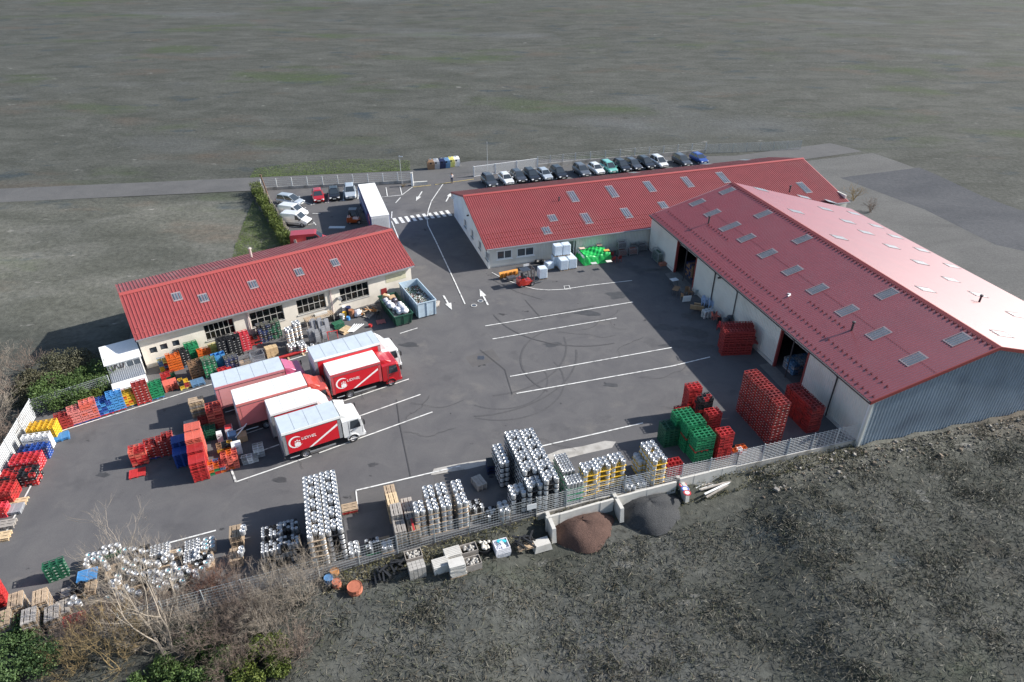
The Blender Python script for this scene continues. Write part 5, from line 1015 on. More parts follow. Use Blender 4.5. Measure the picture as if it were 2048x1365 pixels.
pal_at('the salmon pile beside the shed', G(343, 777), 33, 5, 'salmon', 'ppal'); pal_at('the blue pair before the brown crates', G(396, 768), 33, 2, 'steelblue', 'ppal')
# ================================================================== island of crates and pallets behind the trucks
YI = 24
crates('the bright red stack at the island end', 266, 936, YI, (3, 3, 5), ['red', 'red', 'salmon'], pal='red'); pal_at('red one lying before the island crates', G(276, 948), YI, 1, 'red', 'ppal')
crates('the dark red pile left of the blue pallets', 296, 922, YI, (3, 3, 5), ['dred'], kind='lab', pal='blue', miss=.25); crates('the dark red pile next to the blue pallets', 322, 916, YI, (3, 3, 6), ['dred'], kind='lab', pal='dred', miss=.2)
pr = G(389, 967) + D(YI) * .6 + D(YI + 90) * .5
for i, (n, c) in enumerate([(13, 'red'), (15, 'red'), (18, 'salmon'), (19, ['salmon', 'pink'])]): pal_at(f'the {["front", "second", "third", "rear"][i]} tower of red pallets in the island', pr + D(YI + 90) * 1.05 * i, YI, n, c, 'ppal')
pb_ = G(354, 938) + D(YI) * .6 + D(YI + 90) * .5
for i, n in enumerate((9, 12)): pal_at(f'the {["front", "rear"][i]} tower of blue pallets in the island', pb_ + D(YI + 90) * 1.05 * i, YI, n, 'blue', 'ppal')
pal_at('the tall wooden tower behind the red pallets', G(404, 841), YI, 16, ['g', 'w', 'l', 'w'], rot=False); pal_at('the low grey tower beside the wooden one', G(385, 855), YI, 4, 'g')
crates('the dark green stack in the island', 405, 886, YI, (3, 3, 4), 'dgreen'); crates('the rust red block behind the green crates, left', 402, 866, YI, (2, 2, 4), 'dred', kind='big'); crates('the rust red block behind the green crates, right', 422, 862, YI, (2, 3, 7), ['salmon', 'dred'], kind='big')
crates('the mixed colour pile in the island', 420, 953, YI, (3, 3, 3), ['red', 'blue', 'pink', 'steelblue', 'orange', 'green'], miss=.1); crates('the rust red block nearest the white truck', 448, 944, YI, (3, 4, 4), ['salmon', 'dred', 'orange'])
crates('the pile of grey drink packs, front', 486, 932, YI, (3, 2, 2), ['grey', 'white'], kind='bot'); crates('the pile of grey drink packs, rear', 510, 918, YI, (2, 3, 3), ['grey', 'white'], kind='bot')
crates('the black and ochre pile beside the mixed colours', 437, 912, YI, (3, 2, 3), ['black', 'yellow', 'brown'])
# ================================================================== crate blocks on the right
YR = 15.4
crates('the red block by the warehouse wall', 1442, 712, 4, (5, 2, 9), 'dred', kind='big'); crates('the red block by the warehouse wall, rear rows', 1440, 700, 4, (5, 2, 9), 'dred', kind='big')
crates('the long tall wrapped red block', 1565, 892, YR, (3, 1, 9), 'dred', kind='crate') if False else None
rb0 = G(1535, 893)
def crates_w(where, o, yaw, n, colors, kind): 
    import builtins
    global G
    g0 = G; G = lambda *a: Vector((o.x, o.y, 0)); crates(where, 0, 0, yaw, n, colors, kind=kind); G = g0
crates_w('the long tall wrapped red block', rb0, YR + 0, (3, 15, 15), ['dred', 'dred', 'maroon'], 'lab')
crates_w('the lower red block between tall block and warehouse', G(1612, 868), YR, (3, 11, 9), ['dred', 'maroon'], 'crate'); crates_w('the lower red block, side row', G(1598, 852), YR, (3, 6, 7), 'dred', 'crate')
gb = G(1386, 928)
crates_w('the dark green block nearest the fence', gb, YR, (4, 4, 9), 'green', 'crate'); crates_w('the green block behind, near the red ones', gb + D(YR + 90) * 1.35 - D(YR) * .15, YR, (4, 4, 10), 'green', 'crate'); crates_w('the green block third from the fence', gb + D(YR + 90) * 2.7 - D(YR) * .5, YR, (4, 3, 10), 'green', 'crate'); crates_w('the low dark green block on the left', gb + D(YR + 90) * 2.4 - D(YR) * 1.5, YR, (3, 4, 7), 'dgreen', 'crate')
crates_w('the red stack beside the green blocks', G(1432, 922), YR, (3, 3, 9), 'red', 'crate'); crates_w('the red stack behind the green blocks, right', G(1411, 872), YR, (3, 3, 8), 'red', 'crate'); crates_w('the black and red stack amid the red ones', G(1392, 855), YR, (3, 3, 10), ['black', 'black', 'red'], 'crate'); crates_w('the tallest red stack of the green and red group', G(1370, 838), YR, (3, 3, 11), 'red', 'crate'); crates_w('the short red stack at the left of the group', G(1350, 846), YR, (3, 2, 5), 'red', 'crate')
crates_w('the small colourful pile at the fence', G(1466, 912), YR, (3, 2, 2), ['orange', 'rose', 'blue', 'white', 'black'], 'crate'); crates_w('the plain red box pile by the low kegs', G(1335, 955), YR, (2, 2, 4), 'red', 'big')
# wire trolleys nested by the corner
for i in range(8):
    t = thing('wire_basket', 'green grey wire basket nested in the row by the warehouse corner', 'basket', G(1668, 816) + D(YR - 90) * i * .42 + D(YR) * .1, YR, 'wire baskets at the corner'); mb = MB()
    for z in (.15, .5, .85):
        mb.tube([(-.35, -.3, z), (.35, -.3, z), (.35, .3, z), (-.35, .3, z), (-.35, -.3, z)], .02, 4)
    t_ = mb.build('hoops', mat('wire_green', (.25, .32, .30), .5, .4), t); mb = MB()
    for x in (-.35, 0, .35):
        for y in (-.3, .3): mb.tube([(x, y, .0), (x, y, .9)], .018, 4)
    mb.build('uprights', mat('wire_green', (.25, .32, .30), .5, .4), t)
# inside the warehouse doors
crates_w('the grey stack inside the near warehouse door', FA.W(1.2, (door_b[0] + door_b[1]) / 2 + .2), YA, (4, 4, 4), ['grey', 'steelblue'], 'big'); crates_w('the tan stack inside the far warehouse door', FA.W(1.4, (door_a[0] + door_a[1]) / 2 - .2), YA, (3, 4, 6), ['brown', 'brown', 'navy'], 'big')
# chairs by the workshop
for i, (px, py, n) in enumerate([(625, 688, 11), (637, 690, 11), (650, 683, 11), (630, 672, 13), (643, 670, 13), (656, 668, 11)]):
    o = G(px, py)
    for k in range(n): put('chair', 'grey', (o.x - .004 * k, o.y, k * .11), YB + 180, 'grey plastic chair in the chair stacks beside the steel kegs', 'stacked grey chairs', 1 if k == n - 1 else .3)
kegs('the keg pillar at the workshop', 575, 668, 2.0, 33, 5, 'w', 4, c='s'); kegs('the keg pillar at the workshop, second', 590, 655, 2.0, 33, 5, 'w', 4, c='s')
kegs('the keg heap by the chairs, left', 580, 692, 1.0, 33, 2, 'w', 6, c='s'); kegs('the keg heap by the chairs, right', 601, 692, .9, 33, 2, 'w', 6, c='s'); keg_group('standing single beside the keg heap', [(614, 692), (624, 688), (597, 700)], 0)
# ================================================================== realise: the pieces that show largest are objects, the rest one object per kind
CAP = {'crate': 310, 'keg': 310, 'pallet': 260, 'tray': 110, 'chair': 40}
REST = {'crate': ('bottle_crates', 'further stacked plastic crates of many colours inside and behind the stacks', 'crates'), 'keg': ('beer_kegs', 'further steel kegs in the lower and inner tiers of the stacks', 'kegs'), 'pallet': ('pallets', 'further pallets in the lower parts of the stacks', 'pallets'), 'tray': ('keg_trays', 'further spacer trays between the keg tiers', 'trays'), 'chair': ('chairs', 'further chairs in the stacks', 'chairs')}
def join(items, name):
    V, F, Mi, mats = [], [], [], []; off = 0; cache = {}
    for it in items:
        me = proto(it[1], it[2])
        if me.name not in cache:
            v = np.empty(len(me.vertices) * 3); me.vertices.foreach_get('co', v); cache[me.name] = (v.reshape(-1, 3), [tuple(p.vertices) for p in me.polygons], [p.material_index for p in me.polygons], [m for m in me.materials])
        v, f, mi, ms = cache[me.name]; c, s_ = math.cos(it[4]), math.sin(it[4])
        V.append(np.stack([v[:, 0] * c - v[:, 1] * s_ + it[3][0], v[:, 0] * s_ + v[:, 1] * c + it[3][1], v[:, 2] + it[3][2]], 1))
        mp = []
        for m in ms:
            if m not in mats: mats.append(m)
            mp.append(mats.index(m))
        F += [tuple(i + off for i in q) for q in f]; Mi += [mp[i] for i in mi]; off += len(v)
    me = bpy.data.meshes.new(name); me.from_pydata(np.concatenate(V).tolist(), [], F)
    for m in mats: me.materials.append(m)
    me.polygons.foreach_set('material_index', Mi); me.update(); o = bpy.data.objects.new(name, me); COL.objects.link(o); return o
for k, lst in PIECES.items():
    lst.sort(key=lambda q: -q[0])
    for it in lst[:CAP[k]]:
        nm = NAMES.get(it[1], 'keg_tray'); o = inst(nm, proto(it[1], it[2]), None, it[3], (0, 0, it[4])); tag(o, it[5], CATS[nm], it[6])
    if lst[CAP[k]:]: tag(join(lst[CAP[k]:], REST[k][0]), REST[k][1], REST[k][2], kind='stuff')
print('PIECES', {k: len(v) for k, v in PIECES.items()})
# ================================================================== fences
fence_w = mat('fence_white', (.62, .64, .64), .5, .2, var=.1)
fence_g = mat('fence_grey', (.42, .45, .46), .5, .3, var=.12)
def mesh_panel(L, H, dv, dh, r, m, name='mesh_panel'):
    mb = MB()
    for i in range(int(L / dv) + 1): x = i * dv; mb.b2(x - r, x + r, -r, r, 0, H)
    for j in range(int(H / dh) + 1): z = j * dh; mb.b2(0, L, -r * 1.3 - .006, r * 1.3 - .006, z - r * 1.4, z + r * 1.4)
    return mb.mesh(name, m)
def slat_panel_parts(par, a, yaw, L, H, m, wd=.12, gp=.07):
    mb = MB(); mb.b2(.04, L - .04, -.012, .012, 0, wd); me = mb.mesh('slat', m); z = .06
    while z + wd < H: inst('slat', me, par, a + Vector((0, 0, z)), (0, 0, yaw)); z += wd + gp
def fence(label, pts, H, m, style='mesh', bay=2.5, base=0, z=0, dv=.12, dh=.2, r=.007, post=.035, name='fence', skip=()):
    P = [Vector((p.x, p.y, 0)) if isinstance(p, Vector) else G(*p) for p in pts]; t = thing(name, label, 'fence', P[0]); o = P[0]
    seg = []; 
    for a, b in zip(P[:-1], P[1:]): seg.append((a, b))
    pm = MB().b2(-post, post, -post, post, 0, H + base + .06).mesh('post', m); cache = {}
    for a, b in seg:
        n = max(1, round((b - a).length / bay)); L = (b - a).length / n; d = (b - a).normalized(); yw = math.atan2(d.y, d.x)
        key = round(L, 3)
        if style == 'mesh' and key not in cache: cache[key] = mesh_panel(L - .08, H, dv, dh, r, m)
        if style == 'wire' and key not in cache:
            mb = MB()
            for j in range(5): mb.b2(0, L - .08, -.008, .008, .1 + j * (H - .12) / 4 - .009, .1 + j * (H - .12) / 4 + .009)
            cache[key] = mb.mesh('wire_panel', m)
        if style == 'bars' and key not in cache:
            mb = MB()
            for i in range(int(L / .13)): mb.b2(.02 + i * .13, .05 + i * .13, -.015, .015, .08, H - .05)
            mb.b2(0, L - .08, -.03, .03, 0, .1); mb.b2(0, L - .08, -.03, .03, H - .06, H + .02); cache[key] = mb.mesh('bar_panel', m)
        for i in range(n):
            p = a + d * (L * i) - o; inst('post', pm, t, p + Vector((0, 0, z)))
            q = p + d * .04 + Vector((0, 0, z + base + .02))
            if style == 'slats': slat_panel_parts(t, q, yw, L, H, m)
            else: inst({'mesh': 'mesh_panel', 'wire': 'wire_panel', 'bars': 'bar_panel'}[style], cache[key], t, q, (0, 0, yw))
            if base: MB().b2(0, L - .002, -.09, .09, z - 1.0, z + base).build('base_wall', conc, t, p, yw)
    inst('post', pm, t, P[-1] - o + Vector((0, 0, z))); return t
fence('white wire mesh fence running behind the keg stacks', [(250, 1262), (640, 1155), (870, 1085), (1072, 1031)], 1.75, fence_g, 'mesh', 2.5, r=.006, dv=.2, dh=.25)
fence('white mesh fence above the concrete bin walls', [(1072, 1031), (1190, 1000), (1470, 940)], 1.7, fence_w, 'mesh', 2.5, base=.12, dv=.25, dh=.2, r=.007)
fence('white mesh fence ending at the warehouse corner', [(1470, 940), (1714, 885)], 1.7, fence_w, 'mesh', 2.45, base=.4, dv=.4, dh=.18, r=.009)
fence('pale slatted fence behind the crates on the left side', [(74, 833), (0, 963), (-120, 1175)], 1.9, mat('slat_white', (.5, .52, .53), .6), 'slats', 2.5)
fence('grey mesh fence behind the crate row at the upper left', [(74, 833), (226, 783)], 1.8, fence_g, 'mesh', 2.5, dv=.12, r=.007)
fence('white post and wire fence on a low wall by the upper car park', [(524, 381), (826, 366)], 1.35, fence_w, 'wire', 2.5, base=.45, post=.06)
fence('weathered board fence between hedge and upper car park', [(524, 382), (603, 514)], 1.5, mat('bleached_boards', (.42, .37, .30), .9, var=.2), 'slats', 2.4)
fence('white sliding barred gate at the yard entrance', [(948, 354), (1075, 337)], 1.75, white_m, 'bars', 4.0, post=.08, name='sliding_gate')
fence('white wire fence on a low wall behind the parked cars', [(1075, 337), (1150, 329), (1410, 307)], 1.3, fence_w, 'wire', 2.8, base=.7, post=.05)
fence('grey mesh fence on the far corner beyond the cars', [(1410, 307), (1600, 299)], 1.6, fence_g, 'mesh', 2.8, dv=.3, r=.012)
gp = thing('gate_post', 'tall white gate post at the entrance to the yard', 'gate post', G(825, 372)); MB().b2(-.16, .16, -.16, .16, 0, 2.1).build('post', white_m, gp); MB().box((0, 0, 2.14), (.4, .4, .08)).build('cap', conc_l, gp)
MB().box((1.2, .6, .25), (2.4, .35, .5), .2).build('stop_block', conc_l, gp)
def pole(label, px, py, h, r, m, lean=(0, 0), lamp=False):
    t = thing('utility_pole', label, 'pole', G(px, py)); MB().tube([(0, 0, -.2), (lean[0], lean[1], h)], r, 8, r * .7).build('mast', m, t)
    MB().box((lean[0], lean[1], h + .04), (r * 2.4, r * 2.4, .08)).build('cap', m, t)
    if lamp: MB().box((lean[0] + .25, lean[1], h - .05), (.6, .18, .1)).build('lamp_head', galv, t)
pole('brown wooden pole leaning over the corner of the upper car park', 540, 402, 4.0, .13, pole_w, (-.75, .2)); pole('thin grey lamp post behind the low wall', 804, 368, 4.6, .07, galv, (-.05, 0), True); pole('thin grey pole behind the sliding gate', 975, 343, 5.0, .06, galv)
# concrete bin walls and heaps outside the fence
def bin_wall(label, a, b, h, z1):
    A_, B_ = G(*a), G(*b); d = (B_ - A_); n = max(2, round(d.length / 1.2)); yw = math.degrees(math.atan2(d.y, d.x)); t = thing('retaining_wall', label, 'wall', (A_.x, A_.y, z1 - h), yw, 'concrete bin walls'); L = d.length / n
    me = MB().box((L / 2 - .006, 0, h / 2), (L - .012, .18, h)).mesh('slab', conc_l)
    for i in range(n): inst('slab', me, t, (i * L, random.uniform(-.015, .015), 0))
    return t
bin_wall('concrete slab wall behind the red brown gravel heap', (1092, 1042), (1226, 1004), 2.0, .35); bin_wall('concrete slab wall behind the dark gravel heap', (1232, 1001), (1352, 970), 2.0, .35); bin_wall('concrete slab wall right of the dark heap, above the timbers', (1358, 968), (1470, 940), 2.0, .55)
def block(label, px, py, yaw, d, z, name='concrete_block', m=None, tilt=0):
    o = tag(MB().box((0, 0, 0), d, taper=.82).build(name, m or conc_l), label, 'block', 'concrete blocks'); p = G(px, py, z); o.location = (p.x, p.y, z + d[2] / 2 - .15); o.rotation_euler = (0, tilt, R(yaw)); return o
block('worn concrete side block left of the red brown heap', 1100, 1062, 105, (2.2, .35, 1.3), -.9); block('worn concrete side block between the two gravel heaps', 1233, 1022, 105, (2.2, .35, 1.3), -.9); block('worn concrete side block right of the dark heap', 1362, 985, 108, (2.0, .35, 1.2), -.9); block('pale concrete block lying before the left side block', 1083, 1092, 20, (1.4, .9, .6), -1.0)
def heap(label, px, py, r, h, m, yaw, z):
    n, k = 26, 9; V = []; t = None
    for j in range(k):
        u = j / (k - 1)
        for i in range(n):
            a = 2 * math.pi * i / n; rr = r * (1 - u) * (1 + .13 * math.sin(3 * a + .4 * j) + .07 * math.sin(7 * a + j) + random.uniform(-.04, .04)); V.append((rr * math.cos(a) * 1.2, rr * math.sin(a) * .85, h * (1 - (1 - u) ** 2.4) * (1 + .06 * math.sin(2 * a + 1)) + random.uniform(-.05, .05)))
    F = [(j * n + i, j * n + (i + 1) % n, (j + 1) * n + (i + 1) % n, (j + 1) * n + i) for j in range(k - 1) for i in range(n)]
    mb = MB(); mb.add(V, F); o = mb.build('gravel_heap', m, smooth=True); p = G(px, py, z); o.location = (p.x, p.y, z - .2); o.rotation_euler.z = R(yaw); tag(o, label, 'heap')
heap('red brown gravel heap in the concrete bin', 1163, 1058, 2.3, 1.2, mat('pozzolan', (.075, .042, .033), .95, var=.35, scale=8, bump=1, bscale=14), 17, -1.2); heap('dark grey gravel heap in the concrete bin', 1298, 1022, 2.4, 1.3, mat('dark_gravel', (.04, .042, .045), .95, var=.35, scale=9, bump=1, bscale=14), 17, -1.2)
# timbers and signs by the right bin wall
tb = thing('timber_pile', 'white painted beams and pipes leaning below the right bin wall', 'timber', G(1430, 975, -.9), 25)
for i in range(6): MB().box((random.uniform(-.3, .3), i * .22 - .5, .12 + .06 * (i % 3)), (random.uniform(2.2, 3.4), .14, .1), random.uniform(-.15, .15)).build('beam', white_m if i % 2 else wood_g, tb)
for i in range(3): o = tag(MB().lathe([(.0, 0), (.1, .0), (.3, .01), (.3, .05), (.001, .055)], 16).build('round_sign', [mat('sign_red', (.45, .03, .04), .5), mat('sign_blue', (.05, .1, .4), .5), mat('sign_red', (.45, .03, .04), .5)][i]), ['red rimmed round road sign lying on the bin wall end, uppermost', 'blue round road sign lying between two red ones', 'red rimmed round road sign lying nearest the gravel'][i], 'sign'); p = G(1366 + i * 4, 970 + i * 9, .1); o.location = (p.x, p.y, .05 + .06 * i); MB().lathe([(.0, .0), (.19, .0), (.19, .008), (.0, .009)], 14, (0, 0, .052)).build('sign_face', white_m, o)
# pallets of building goods outside the fence
def goods(label, px, py, kind, yaw=20, z=-.5, cat='pallet load'):
    t = thing('pallet_load', label, cat, (lambda p: (p.x, p.y, z))(G(px, py, z)), yaw, 'building goods outside the fence'); inst('pallet', proto('wpal', 'w'), t, (0, 0, 0))
    if kind == 'pipes':
        for k in range(6):
            for i in range(6): MB().tube([(-.55, -.36 + i * .14, .22 + k * .13), (.6, -.36 + i * .14 + .01, .22 + k * .13)], .062, 8).build('pipe', conc_l, t)
    elif kind == 'blocks':
        for k in range(5):
            for i in range(4):
                for j in range(3): MB().box((-.43 + i * .29, -.26 + j * .26, .24 + k * .2), (.27, .24, .19), random.uniform(-.05, .05)).build('block', conc, t)
    elif kind == 'plates':
        for i in range(12): MB().box((random.uniform(-.05, .05), 0, .2 + i * .09), (1.1, .75, .07), random.uniform(-.05, .05)).build('plate', conc_l, t)
    elif kind == 'black':
        for i in range(14): MB().box((random.uniform(-.6, .6), random.uniform(-.45, .45), .2 + .04 * i), (random.uniform(.5, 1.1), .12, .1), random.uniform(0, 3)).build('profile', blackp, t)
    elif kind == 'tote':
        for a in ((-.6, -.56, -.4, .4), (.56, .6, -.4, .4), (-.56, .56, -.4, -.36), (-.56, .56, .36, .4)): MB().b2(*a, .145, .75).build('side_board', wood_g, t)
        for i in range(22): MB().lathe([(.0, -.1), (.1, -.04), (.11, .04), (.0, .1)], 6, (random.uniform(-.42, .42), random.uniform(-.26, .26), .62 + random.uniform(-.08, .1))).build('stone', conc, t)
    return t
goods('heap of black plastic profiles on a pallet outside the fence', 760, 1158, 'black'); goods('second pallet of black profiles with a hose coil outside the fence', 790, 1143, 'black'); goods('pallet of grey hollow blocks outside the fence', 835, 1152, 'blocks'); goods('crate of broken blocks behind the grey block pallet', 828, 1122, 'tote'); goods('pallet of white concrete pipes in front', 882, 1142, 'pipes'); goods('pallet of white concrete pipes nearer the fence', 905, 1120, 'pipes'); goods('pallet of pale concrete plates outside the fence', 915, 1148, 'plates'); goods('wooden crate of grey stones at the fence', 938, 1110, 'tote'); goods('pallet of grey stone rubble below the stone crate', 945, 1136, 'tote'); goods('dark stacked tyre like rings on a pallet by the bin wall', 1050, 1092, 'plates' if False else 'black')
tub = thing('round_tub', 'black round tub filled with pale stones outside the fence', 'tub', (lambda p: (p.x, p.y, -.7))(G(968, 1106, -.7)))
MB().lathe([(.5, 0), (.58, .75), (.54, .75), (.46, .06)], 18, cap=False).build('shell', blackp, tub)
for i in range(18): MB().lathe([(.0, -.1), (.11, -.04), (.12, .05), (.0, .11)], 6, (random.uniform(-.36, .36), random.uniform(-.36, .36), .68 + random.uniform(-.05, .12))).build('stone', mat('pale_stone', (.62, .58, .5), .9), tub)
bb = thing('bulk_bag', 'white bulk bag with turquoise plastic scraps outside the fence', 'bag', (lambda p: (p.x, p.y, -.7))(G(1003, 1106, -.7)), 20)
b = MB(); b.loft([[(sx * s_, sy * s_ * .9, z) for sx, sy in ((-1, -1), (1, -1), (1, 1), (-1, 1))] for s_, z in ((.5, 0), (.58, .5), (.52, .95), (.47, .95), (.45, .8))], cap=True); b.build('bag', bag_w, bb)
for i in range(9): MB().box((random.uniform(-.3, .3), random.uniform(-.3, .3), .88 + random.uniform(0, .1)), (.3, .22, .03), random.uniform(0, 3), rx=random.uniform(-.4, .4)).build('scrap', mat('turq_scrap', (.05, .45, .5), .4) if i % 2 else bag_w, bb)
def drum(label, px, py, m, z=0, r=.3, h=.88, name='oil_drum'):
    p = G(px, py, z); o = tag(MB().lathe([(r, 0), (r, h * .32), (r * 1.04, h * .34), (r, h * .36), (r, h * .64), (r * 1.04, h * .66), (r, h * .68), (r, h), (r * .93, h), (r * .9, h - .03), (.001, h - .03)], 16).build(name, m), label, 'drum', 'drums'); o.location = (p.x, p.y, z); return o
drum('orange topped drum among the twigs, rear', 672, 1158, mat('dull_orange', (.34, .16, .06), .6, var=.3), -.6); drum('blue barrel among the twigs', 660, 1172, mat('dull_blue', (.07, .17, .33), .6, var=.3), -.6); drum('orange barrel with a rose side, front of three', 676, 1180, mat('dull_salmon', (.36, .12, .07), .6, var=.3), -.6); drum('large open orange bucket by the shrub', 712, 1190, mat('dull_salmon', (.36, .12, .07), .6, var=.3), -.7, .5, .9, 'open_tub')
# pallets by the gable
for i, (px, py, z) in enumerate([(1945, 858, -.6), (2000, 836, -.6)]):
    p = G(px, py, z); o = inst('wooden_pallet', proto('wpal', 'white'), None, (p.x, p.y, z), (R(8), R(-6), R(40 + 20 * i))); tag(o, ['white pallet leaning in the weeds under the blue gable, left', 'white pallet lying in the weeds under the blue gable, right'][i], 'pallet', 'white pallets by the gable')
sg = thing('fence_sign', 'blank white sign board hung on the mesh fence', 'sign', G(1065, 1033), YF); MB().box((-.1, -.08, 1.1), (.75, .02, .5)).build('board', white_m, sg); MB().box((-.1, -.05, 1.36), (.7, .03, .03)).build('hanger', galv, sg)
# ================================================================== skips
def skip(label, px, py, yaw, W, L, H, m, flare):
    t = thing('waste_skip', label, 'skip', G(px, py), yaw, 'waste skips'); x0, x1 = 0, W
    for nm, P in (('end_wall', [(-flare + flare, 0, .15), (W, 0, .15), (W + flare, -flare, H), (-flare, -flare, H)]), ('end_wall', [(W, L, .15), (0, L, .15), (-flare, L + flare, H), (W + flare, L + flare, H)]), ('side_wall', [(0, L, .15), (0, 0, .15), (-flare, -flare, H), (-flare, L + flare, H)]), ('side_wall', [(W, 0, .15), (W, L, .15), (W + flare, L + flare, H), (W + flare, -flare, H)])):
        P = [Vector(p) for p in P]; n = (P[1] - P[0]).cross(P[3] - P[0]).normalized() * .05; mb = MB(); mb.add(P + [p - n for p in P], [(0, 1, 2, 3), (7, 6, 5, 4), (0, 4, 5, 1), (1, 5, 6, 2), (2, 6, 7, 3), (3, 7, 4, 0)]); o = mb.build(nm, m, t)
        k = 3 if nm == 'end_wall' else 6
        for i in range(k):
            u = (i + .5) / k if nm == 'side_wall' else i / (k - 1) * .92 + .04; a = P[0].lerp(P[1], u); b_ = P[3].lerp(P[2], u); mb = MB(); d = (P[1] - P[0]).normalized() * .05; nn = n * 1.3; mb.add([a - d, a + d, b_ + d, b_ - d, a - d + nn, a + d + nn, b_ + d + nn, b_ - d + nn], [(4, 5, 6, 7), (0, 1, 5, 4), (1, 2, 6, 5), (2, 3, 7, 6), (3, 0, 4, 7)]); mb.build('rib', m, o)
    mb = MB(); f = flare; mb.b2(-f - .06, W + f + .06, -f - .06, -f + .04, H - .02, H + .08); mb.b2(-f - .06, W + f + .06, L + f - .04, L + f + .06, H - .02, H + .08); mb.b2(-f - .06, -f + .04, -f + .04, L + f - .04, H - .015, H + .075); mb.b2(W + f - .04, W + f + .06, -f + .04, L + f - .04, H - .015, H + .075); mb.build('rim', m, t)
    MB().b2(.02, W - .02, .02, L - .02, .1, .2).build('floor', steel_d, t); return t
sb_ = skip('pale blue open skip full of bottles by the workshop end', 837, 639, 28, 2.15, 5.6, 1.9, mat('skip_blue', (.42, .52, .60), .5, var=.12, dirt=(.3, .3, .3, .4)), .04)
sg_ = skip('dark green open skip full of white refuse bags', 793, 655, 28, 1.75, 5.0, 1.35, mat('skip_green', (.02, .085, .055), .5, var=.15, dirt=(.1, .12, .1, .4)), .18)
V = []; mb = MB(); cols = [mat('bottle_green', (.03, .09, .05), .2), mat('bottle_brown', (.08, .05, .02), .2), mat('bottle_clear', (.5, .52, .5), .2), mat('can_white', (.6, .6, .6), .4), mat('label_red', (.3, .03, .03), .4)]
M0 = Matrix.Translation(sb_.location) @ Euler((0, 0, R(28))).to_matrix().to_4x4()
for i in range(1500):
    u, v = random.uniform(.08, 2.07), random.uniform(.2, 5.4); z = 1.25 + .25 * math.sin(v * 1.1) * math.sin(u * 1.5) + random.uniform(-.05, .08); mb.k = random.choices(range(5), (4, 4, 3, 3, 1))[0]
    p = M0 @ Vector((u, v, z)); d = Vector((random.uniform(-1, 1), random.uniform(-1, 1), random.uniform(-.3, .5))).normalized() * .13; mb.tube([p - d, p + d * .3, p + d], .045, 5, .02)
mb.k = 0; q = [M0 @ Vector(c) for c in ((.03, .03, 1.1), (2.1, .03, 1.1), (2.1, 5.55, 1.1), (.03, 5.55, 1.1))]; mb.add(q, [(0, 1, 2, 3)])
tag(mb.build('waste_bottles', cols), 'mass of empty glass bottles filling the pale blue skip', 'bottles', kind='stuff')
def bag(label, p, r, m, group, name='refuse_bag', cat='bag'):
    n, k = 12, 8; V = []; ph = random.random() * 6
    for j in range(k + 1):
        th = math.pi * j / k
        for i in range(n): a = 2 * math.pi * i / n; rr = r * (1 + .13 * math.sin(3 * a + ph + j) + .1 * math.sin(5 * a - 2 * j + ph)); V.append((rr * math.sin(th) * math.cos(a), rr * math.sin(th) * math.sin(a) * .85, rr * .75 * math.cos(th) + r * .6))
    mb = MB(); mb.add(V, [(j * n + i, j * n + (i + 1) % n, (j + 1) * n + (i + 1) % n, (j + 1) * n + i) for j in range(k) for i in range(n)]); o = mb.build(name, m, smooth=True); o.location = p; o.rotation_euler.z = ph; return tag(o, label, cat, group)
M1 = Matrix.Translation(sg_.location) @ Euler((0, 0, R(28))).to_matrix().to_4x4()
for i in range(34):
    u, v = random.uniform(.25, 1.5), random.uniform(.3, 4.6); bag('white refuse bag heaped in the green skip', M1 @ Vector((u, v, 1.0 + random.uniform(-.1, .3))), random.uniform(.25, .42), bag_w if i % 5 else mat('dark_bag', (.08, .07, .09), .3), 'bags in the green skip')
MB().b2(.05, 1.7, .05, 4.95, .5, 1.05).build('refuse_fill', mat('refuse', (.25, .22, .2), .8, var=.4, scale=6), sg_)
for i, (u, v) in enumerate(((1.0, 3.9), (.4, 4.5))): o = tag(MB().box((0, 0, .3), (.7, .6, .6)).build('carton', card), ['large open carton in the green skip', 'crushed carton at the back of the green skip'][i], 'carton'); o.location = M1 @ Vector((u, v, 1.15)); o.rotation_euler = (.2, .15 * i, .5 + i)
# ================================================================== wrapped pallets, tarpaulin and other goods by the low hall
def wrapped(label, o, yaw, W=1.05, D_=1.0, H=1.45, z=0):
    t = thing('wrapped_pallet', label, 'pallet load', (o.x, o.y, z), yaw, 'shrink wrapped pallets'); b = MB(); rings = []
    for zz, s_ in ((.14, .98), (.2, 1.0), (H - .08, .99), (H, .93)):
        w_, d = W / 2 * s_, D_ / 2 * s_; c = .07; rings.append([(-w_ + c, -d, zz), (w_ - c, -d, zz), (w_, -d + c, zz), (w_, d - c, zz), (w_ - c, d, zz), (-w_ + c, d, zz), (-w_, d - c, zz), (-w_, -d + c, zz)])
    b.loft(rings); b.build('wrapping', shrink, t); MB().b2(-W / 2 * .5, W / 2 * .5, -.12, .12, H, H + .02).build('top_fold', bag_w, t); inst('pallet', proto('wpal', 'w'), t, (0, 0, 0), scale=(.86, 1.2, 1)); return t
for lb, px, py, z in [('shrink wrapped pallet beside the forklift, on its own', 1084, 556, 0), ('shrink wrapped pallet, lower front left of the block', 1126, 539, 0), ('shrink wrapped pallet, lower front right of the block', 1143, 536, 0), ('shrink wrapped pallet, lower left rear of the block', 1111, 531, 0)]: wrapped(lb, G(px, py), 17, z=z)
bk = G(1126, 539) + D(107) * 1.1
wrapped('shrink wrapped pallet, lower rear of the block', bk, 17); wrapped('shrink wrapped pallet, lower rear right of the block', bk + D(17) * 1.12, 17)
for i, lb in enumerate(['shrink wrapped pallet stacked on top at the left', 'shrink wrapped pallet stacked on top at the right']): wrapped(lb, bk + D(17) * (i * 1.1 - .4) + D(107) * .1, 17, z=1.48)
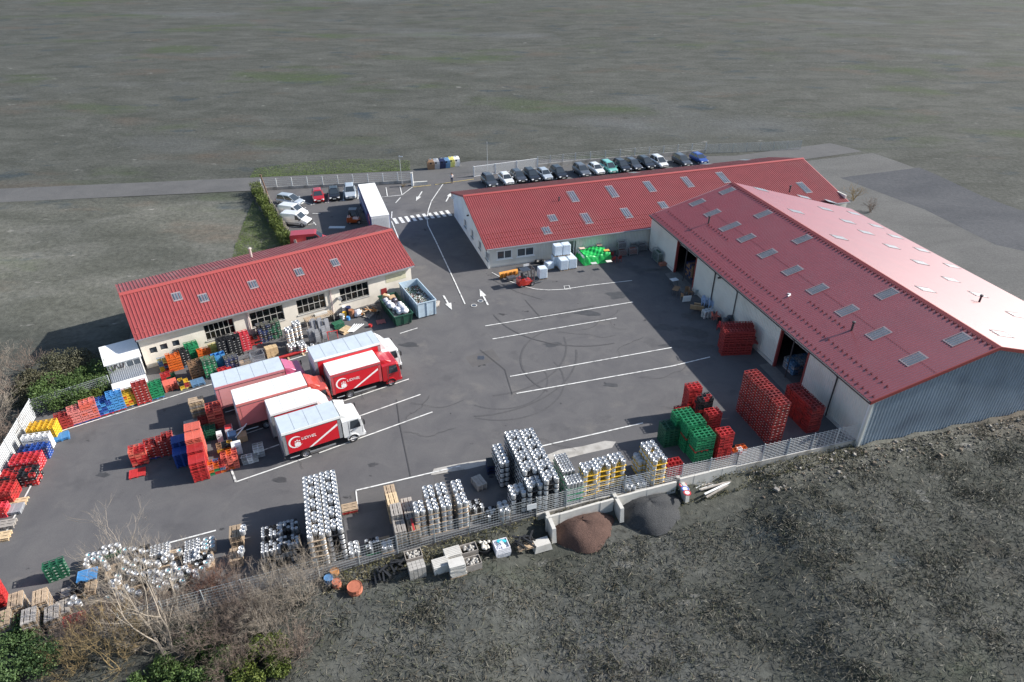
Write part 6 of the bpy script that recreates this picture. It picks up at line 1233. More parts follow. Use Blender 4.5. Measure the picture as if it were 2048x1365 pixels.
o = wrapped('ragged white wrapped load behind the single wrapped pallet', G(1098, 537), 30, 1.0, 1.0, .9)
tp = thing('tarpaulin_stack', 'goods under a bright green tarpaulin beside the hall wall', 'tarpaulin', G(1187, 518), 17); n = 46; V = []; Wt, Dt = 3.4, 2.6
for j in range(n):
    for i in range(n):
        x, y = (i / (n - 1) - .5) * (Wt + 1.2), (j / (n - 1) - .5) * (Dt + 1.2); ex = max(abs(x) - Wt / 2, abs(y) - Dt / 2); z = 1.05 + .12 * math.sin(x * 2.1 + y) + .08 * math.sin(y * 3.3) + .05 * math.sin(x * 6 + y * 5) + .03 * math.sin(11 * x - 7 * y) + .035 * abs(math.sin(4 * y + 1.5 * math.sin(3 * x)))
        if ex > 0: z = max(.03, z - ex * 1.9 - .05 * math.sin(9 * x + 8 * y)); x *= 1 - ex * .22; y *= 1 - ex * .22
        V.append((x, y, z))
mb = MB(); mb.add(V, [(j * n + i, j * n + i + 1, (j + 1) * n + i + 1, (j + 1) * n + i) for j in range(n - 1) for i in range(n - 1)]); mb.build('tarpaulin', tarp_g, tp, smooth=True); MB().b2(-Wt / 2 - .12, -Wt / 2 + .1, -Dt / 2, Dt / 2, 0, 1.0).build('side_panel', white_m, tp)
for lb, px, py, c in [('pinkish board weighing down the tarpaulin at the back', 1198, 491, (.5, .3, .25)), ('pale board on the left corner of the tarpaulin', 1164, 498, (.55, .42, .36)), ('orange board on the right of the tarpaulin', 1213, 502, (.55, .28, .06)), ('grey board on the front of the tarpaulin', 1188, 524, (.4, .42, .4)), ('round white plate on the right front of the tarpaulin', 1218, 520, (.6, .58, .52))]:
    p = G(px, py, 1.2); o = MB().box((0, 0, 0), (.75, .45, .05)).build('board', mat('board_%d' % px, c, .7)); o.location = (p.x, p.y, 1.28 if py < 510 else 1.0); o.rotation_euler = (.1, .05, R(20)); tag(o, lb, 'board')
def cage(label, o, yaw, W=1.2, D_=.85, H=.95, fill=None, m=None, z=0, group='wire cages'):
    t = thing('wire_cage', label, 'cage', (o.x, o.y, z), yaw, group); m = m or galv; mb = MB()
    for x in (-W / 2, W / 2):
        for y in (-D_ / 2, D_ / 2): mb.b2(x - .025, x + .025, y - .025, y + .025, 0, H)
    for zz in (.12, H - .03):
        mb.b2(-W / 2, W / 2, -D_ / 2 - .02, -D_ / 2 + .02, zz, zz + .04); mb.b2(-W / 2, W / 2, D_ / 2 - .02, D_ / 2 + .02, zz, zz + .04); mb.b2(-W / 2 - .02, -W / 2 + .02, -D_ / 2, D_ / 2, zz, zz + .04); mb.b2(W / 2 - .02, W / 2 + .02, -D_ / 2, D_ / 2, zz, zz + .04)
    mb.b2(-W / 2, W / 2, -D_ / 2, D_ / 2, .1, .13); mb.build('frame', m, t)
    for s_, (L, x, y, yw) in enumerate([(W, -W / 2, -D_ / 2, 0), (W, -W / 2, D_ / 2, 0), (D_, -W / 2, -D_ / 2, 90), (D_, W / 2, -D_ / 2, 90)]): inst('mesh_side', mesh_panel(L, H - .2, .1, .1, .006, m, 'mesh_side'), t, (x, y, .15), (0, 0, R(yw)))
    if fill: MB().box((0, 0, .15 + fill[1] / 2), (W * .9, D_ * .9, fill[1]), taper=.9).build('contents', fill[0], t)
    return t
dk = mat('dark_contents', (.09, .08, .085), .5, var=.6, scale=9); rd = mat('red_contents', (.25, .09, .06), .6, var=.5, scale=8)
for i, (px, py, z, f) in enumerate([(1243, 511, 0, rd), (1264, 508, 0, rd), (1241, 509, .95, dk), (1268, 497, 0, dk), (1283, 500, 0, dk)]): cage(['wire cage of bottles below the stacked cage by the hall', 'wire cage second along the hall wall', 'wire cage stacked on top by the hall wall', 'wire cage behind, against the hall wall', 'wire cage farthest along toward the warehouse'][i], G(px, py), 17, fill=(f, .6), z=z)
for i, (px, py) in enumerate([(1226, 525), (1238, 523), (1222, 516)]):
    o = inst('metal_chair', proto('chair', 'dred'), None, G(px, py), (0, 0, R(200))); tag(o, 'dark red metal chair standing beside the green tarpaulin', 'chair', 'red chairs by the tarpaulin')
cage('tall shelf cage with green goods against the warehouse wall', G(1314, 522), 105, 1.8, .7, 1.5, (plast('dgreen'), 1.1)); cage('dark frame cage in the corner of warehouse and hall', G(1309, 503), 105, 1.4, .7, 1.4, (dk, .5)); o = tag(MB().box((0, 0, .2), (1.0, .6, .35)).build('brick_stack', mat('brick', (.3, .12, .08), .9, var=.3, scale=9)), 'low stack of reddish bricks by the warehouse wall', 'bricks'); o.location = G(1326, 531); o.rotation_euler.z = R(15)
# oddments near the forklift
for i, (px, py, r) in enumerate([(1078, 520, .4), (1085, 527, .38), (1073, 527, .36)]): bag('black refuse bag by the hall windows near the forklift', G(px, py), r, blackp, 'black bags by the hall')
o = drum('black drum standing under the hall window', 1081, 512, blackp); sgn = thing('sign_frame', 'small white sign on a stand behind the forklift', 'sign', G(1052, 545), 20); MB().box((0, 0, 1.0), (.7, .03, .3)).build('board', white_m, sgn); MB().tube([(0, 0, 0), (0, 0, .9)], .03).build('stand', galv, sgn)
# ================================================================== clutter along the warehouse wall
def table(label, px, py, yaw, m, W=1.2, D_=.7, H=.74, z=0, tilt=0):
    t = thing('table', label, 'table', G(px, py), yaw, 'tables by the warehouse'); t.rotation_euler.x = tilt; MB().b2(-W / 2, W / 2, -D_ / 2, D_ / 2, H - .04, H).build('table_top', m, t)
    for x in (-W / 2 + .08, W / 2 - .08):
        for y in (-D_ / 2 + .08, D_ / 2 - .08): MB().b2(x - .02, x + .02, y - .02, y + .02, 0, H - .04).build('leg', steel_d, t)
table('brown wooden table standing among the clutter by the far door', 1351, 588, 60, mat('table_wood', (.28, .17, .09), .6)); table('white table with clutter nearest the far warehouse door', 1347, 570, 20, white_m, .9, .7)
for lb, px, py, yw, m, d in [('white table top propped upright by the wall clutter', 1373, 604, 12, white_m, (1.0, .06, .8)), ('grey board leaning on the warehouse wall', 1396, 590, 15, mat('grey_board', (.38, .42, .42), .6), (.9, .05, .7)), ('white notice board behind the red crate block', 1474, 658, 20, white_m, (.8, .05, .7))]:
    o = tag(MB().box((0, 0, d[2] / 2), d, rx=.15).build('board', m), lb, 'board'); o.location = G(px, py); o.rotation_euler.z = R(yw)
for i, (px, py) in enumerate([(1386, 620), (1394, 616), (1400, 622)]): o = tag(MB().box((0, 0, .35), (.75, .12, .65), rx=.35).build('carton_sheet', card), ['brown folded carton leaning by the wall, front', 'brown folded carton leaning by the wall, middle', 'brown folded carton leaning by the wall, right'][i], 'carton'); o.location = G(px, py); o.rotation_euler.z = R(-20)
chm = mat('pale_blue_chair', (.38, .48, .66), .5)
chp = proto('chair', 'white').copy(); chp.materials.clear(); chp.materials.append(chm)
for i, (px, py, n) in enumerate([(1408, 612, 4), (1420, 617, 5), (1413, 605, 3)]):
    for k in range(n): o = inst('garden_chair', chp, None, G(px, py) + Vector((.03 * k, 0, .1 * k)), (.25 * (i - 1), .1, R(30 + 40 * i))); tag(o, 'pale blue plastic garden chair heaped by the warehouse wall', 'chair', 'pale blue chairs by the wall')
for i, (px, py) in enumerate([(1373, 589), (1381, 590), (1366, 600)]): o = inst('wicker_chair', proto('chair', 'brown'), None, G(px, py), (0, 0, R(60 * i))); tag(o, 'brown chair among the clutter by the far door', 'chair', 'brown chairs by the far door')
for i, (px, py, zz) in enumerate([(1438, 652, 0), (1434, 640, 0), (1428, 645, .3)]): o = inst('wicker_chair', proto('chair', 'salmon' if i else 'black'), None, G(px, py) + Vector((0, 0, zz)), (0, .2 * i, R(50 * i))); tag(o, 'tan chair piled before the dark drums', 'chair', 'chairs by the dark drums')
for i, (px, py) in enumerate([(1447, 660), (1456, 655), (1465, 650)]):
    p = G(px, py); o = tag(MB().lathe([(.36, 0), (.38, 1.2), (.3, 1.4), (.12, 1.5), (.001, 1.5)], 14).build('dark_canister', mat('canister_dark', (.045, .05, .06), .5)), ['dark tall canister by the warehouse wall, left', 'dark tall canister by the warehouse wall, middle', 'dark tall canister by the warehouse wall, right'][i], 'canister', 'dark canisters'); o.location = p
o = inst('metal_chair', proto('chair', 'red'), None, G(1438, 660), (0, 0, R(-30))); tag(o, 'red chair lying in front of the dark canisters', 'chair')
kp = G(1415, 636)
for i in range(3):
    for j in range(2):
        for k in range(2): o = inst('small_keg', proto('keg', 's'), None, kp + D(20) * (i * .4 - .4) + D(110) * j * .4 + Vector((0, 0, .02 + k * .46)), (0, 0, 0)); tag(o, 'steel keg in the small stack by the brown cartons', 'keg', 'kegs by the brown cartons')
cage('wire cage standing behind the red crate block', G(1492, 652), 15, .9, .7, 1.1)
# ================================================================== clutter by the workshop and in the island
cage('wire mesh cage holding a carton behind the pink truck', G(492, 732), 33, 1.2, 1.0, .95, (card, .35)); cage('empty wire mesh cage behind the pink truck', G(517, 722), 33, 1.2, 1.0, .95)
cb_ = thing('carton_stack', 'block of tan cartons on a pallet behind the trucks', 'cartons', G(545, 711), 33); inst('pallet', proto('wpal', 'l'), cb_)
for k in range(3):
    for i in range(3):
        for j in range(2): MB().box((-.4 + i * .4, -.2 + j * .4, .3 + k * .3), (.38, .38, .28), random.uniform(-.04, .04)).build('carton', mat('tan_carton', (.50, .36, .2), .8, var=.15), cb_)
bm = thing('steel_beam', 'long red steel beam lying behind the pink truck', 'beam', G(576, 716), 31); MB().b2(-1.9, 1.9, -.15, .15, .28, .36).build('flange', plast('red'), bm); MB().b2(-1.9, 1.9, -.03, .03, .1, .28).build('web', plast('red'), bm)
for x in (-1.4, 0, 1.5): MB().b2(x - .08, x + .08, -.5, .5, 0, .1).build('bearer', wood_l, bm)
wb = thing('slatted_bench', 'long slatted wooden bench under the third workshop window', 'bench', FB.W(wins[2][0] + 1.9, -.5), YB)
me = MB().b2(-.06, .06, -.5, .5, .95, 1.0).mesh('slat', wood)
for i in range(18): inst('slat', me, wb, (-1.55 + i * .18, 0, 0))
for x in (-1.5, 1.5):
    for y in (-.4, .4): MB().b2(x - .05, x + .05, y - .05, y + .05, 0, .95).build('leg', wood_g, wb)
MB().box((.3, .2, 1.1), (1.4, .4, .2)).build('plank_pile', conc_l, wb)
for lb, px, py, m, r, h in [('rusty drum against the workshop wall', 704, 634, mat('rust', (.28, .12, .06), .8, var=.3), .3, .9), ('dark blue drum behind the rusty one', 698, 628, plast('navy'), .3, .9), ('yellow canister left of the rusty drum', 690, 634, plast('yellow'), .22, .6), ('blue canister in front of the drums', 697, 640, plast('lblue'), .2, .4), ('silver cylinder lying left of the drums', 685, 640, steel, .28, .7), ('white drum behind the canisters', 690, 626, plast('white'), .25, .8)]: drum(lb, px, py, m, 0, r, h)
bag('white bulk sack beside the rusty drum', G(716, 632), .55, bag_w, None, 'bulk_sack')
for i in range(5): bag('black refuse bag in the heap left of the drums', G(668 + 5 * (i % 3), 640 - 5 * (i // 3)), .35, blackp, 'black bags by the workshop')
for i, (px, py, c) in enumerate([(680, 656, 'dgreen'), (676, 650, 'dgreen'), (692, 664, 'l'), (691, 662, 'l'), (738, 632, 'g'), (870, 612, 'g'), (872, 609, 'g')]): o = inst('wooden_pallet', proto('wpal', c), None, G(px, py) + Vector((0, 0, .15 * (i % 2))), (.0, 0, R(30 + 10 * i))); tag(o, ['green pallet below the refuse heap, upper', 'green pallet below the refuse heap, lower', 'fresh pallet by the white tubes, lower', 'fresh pallet by the white tubes, upper', 'old pallet with scrap wood left of the green skip', 'grey pallet right of the blue skip, lower', 'grey pallet right of the blue skip, upper'][i], 'pallet')
tu = thing('tube_pile', 'white plastic tubes fanned out beside the fresh pallet', 'tubes', G(706, 662), 0)
for i in range(5): MB().tube([(-.5 + .15 * i, -.4, .1), (.1 + .25 * i, .7, .45)], .05).build('tube', white_m, tu)
sw = thing('scrap_heap', 'heap of scrap boards beside the green skip', 'scrap', G(738, 628), 33)
for i in range(14): MB().box((random.uniform(-.9, .9), random.uniform(-.4, .4), .25 + random.uniform(0, .4)), (random.uniform(.7, 1.4), .12, .04), random.uniform(0, 3), rx=random.uniform(-.2, .2)).build('board', wood if i % 3 else mat('orange_board', (.45, .18, .05), .7), sw)
o = inst('plastic_pallet', proto('ppal', 'pink'), None, G(762, 645), (0, 0, R(20)), (.8, .8, .8)); tag(o, 'small magenta pink pallet on the ground by the green skip', 'pallet'); o = inst('office_chair', proto('chair', 'black'), None, G(758, 640) + Vector((0, 0, .12)), (0, .3, 1)); tag(o, 'black chair tipped onto the pink pallet', 'chair')
drum('small red bucket alone on the asphalt near the skip', 741, 654, plast('red'), 0, .2, .3, 'bucket')
rf = thing('red_trestle', 'red metal trestle between grey chairs and the large truck', 'trestle', G(666, 676), 20)
for x in (-.5, .5): MB().tube([(x, -.3, 0), (x, 0, .8), (x, .3, 0)], .03).build('leg', plast('red'), rf)
MB().tube([(-.6, 0, .8), (.6, 0, .8)], .04).build('bar', plast('red'), rf)
# white goods in the island
def appliance(label, px, py, yaw, d, c=white_m, lid=None):
    t = thing('appliance', label, 'appliance', G(px, py), yaw, 'white goods in the island'); MB().b2(-d[0] / 2, d[0] / 2, -d[1] / 2, d[1] / 2, .02, d[2]).build('cabinet', c, t); MB().b2(-d[0] / 2 + .02, d[0] / 2 - .02, -d[1] / 2 + .02, d[1] / 2 - .02, d[2], d[2] + .04).build('lid', lid or c, t); MB().b2(-d[0] * .2, d[0] * .2, -d[1] / 2 - .03, -d[1] / 2, d[2] * .75, d[2] * .8).build('handle', steel_d, t)
appliance('white chest appliance beside the rust red block', 476, 905, 25, (.75, .7, .95)); appliance('white appliance with a red lid behind the trolley', 462, 874, 25, (.6, .7, 1.1), white_m, plast('red')); appliance('grey blue cabinet behind the chest appliance', 468, 884, 25, (.7, .7, .9), plast('steelblue')); appliance('small white cabinet beside the ochre crates', 442, 882, 25, (.45, .45, .9))
pt = thing('folded_parasol', 'white folded parasol lying on a carton behind the white truck', 'parasol', G(486, 880), 25); MB().box((0, 0, .35), (.8, .8, .6)).build('carton', card, pt); MB().tube([(-.5, -.4, .75), (.6, .5, 1.2)], .05).build('pole', white_m, pt); MB().tube([(-.4, .4, .8), (.5, .1, 1.3)], .04).build('arm', white_m, pt)
# ================================================================== shed left of the workshop
sh = thing('lean_to_shed', 'white lean-to shed against the left end of the workshop', 'shed', FB.W(0, 0), YB)
MB().b2(-3.6, -.1, -.5, 2.6, 0, 2.3).build('rear_room', wht_wall, sh)
mb = MB(); mb.add([(-3.8, -.7, 2.35), (0, -.7, 2.35), (0, 2.8, 2.75), (-3.8, 2.8, 2.75), (-3.8, -.7, 2.45), (0, -.7, 2.45), (0, 2.8, 2.85), (-3.8, 2.8, 2.85)], [(3, 2, 1, 0), (4, 5, 6, 7), (0, 1, 5, 4), (1, 2, 6, 5), (2, 3, 7, 6), (3, 0, 4, 7)]); mb.build('rear_roof', white_m, sh)
window(sh, -1.7, -.2, 1.45, 2.2, -.57, 2, 1, white_m); 
for i in range(6): MB().box((-3.4 + i * .28, -.53, 1.85), (.1 + .05 * (i % 3), .03, .55), ry=.25 * (i % 3 - 1)).build('dark_mark', trim_d, sh)  # dark slanted bars across the shed front
corr('lean_to_roof', ((-3.6, -2.3, 1.1), (1, 0, 0), (0, .97, .24), (0, -.24, .97)), 3.4, 1.8, .2, .04, galv, sh); MB().b2(-3.5, -.3, -2.2, -.55, 0, 1.05).build('lean_to_wall', wht_wall, sh)
MB().b2(-3.6, -.3, -3.9, -2.3, 0, 1.0).build('low_store', wht_wall, sh); MB().b2(-3.7, -.2, -4.0, -2.3, 1.0, 1.08).build('low_store_roof', white_m, sh)
sh.scale = (.85, .9, .92)
# recycling containers across the road
for i, (px, py, c) in enumerate([(862, 338, 'brown'), (872, 337, 'grey'), (884, 336, 'navy'), (893, 335, 'steelblue'), (902, 333, 'lyel'), (912, 332, 'white')]):
    t = thing('recycling_container', ['brown', 'grey', 'navy blue', 'steel blue', 'pale yellow', 'white'][i] + ' recycling container across the road from the entrance', 'container', G(px, py), 10, 'recycling containers'); b = MB(); b.loft([[(sx * s_, sy * s_, z) for sx, sy in ((-1, -1), (1, -1), (1, 1), (-1, 1))] for s_, z in ((.6, .05), (.68, .9), (.62, 1.35), (.35, 1.65))]); b.build('body', plast(c), t); MB().lathe([(.15, -.02), (.15, .02)], 12, (0, -.68, 1.15), 'y').build('slot', rubber, t); MB().box((0, 0, 1.7), (.3, .3, .1)).build('lifting_lug', galv, t)
# ================================================================== vegetation
def leaf_mat(name, c1, c2, sc_=1.2):
    m = bpy.data.materials.new(name); m.use_nodes = True; n = m.node_tree.nodes; L = m.node_tree.links; b = n['Principled BSDF']; b.inputs['Roughness'].default_value = .6; b.inputs['Specular IOR Level'].default_value = .3
    tc = n.new('ShaderNodeTexCoord'); nz = n.new('ShaderNodeTexNoise'); nz.inputs['Scale'].default_value = sc_; nz.inputs['Detail'].default_value = 8; nz.inputs['Roughness'].default_value = .8
    cr = n.new('ShaderNodeValToRGB'); cr.color_ramp.elements[0].position = .35; cr.color_ramp.elements[1].position = .65; cr.color_ramp.elements[0].color = (*c1, 1); cr.color_ramp.elements[1].color = (*c2, 1)
    L.new(tc.outputs['Object'], nz.inputs[0]); L.new(nz.outputs[0], cr.inputs[0]); L.new(cr.outputs[0], b.inputs['Base Color']); b.inputs['Subsurface Weight'].default_value = 0; MATS[name] = m; return m
def cards(pts, size, up=.3, flat=0., asp=.55):
    """numpy leaf quads: pts (n,3), size (n,)"""
    n = len(pts); a = rng.normal(size=(n, 3)); a[:, 2] = a[:, 2] * (1 - flat) + up; a /= np.linalg.norm(a, axis=1)[:, None]; b = rng.normal(size=(n, 3)); b -= (b * a).sum(1)[:, None] * a; b /= np.linalg.norm(b, axis=1)[:, None]
    if flat >= .9:
        a[:, 2] *= .3; a /= np.linalg.norm(a, axis=1)[:, None]; b = rng.normal(size=(n, 3)) * .35 + [0, 0, 1.]; b -= (b * a).sum(1)[:, None] * a; b /= np.linalg.norm(b, axis=1)[:, None]
    s = np.asarray(size)[:, None] * .5; w_ = np.cross(a, b) * asp
    V = np.stack([pts - a * s, pts + w_ * s * 1.0, pts + a * s, pts - w_ * s * 1.0], 1).reshape(-1, 3); return V
def quads_obj(name, V, m, parent=None):
    me = bpy.data.meshes.new(name); n = len(V) // 4; me.vertices.add(len(V)); me.vertices.foreach_set('co', V.astype(np.float32).ravel()); me.loops.add(4 * n); me.loops.foreach_set('vertex_index', np.arange(4 * n, dtype=np.int32)); me.polygons.add(n); me.polygons.foreach_set('loop_start', np.arange(0, 4 * n, 4, dtype=np.int32)); me.materials.append(m); me.update(calc_edges=True); me.validate()
    o = bpy.data.objects.new(name, me); COL.objects.link(o)
    if parent: o.parent = parent
    return o
ev1 = leaf_mat('evergreen_leaf', (.03, .06, .016), (.10, .155, .045)); ev2 = leaf_mat('laurel_leaf', (.035, .06, .012), (.14, .17, .035)); ev3 = leaf_mat('pine_leaf', (.035, .07, .025), (.10, .16, .055))
twig_m = [mat('twig_grey', (.25, .215, .175), .9, var=.3, scale=2), mat('twig_brown', (.17, .13, .105), .9, var=.3, scale=2), mat('twig_yellow', (.24, .175, .085), .9, var=.35, scale=2)]
def bush(label, px, py, z, r, h, n, m, group, name='evergreen_bush', leaf=.16, yaw=0):
    p = G(px, py, z); t = thing(name, label, 'bush', (p.x, p.y, z), 0, group); cl = []; k = 16
    for i in range(k):
        a = rng.uniform(0, 2 * math.pi); q = rng.uniform(.2, .85) ** .7; cl.append((r * q * math.cos(a), r * q * math.sin(a), h * rng.uniform(.3, .8), rng.uniform(.25, .5) * r))
    P = []
    for x, y, zz, rr in cl:
        u = rng.normal(size=(n // k, 3)); u /= np.linalg.norm(u, axis=1)[:, None]; u *= rng.uniform(.55, 1.08, (n // k, 1)); P.append(u * [rr, rr, rr * .9] + [x, y, zz])
    P = np.concatenate(P); P[:, 2] = np.maximum(P[:, 2], .05); quads_obj('foliage', cards(P, rng.uniform(.6, 1.4, len(P)) * leaf), m, t)
    mb = MB()
    for x, y, zz, rr in cl[:8]: mb.tube([(x * .15, y * .15, -.1), (x * .6, y * .6, zz * .5), (x, y, zz)], .05, 5, .015)
    mb.build('stems', twig_m[1], t)
E1 = 'evergreens at the bottom left'
bush('large dark evergreen filling the bottom left corner', 40, 1345, -1.0, 2.4, 2.6, 15000, ev3, E1, leaf=.15); bush('evergreen bush right of the corner one', -60, 1310, -.8, 2.0, 2.2, 9000, ev3, E1, leaf=.15); bush('glossy evergreen at the bottom edge under the bare tree', 330, 1385, -1.2, 1.5, 1.7, 7000, ev1, E1); bush('glossy evergreen in the middle of the bottom scrub', 430, 1350, -1.2, 1.7, 1.8, 9000, ev1, E1); bush('yellowish green bush at the right of the bottom scrub', 535, 1350, -1.2, 1.7, 1.9, 10000, ev2, E1); bush('small green bush between the bare shrubs', 400, 1295, -1.0, 1.2, 1.3, 5000, ev1, E1)
E2 = 'bushes outside the left fence'
bush('dark green bush below the white shed on the left', 200, 770, -.1, 2.2, 2.0, 9000, ev1, E2); bush('dark green bush outside the upper left fence', 130, 800, -.1, 2.6, 2.2, 11000, ev1, E2); bush('dull green bush outside the fence corner', 75, 790, -.1, 2.0, 2.0, 7000, leaf_mat('dull_leaf', (.045, .045, .025), (.10, .095, .055)), E2); bush('yellow green laurel at the upper left fence', 185, 798, -.1, 1.0, 1.3, 3000, ev2, E2); bush('brown green thicket beside the left shed', 150, 745, -.1, 2.4, 1.8, 7000, leaf_mat('thicket_leaf', (.05, .05, .03), (.10, .10, .06)), E2)
# hedge
ha, hb = G(512, 384), G(580, 502); hd_ = thing('hedge', 'clipped green hedge along the board fence of the upper car park', 'hedge', ha); n = 16000; t_ = rng.uniform(0, 1, n); d = np.array([(hb - ha).x, (hb - ha).y, 0]); nn = np.array([-d[1], d[0], 0]) / np.linalg.norm(d)
wv = .8 + .22 * np.sin(t_ * 31) + .15 * np.sin(t_ * 77 + 1); P = t_[:, None] * d + nn * (rng.uniform(-.85, .85, n) * wv)[:, None]; P[:, 2] = rng.uniform(.1, 1.75, n) * (.95 + .16 * np.sin(t_ * 43) + .1 * np.sin(t_ * 101 + 2)); quads_obj('foliage', cards(P, rng.uniform(.1, .24, n)), ev2, hd_)
mb = MB()
for i in range(9): q = d * (i + .5) / 9; mb.tube([(q[0], q[1], -.1), (q[0] + .1, q[1], 1.3)], .06, 5, .02)
mb.build('stems', twig_m[1], hd_)
# bare shrubs and trees
def bare(label, px, py, z, h, m, group, seed, stems=4, lean=(0, 0), spread=.6, depth=5, r0=.07, name='bare_shrub', trunk=False):
    rn = random.Random(seed); p = G(px, py, z); t = thing(name, label, 'tree' if trunk else 'shrub', (p.x, p.y, z), 0, group); big, small = MB(), MB()
    def grow(p0, d, L, r, k):
        pts = [p0]; q = p0; dd = d.copy()
        for i in range(3):
            dd = (dd + Vector((rn.uniform(-.18, .18), rn.uniform(-.18, .18), rn.uniform(-.06, .14)))).normalized(); q = q + dd * (L / 3); pts.append(q)
        (big if k >= depth - 1 else small).tube(pts, r, 5 if k >= depth - 1 else 3, r * .55)
        if k == 0: return
        for i in range(rn.choice((2, 3, 3, 3)) if k > 1 else 3):
            b = pts[rn.choice((1, 2, 3, 3))]; nd = (dd + Vector((rn.gauss(0, spread), rn.gauss(0, spread), rn.gauss(.1, spread * .55)))).normalized(); grow(b, nd, L * rn.uniform(.6, .85), max(r * .55, .006), k - 1)
    for i in range(stems):
        a = rn.uniform(0, 6.28); d0 = Vector((math.cos(a) * (.15 if trunk else .55) + lean[0], math.sin(a) * (.15 if trunk else .55) + lean[1], 1)).normalized(); grow(Vector((rn.uniform(-.2, .2), rn.uniform(-.2, .2), -.1)), d0, h * .36, r0, depth)
    big.build('trunk' if trunk else 'stems', m, t); small.build('twigs', m, t); return t
S1 = 'bare shrubs outside the front fence'
bare('tall leaning bare tree with pale limbs before the loose kegs', 345, 1345, -1.2, 9.5, twig_m[0], S1, 3, 3, (-.45, .9), .5, 6, .12, 'bare_tree', True)
for lb, px, py, h, mi, sd_, st in [('bare tree with yellow lichen twigs at the bottom', 235, 1350, 5.0, 2, 5, 5), ('pale wiry bare shrub beside the twin keg block', 612, 1215, 5.5, 0, 8, 9), ('pale wiry shrub left of the twin keg block', 560, 1235, 4.5, 0, 9, 8), ('brown bare shrub right of the pallet piles', 470, 1215, 4.0, 1, 11, 8), ('dark brown shrub in front of the loose kegs', 335, 1240, 3.4, 1, 14, 8), ('bare shrub with grey twigs below the pale wiry one', 540, 1285, 4.0, 0, 17, 8), ('brown shrub at the middle of the bottom scrub', 450, 1290, 4.0, 1, 19, 9),
                                  ('tangled grey shrub under the leaning tree', 280, 1290, 3.6, 0, 23, 8), ('brown tangled shrub by the bottom left pallets', 190, 1290, 3.6, 1, 29, 9), ('grey brown shrub at the lower right of the wiry one', 595, 1320, 3.2, 1, 37, 8), ('low yellow twig shrub at the bottom edge', 165, 1355, 3.4, 2, 41, 5), ('brown thicket between the pallet pile and the wiry shrub', 510, 1245, 3.6, 1, 43, 9), ('pale thicket in the middle of the bottom scrub', 385, 1285, 3.8, 0, 47, 8), ('dark thicket left of the leaning tree', 245, 1250, 3.0, 1, 53, 8), ('dark thicket at the bottom centre', 480, 1345, 3.2, 1, 59, 8)]:
    bare(lb, px, py, -1.0, h, twig_m[mi], S1, sd_, st, (0, .15), .58, 5, .045)
bare('reddish brown shrub near the pallet pile', 420, 1195, -.6, 2.8, mat('twig_red', (.16, .08, .055), .9), S1, 31, 8, (0, 0), .6, 5, .04)
S2 = 'bare shrubs outside the left fence'
for i, (px, py, h) in enumerate([(25, 800, 4.5), (-10, 850, 4.5), (15, 900, 3.6), (-40, 930, 4.0), (55, 745, 3.6), (-20, 780, 4.5)]): bare(['grey bare shrub outside the fence corner', 'tall grey shrub at the left edge, middle', 'grey shrub pressed against the left fence', 'grey shrub low on the left edge', 'grey brown shrub behind the fence corner', 'tall grey shrub at the upper left edge'][i], px, py, -.2, h, twig_m[0] if i % 2 else twig_m[1], S2, 50 + i, 6, (.1, 0), .6, 5, .05)
bare('dry brown shrub at the far corner of hall and warehouse', 1705, 402, 0, 3.0, twig_m[2], 'dry shrubs by the buildings', 71, 6, (0, 0), .6, 4, .05); bare('dry brown shrub beside the far warehouse wall', 1740, 425, 0, 2.4, twig_m[1], 'dry shrubs by the buildings', 73, 6, (0, 0), .6, 4, .05); bare('small dry plant at the car park wall', 807, 374, 0, 1.0, twig_m[2], 'dry shrubs by the buildings', 77, 6, (0, 0), .7, 3, .03)
# ------------------------------------------------------------------ scrub, grass and litter on the open ground (nobody could count it)
def hz_arr(P): return np.array([hz(x, y) for x, y in P])
def scatter(name, label, cat, n, sampler, size, m, up=.3, lift=.08, flat=0., zf=None, asp=.28):
    P = []; 
    while len(P) < n:
        q = sampler()
        if q is not None: P.append(q)
    P = np.array(P); z = hz_arr(P) if zf is None else np.full(n, zf); V = np.concatenate([P, (z + rng.uniform(0, lift, n))[:, None]], 1); o = quads_obj(name, cards(V, rng.uniform(*size, n), up, flat, asp), m); return tag(o, label, cat, kind='stuff')
scrub_a = leaf_mat('scrub_grey', (.068, .066, .052), (.108, .104, .084), .35); scrub_b = leaf_mat('scrub_green', (.055, .062, .038), (.088, .094, .056), .3); scrub_c = leaf_mat('scrub_straw', (.085, .068, .044), (.16, .132, .09), .4)
clumps = [(random.uniform(-30, 60), random.uniform(12, 56), random.uniform(.25, .9)) for _ in range(1400)]
def front_s(x0, x1, y0=18):
    def f():
        if random.random() < .45: cx_, cy_, s_ = random.choice(clumps); x = random.gauss(cx_, s_); y = random.gauss(cy_, s_)
        else: x = random.uniform(x0, x1); y = random.uniform(y0, 56)
        if not below_front(x, y) or y < 16 + .0 * abs(x): return None
        d = pdist(x, y, south_line)
        if d < .5 or (d < 3.2 and -1 < x < 19 and random.random() < .9) or random.random() > .35 + .65 * (.5 + .5 * math.sin(x * .7 + 2 * math.sin(y * .5)) * math.cos(y * .6 + x * .2)): return None
        return (x, y)
    return f
scatter('scrub', 'dull grey green scrub covering the slope outside the front fence', 'scrub', 80000, front_s(-30, 60, 14), (.2, .6), scrub_a, .35, .2, .35, asp=.09); scatter('low_weeds', 'dark green weeds among the scrub on the front slope', 'weeds', 40000, front_s(-30, 60, 14), (.15, .45), scrub_b, .5, .12, .3, asp=.14); scatter('dry_grass', 'straw coloured dry grass on the front slope', 'grass', 16000, front_s(-30, 60, 14), (.2, .7), scrub_c, .4, .12, .4, asp=.07)
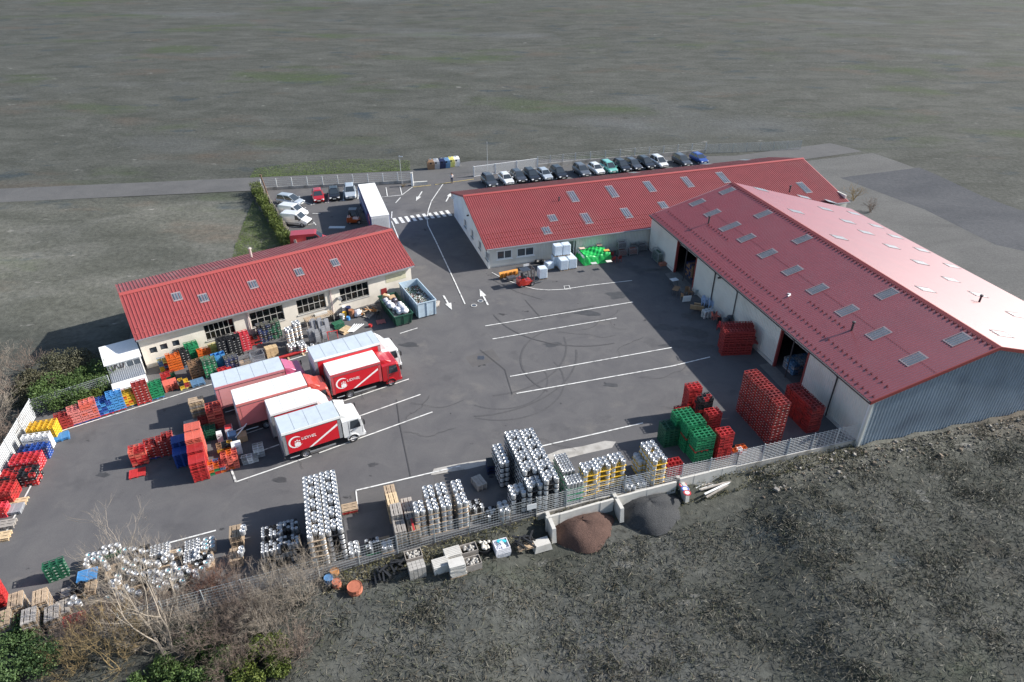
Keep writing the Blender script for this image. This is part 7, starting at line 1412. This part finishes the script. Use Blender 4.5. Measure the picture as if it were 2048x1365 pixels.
def edge_s():
    t = random.random(); i = random.choice((2, 3, 4, 4)); a, b = front_w[i], front_w[i + 1]; p = a + (b - a) * t; d = (b - a).normalized(); o = random.uniform(.05, 1.4); return (p.x + d.y * o, p.y - d.x * o)
scatter('verge_weeds', 'weeds and dry stalks along the foot of the front fence', 'weeds', 7000, edge_s, (.08, .3), leaf_mat('verge_leaf', (.06, .07, .025), (.19, .16, .09), .5), .5, .15)
ga, gb_ = G(470, 372), G(850, 338)
def strip_s():
    t = random.random(); a = rp[1] - road_dir * 3; p = a + road_dir * t * 27 + Vector((-road_dir.y, road_dir.x, 0)) * (6.7 + (3 + 5 * math.sin(t * 2.2 + .4)) * random.random() ** 1.7); return (p.x, p.y)
scatter('roadside_grass', 'bright green roadside grass across the road from the car park', 'grass', 16000, strip_s, (.1, .35), leaf_mat('grass_green', (.075, .105, .03), (.13, .18, .055), .25), .3, .12, 1., asp=.2)
la = [G(470, 490), G(506, 400), G(575, 500), G(560, 520), G(460, 540)]
def lawn_s():
    x, y = random.uniform(-46, -24), random.uniform(70, 104); return (x, y) if inside(x, y, la) else None
scatter('lawn_grass', 'short green lawn between the hedge and the workshop', 'grass', 16000, lawn_s, (.12, .35), leaf_mat('lawn_green', (.06, .085, .025), (.11, .145, .045), .15), .3, .06, 1., asp=.2)
def rub_s():
    t = random.random(); a, b = front_w[4] + (front_w[5] - front_w[4]) * .55, FA.W(24, 0); p = a + (b - a) * t; d = (b - a).normalized(); o = .3 + 2.6 * random.random() ** 1.6; return (p.x + d.y * o, p.y - d.x * o)
mb = MB()
for i in range(750):
    x, y = rub_s(); r = random.uniform(.03, .16) * (2 if random.random() < .04 else 1); mb.box((x, y, hz(x, y) + r * .3), (r * random.uniform(.8, 1.6), r, r * .7), random.uniform(0, 3), .75, random.uniform(-.4, .4)); mb.m[-6:] = [i % 3] * 6
tag(mb.build('rubble', [mat('rubble_pale', (.3, .28, .25), .9), mat('rubble_dark', (.12, .115, .105), .9), mat('rubble_brown', (.2, .16, .12), .9)]), 'scattered rubble along the foot of the blue gable and fence', 'rubble', kind='stuff')
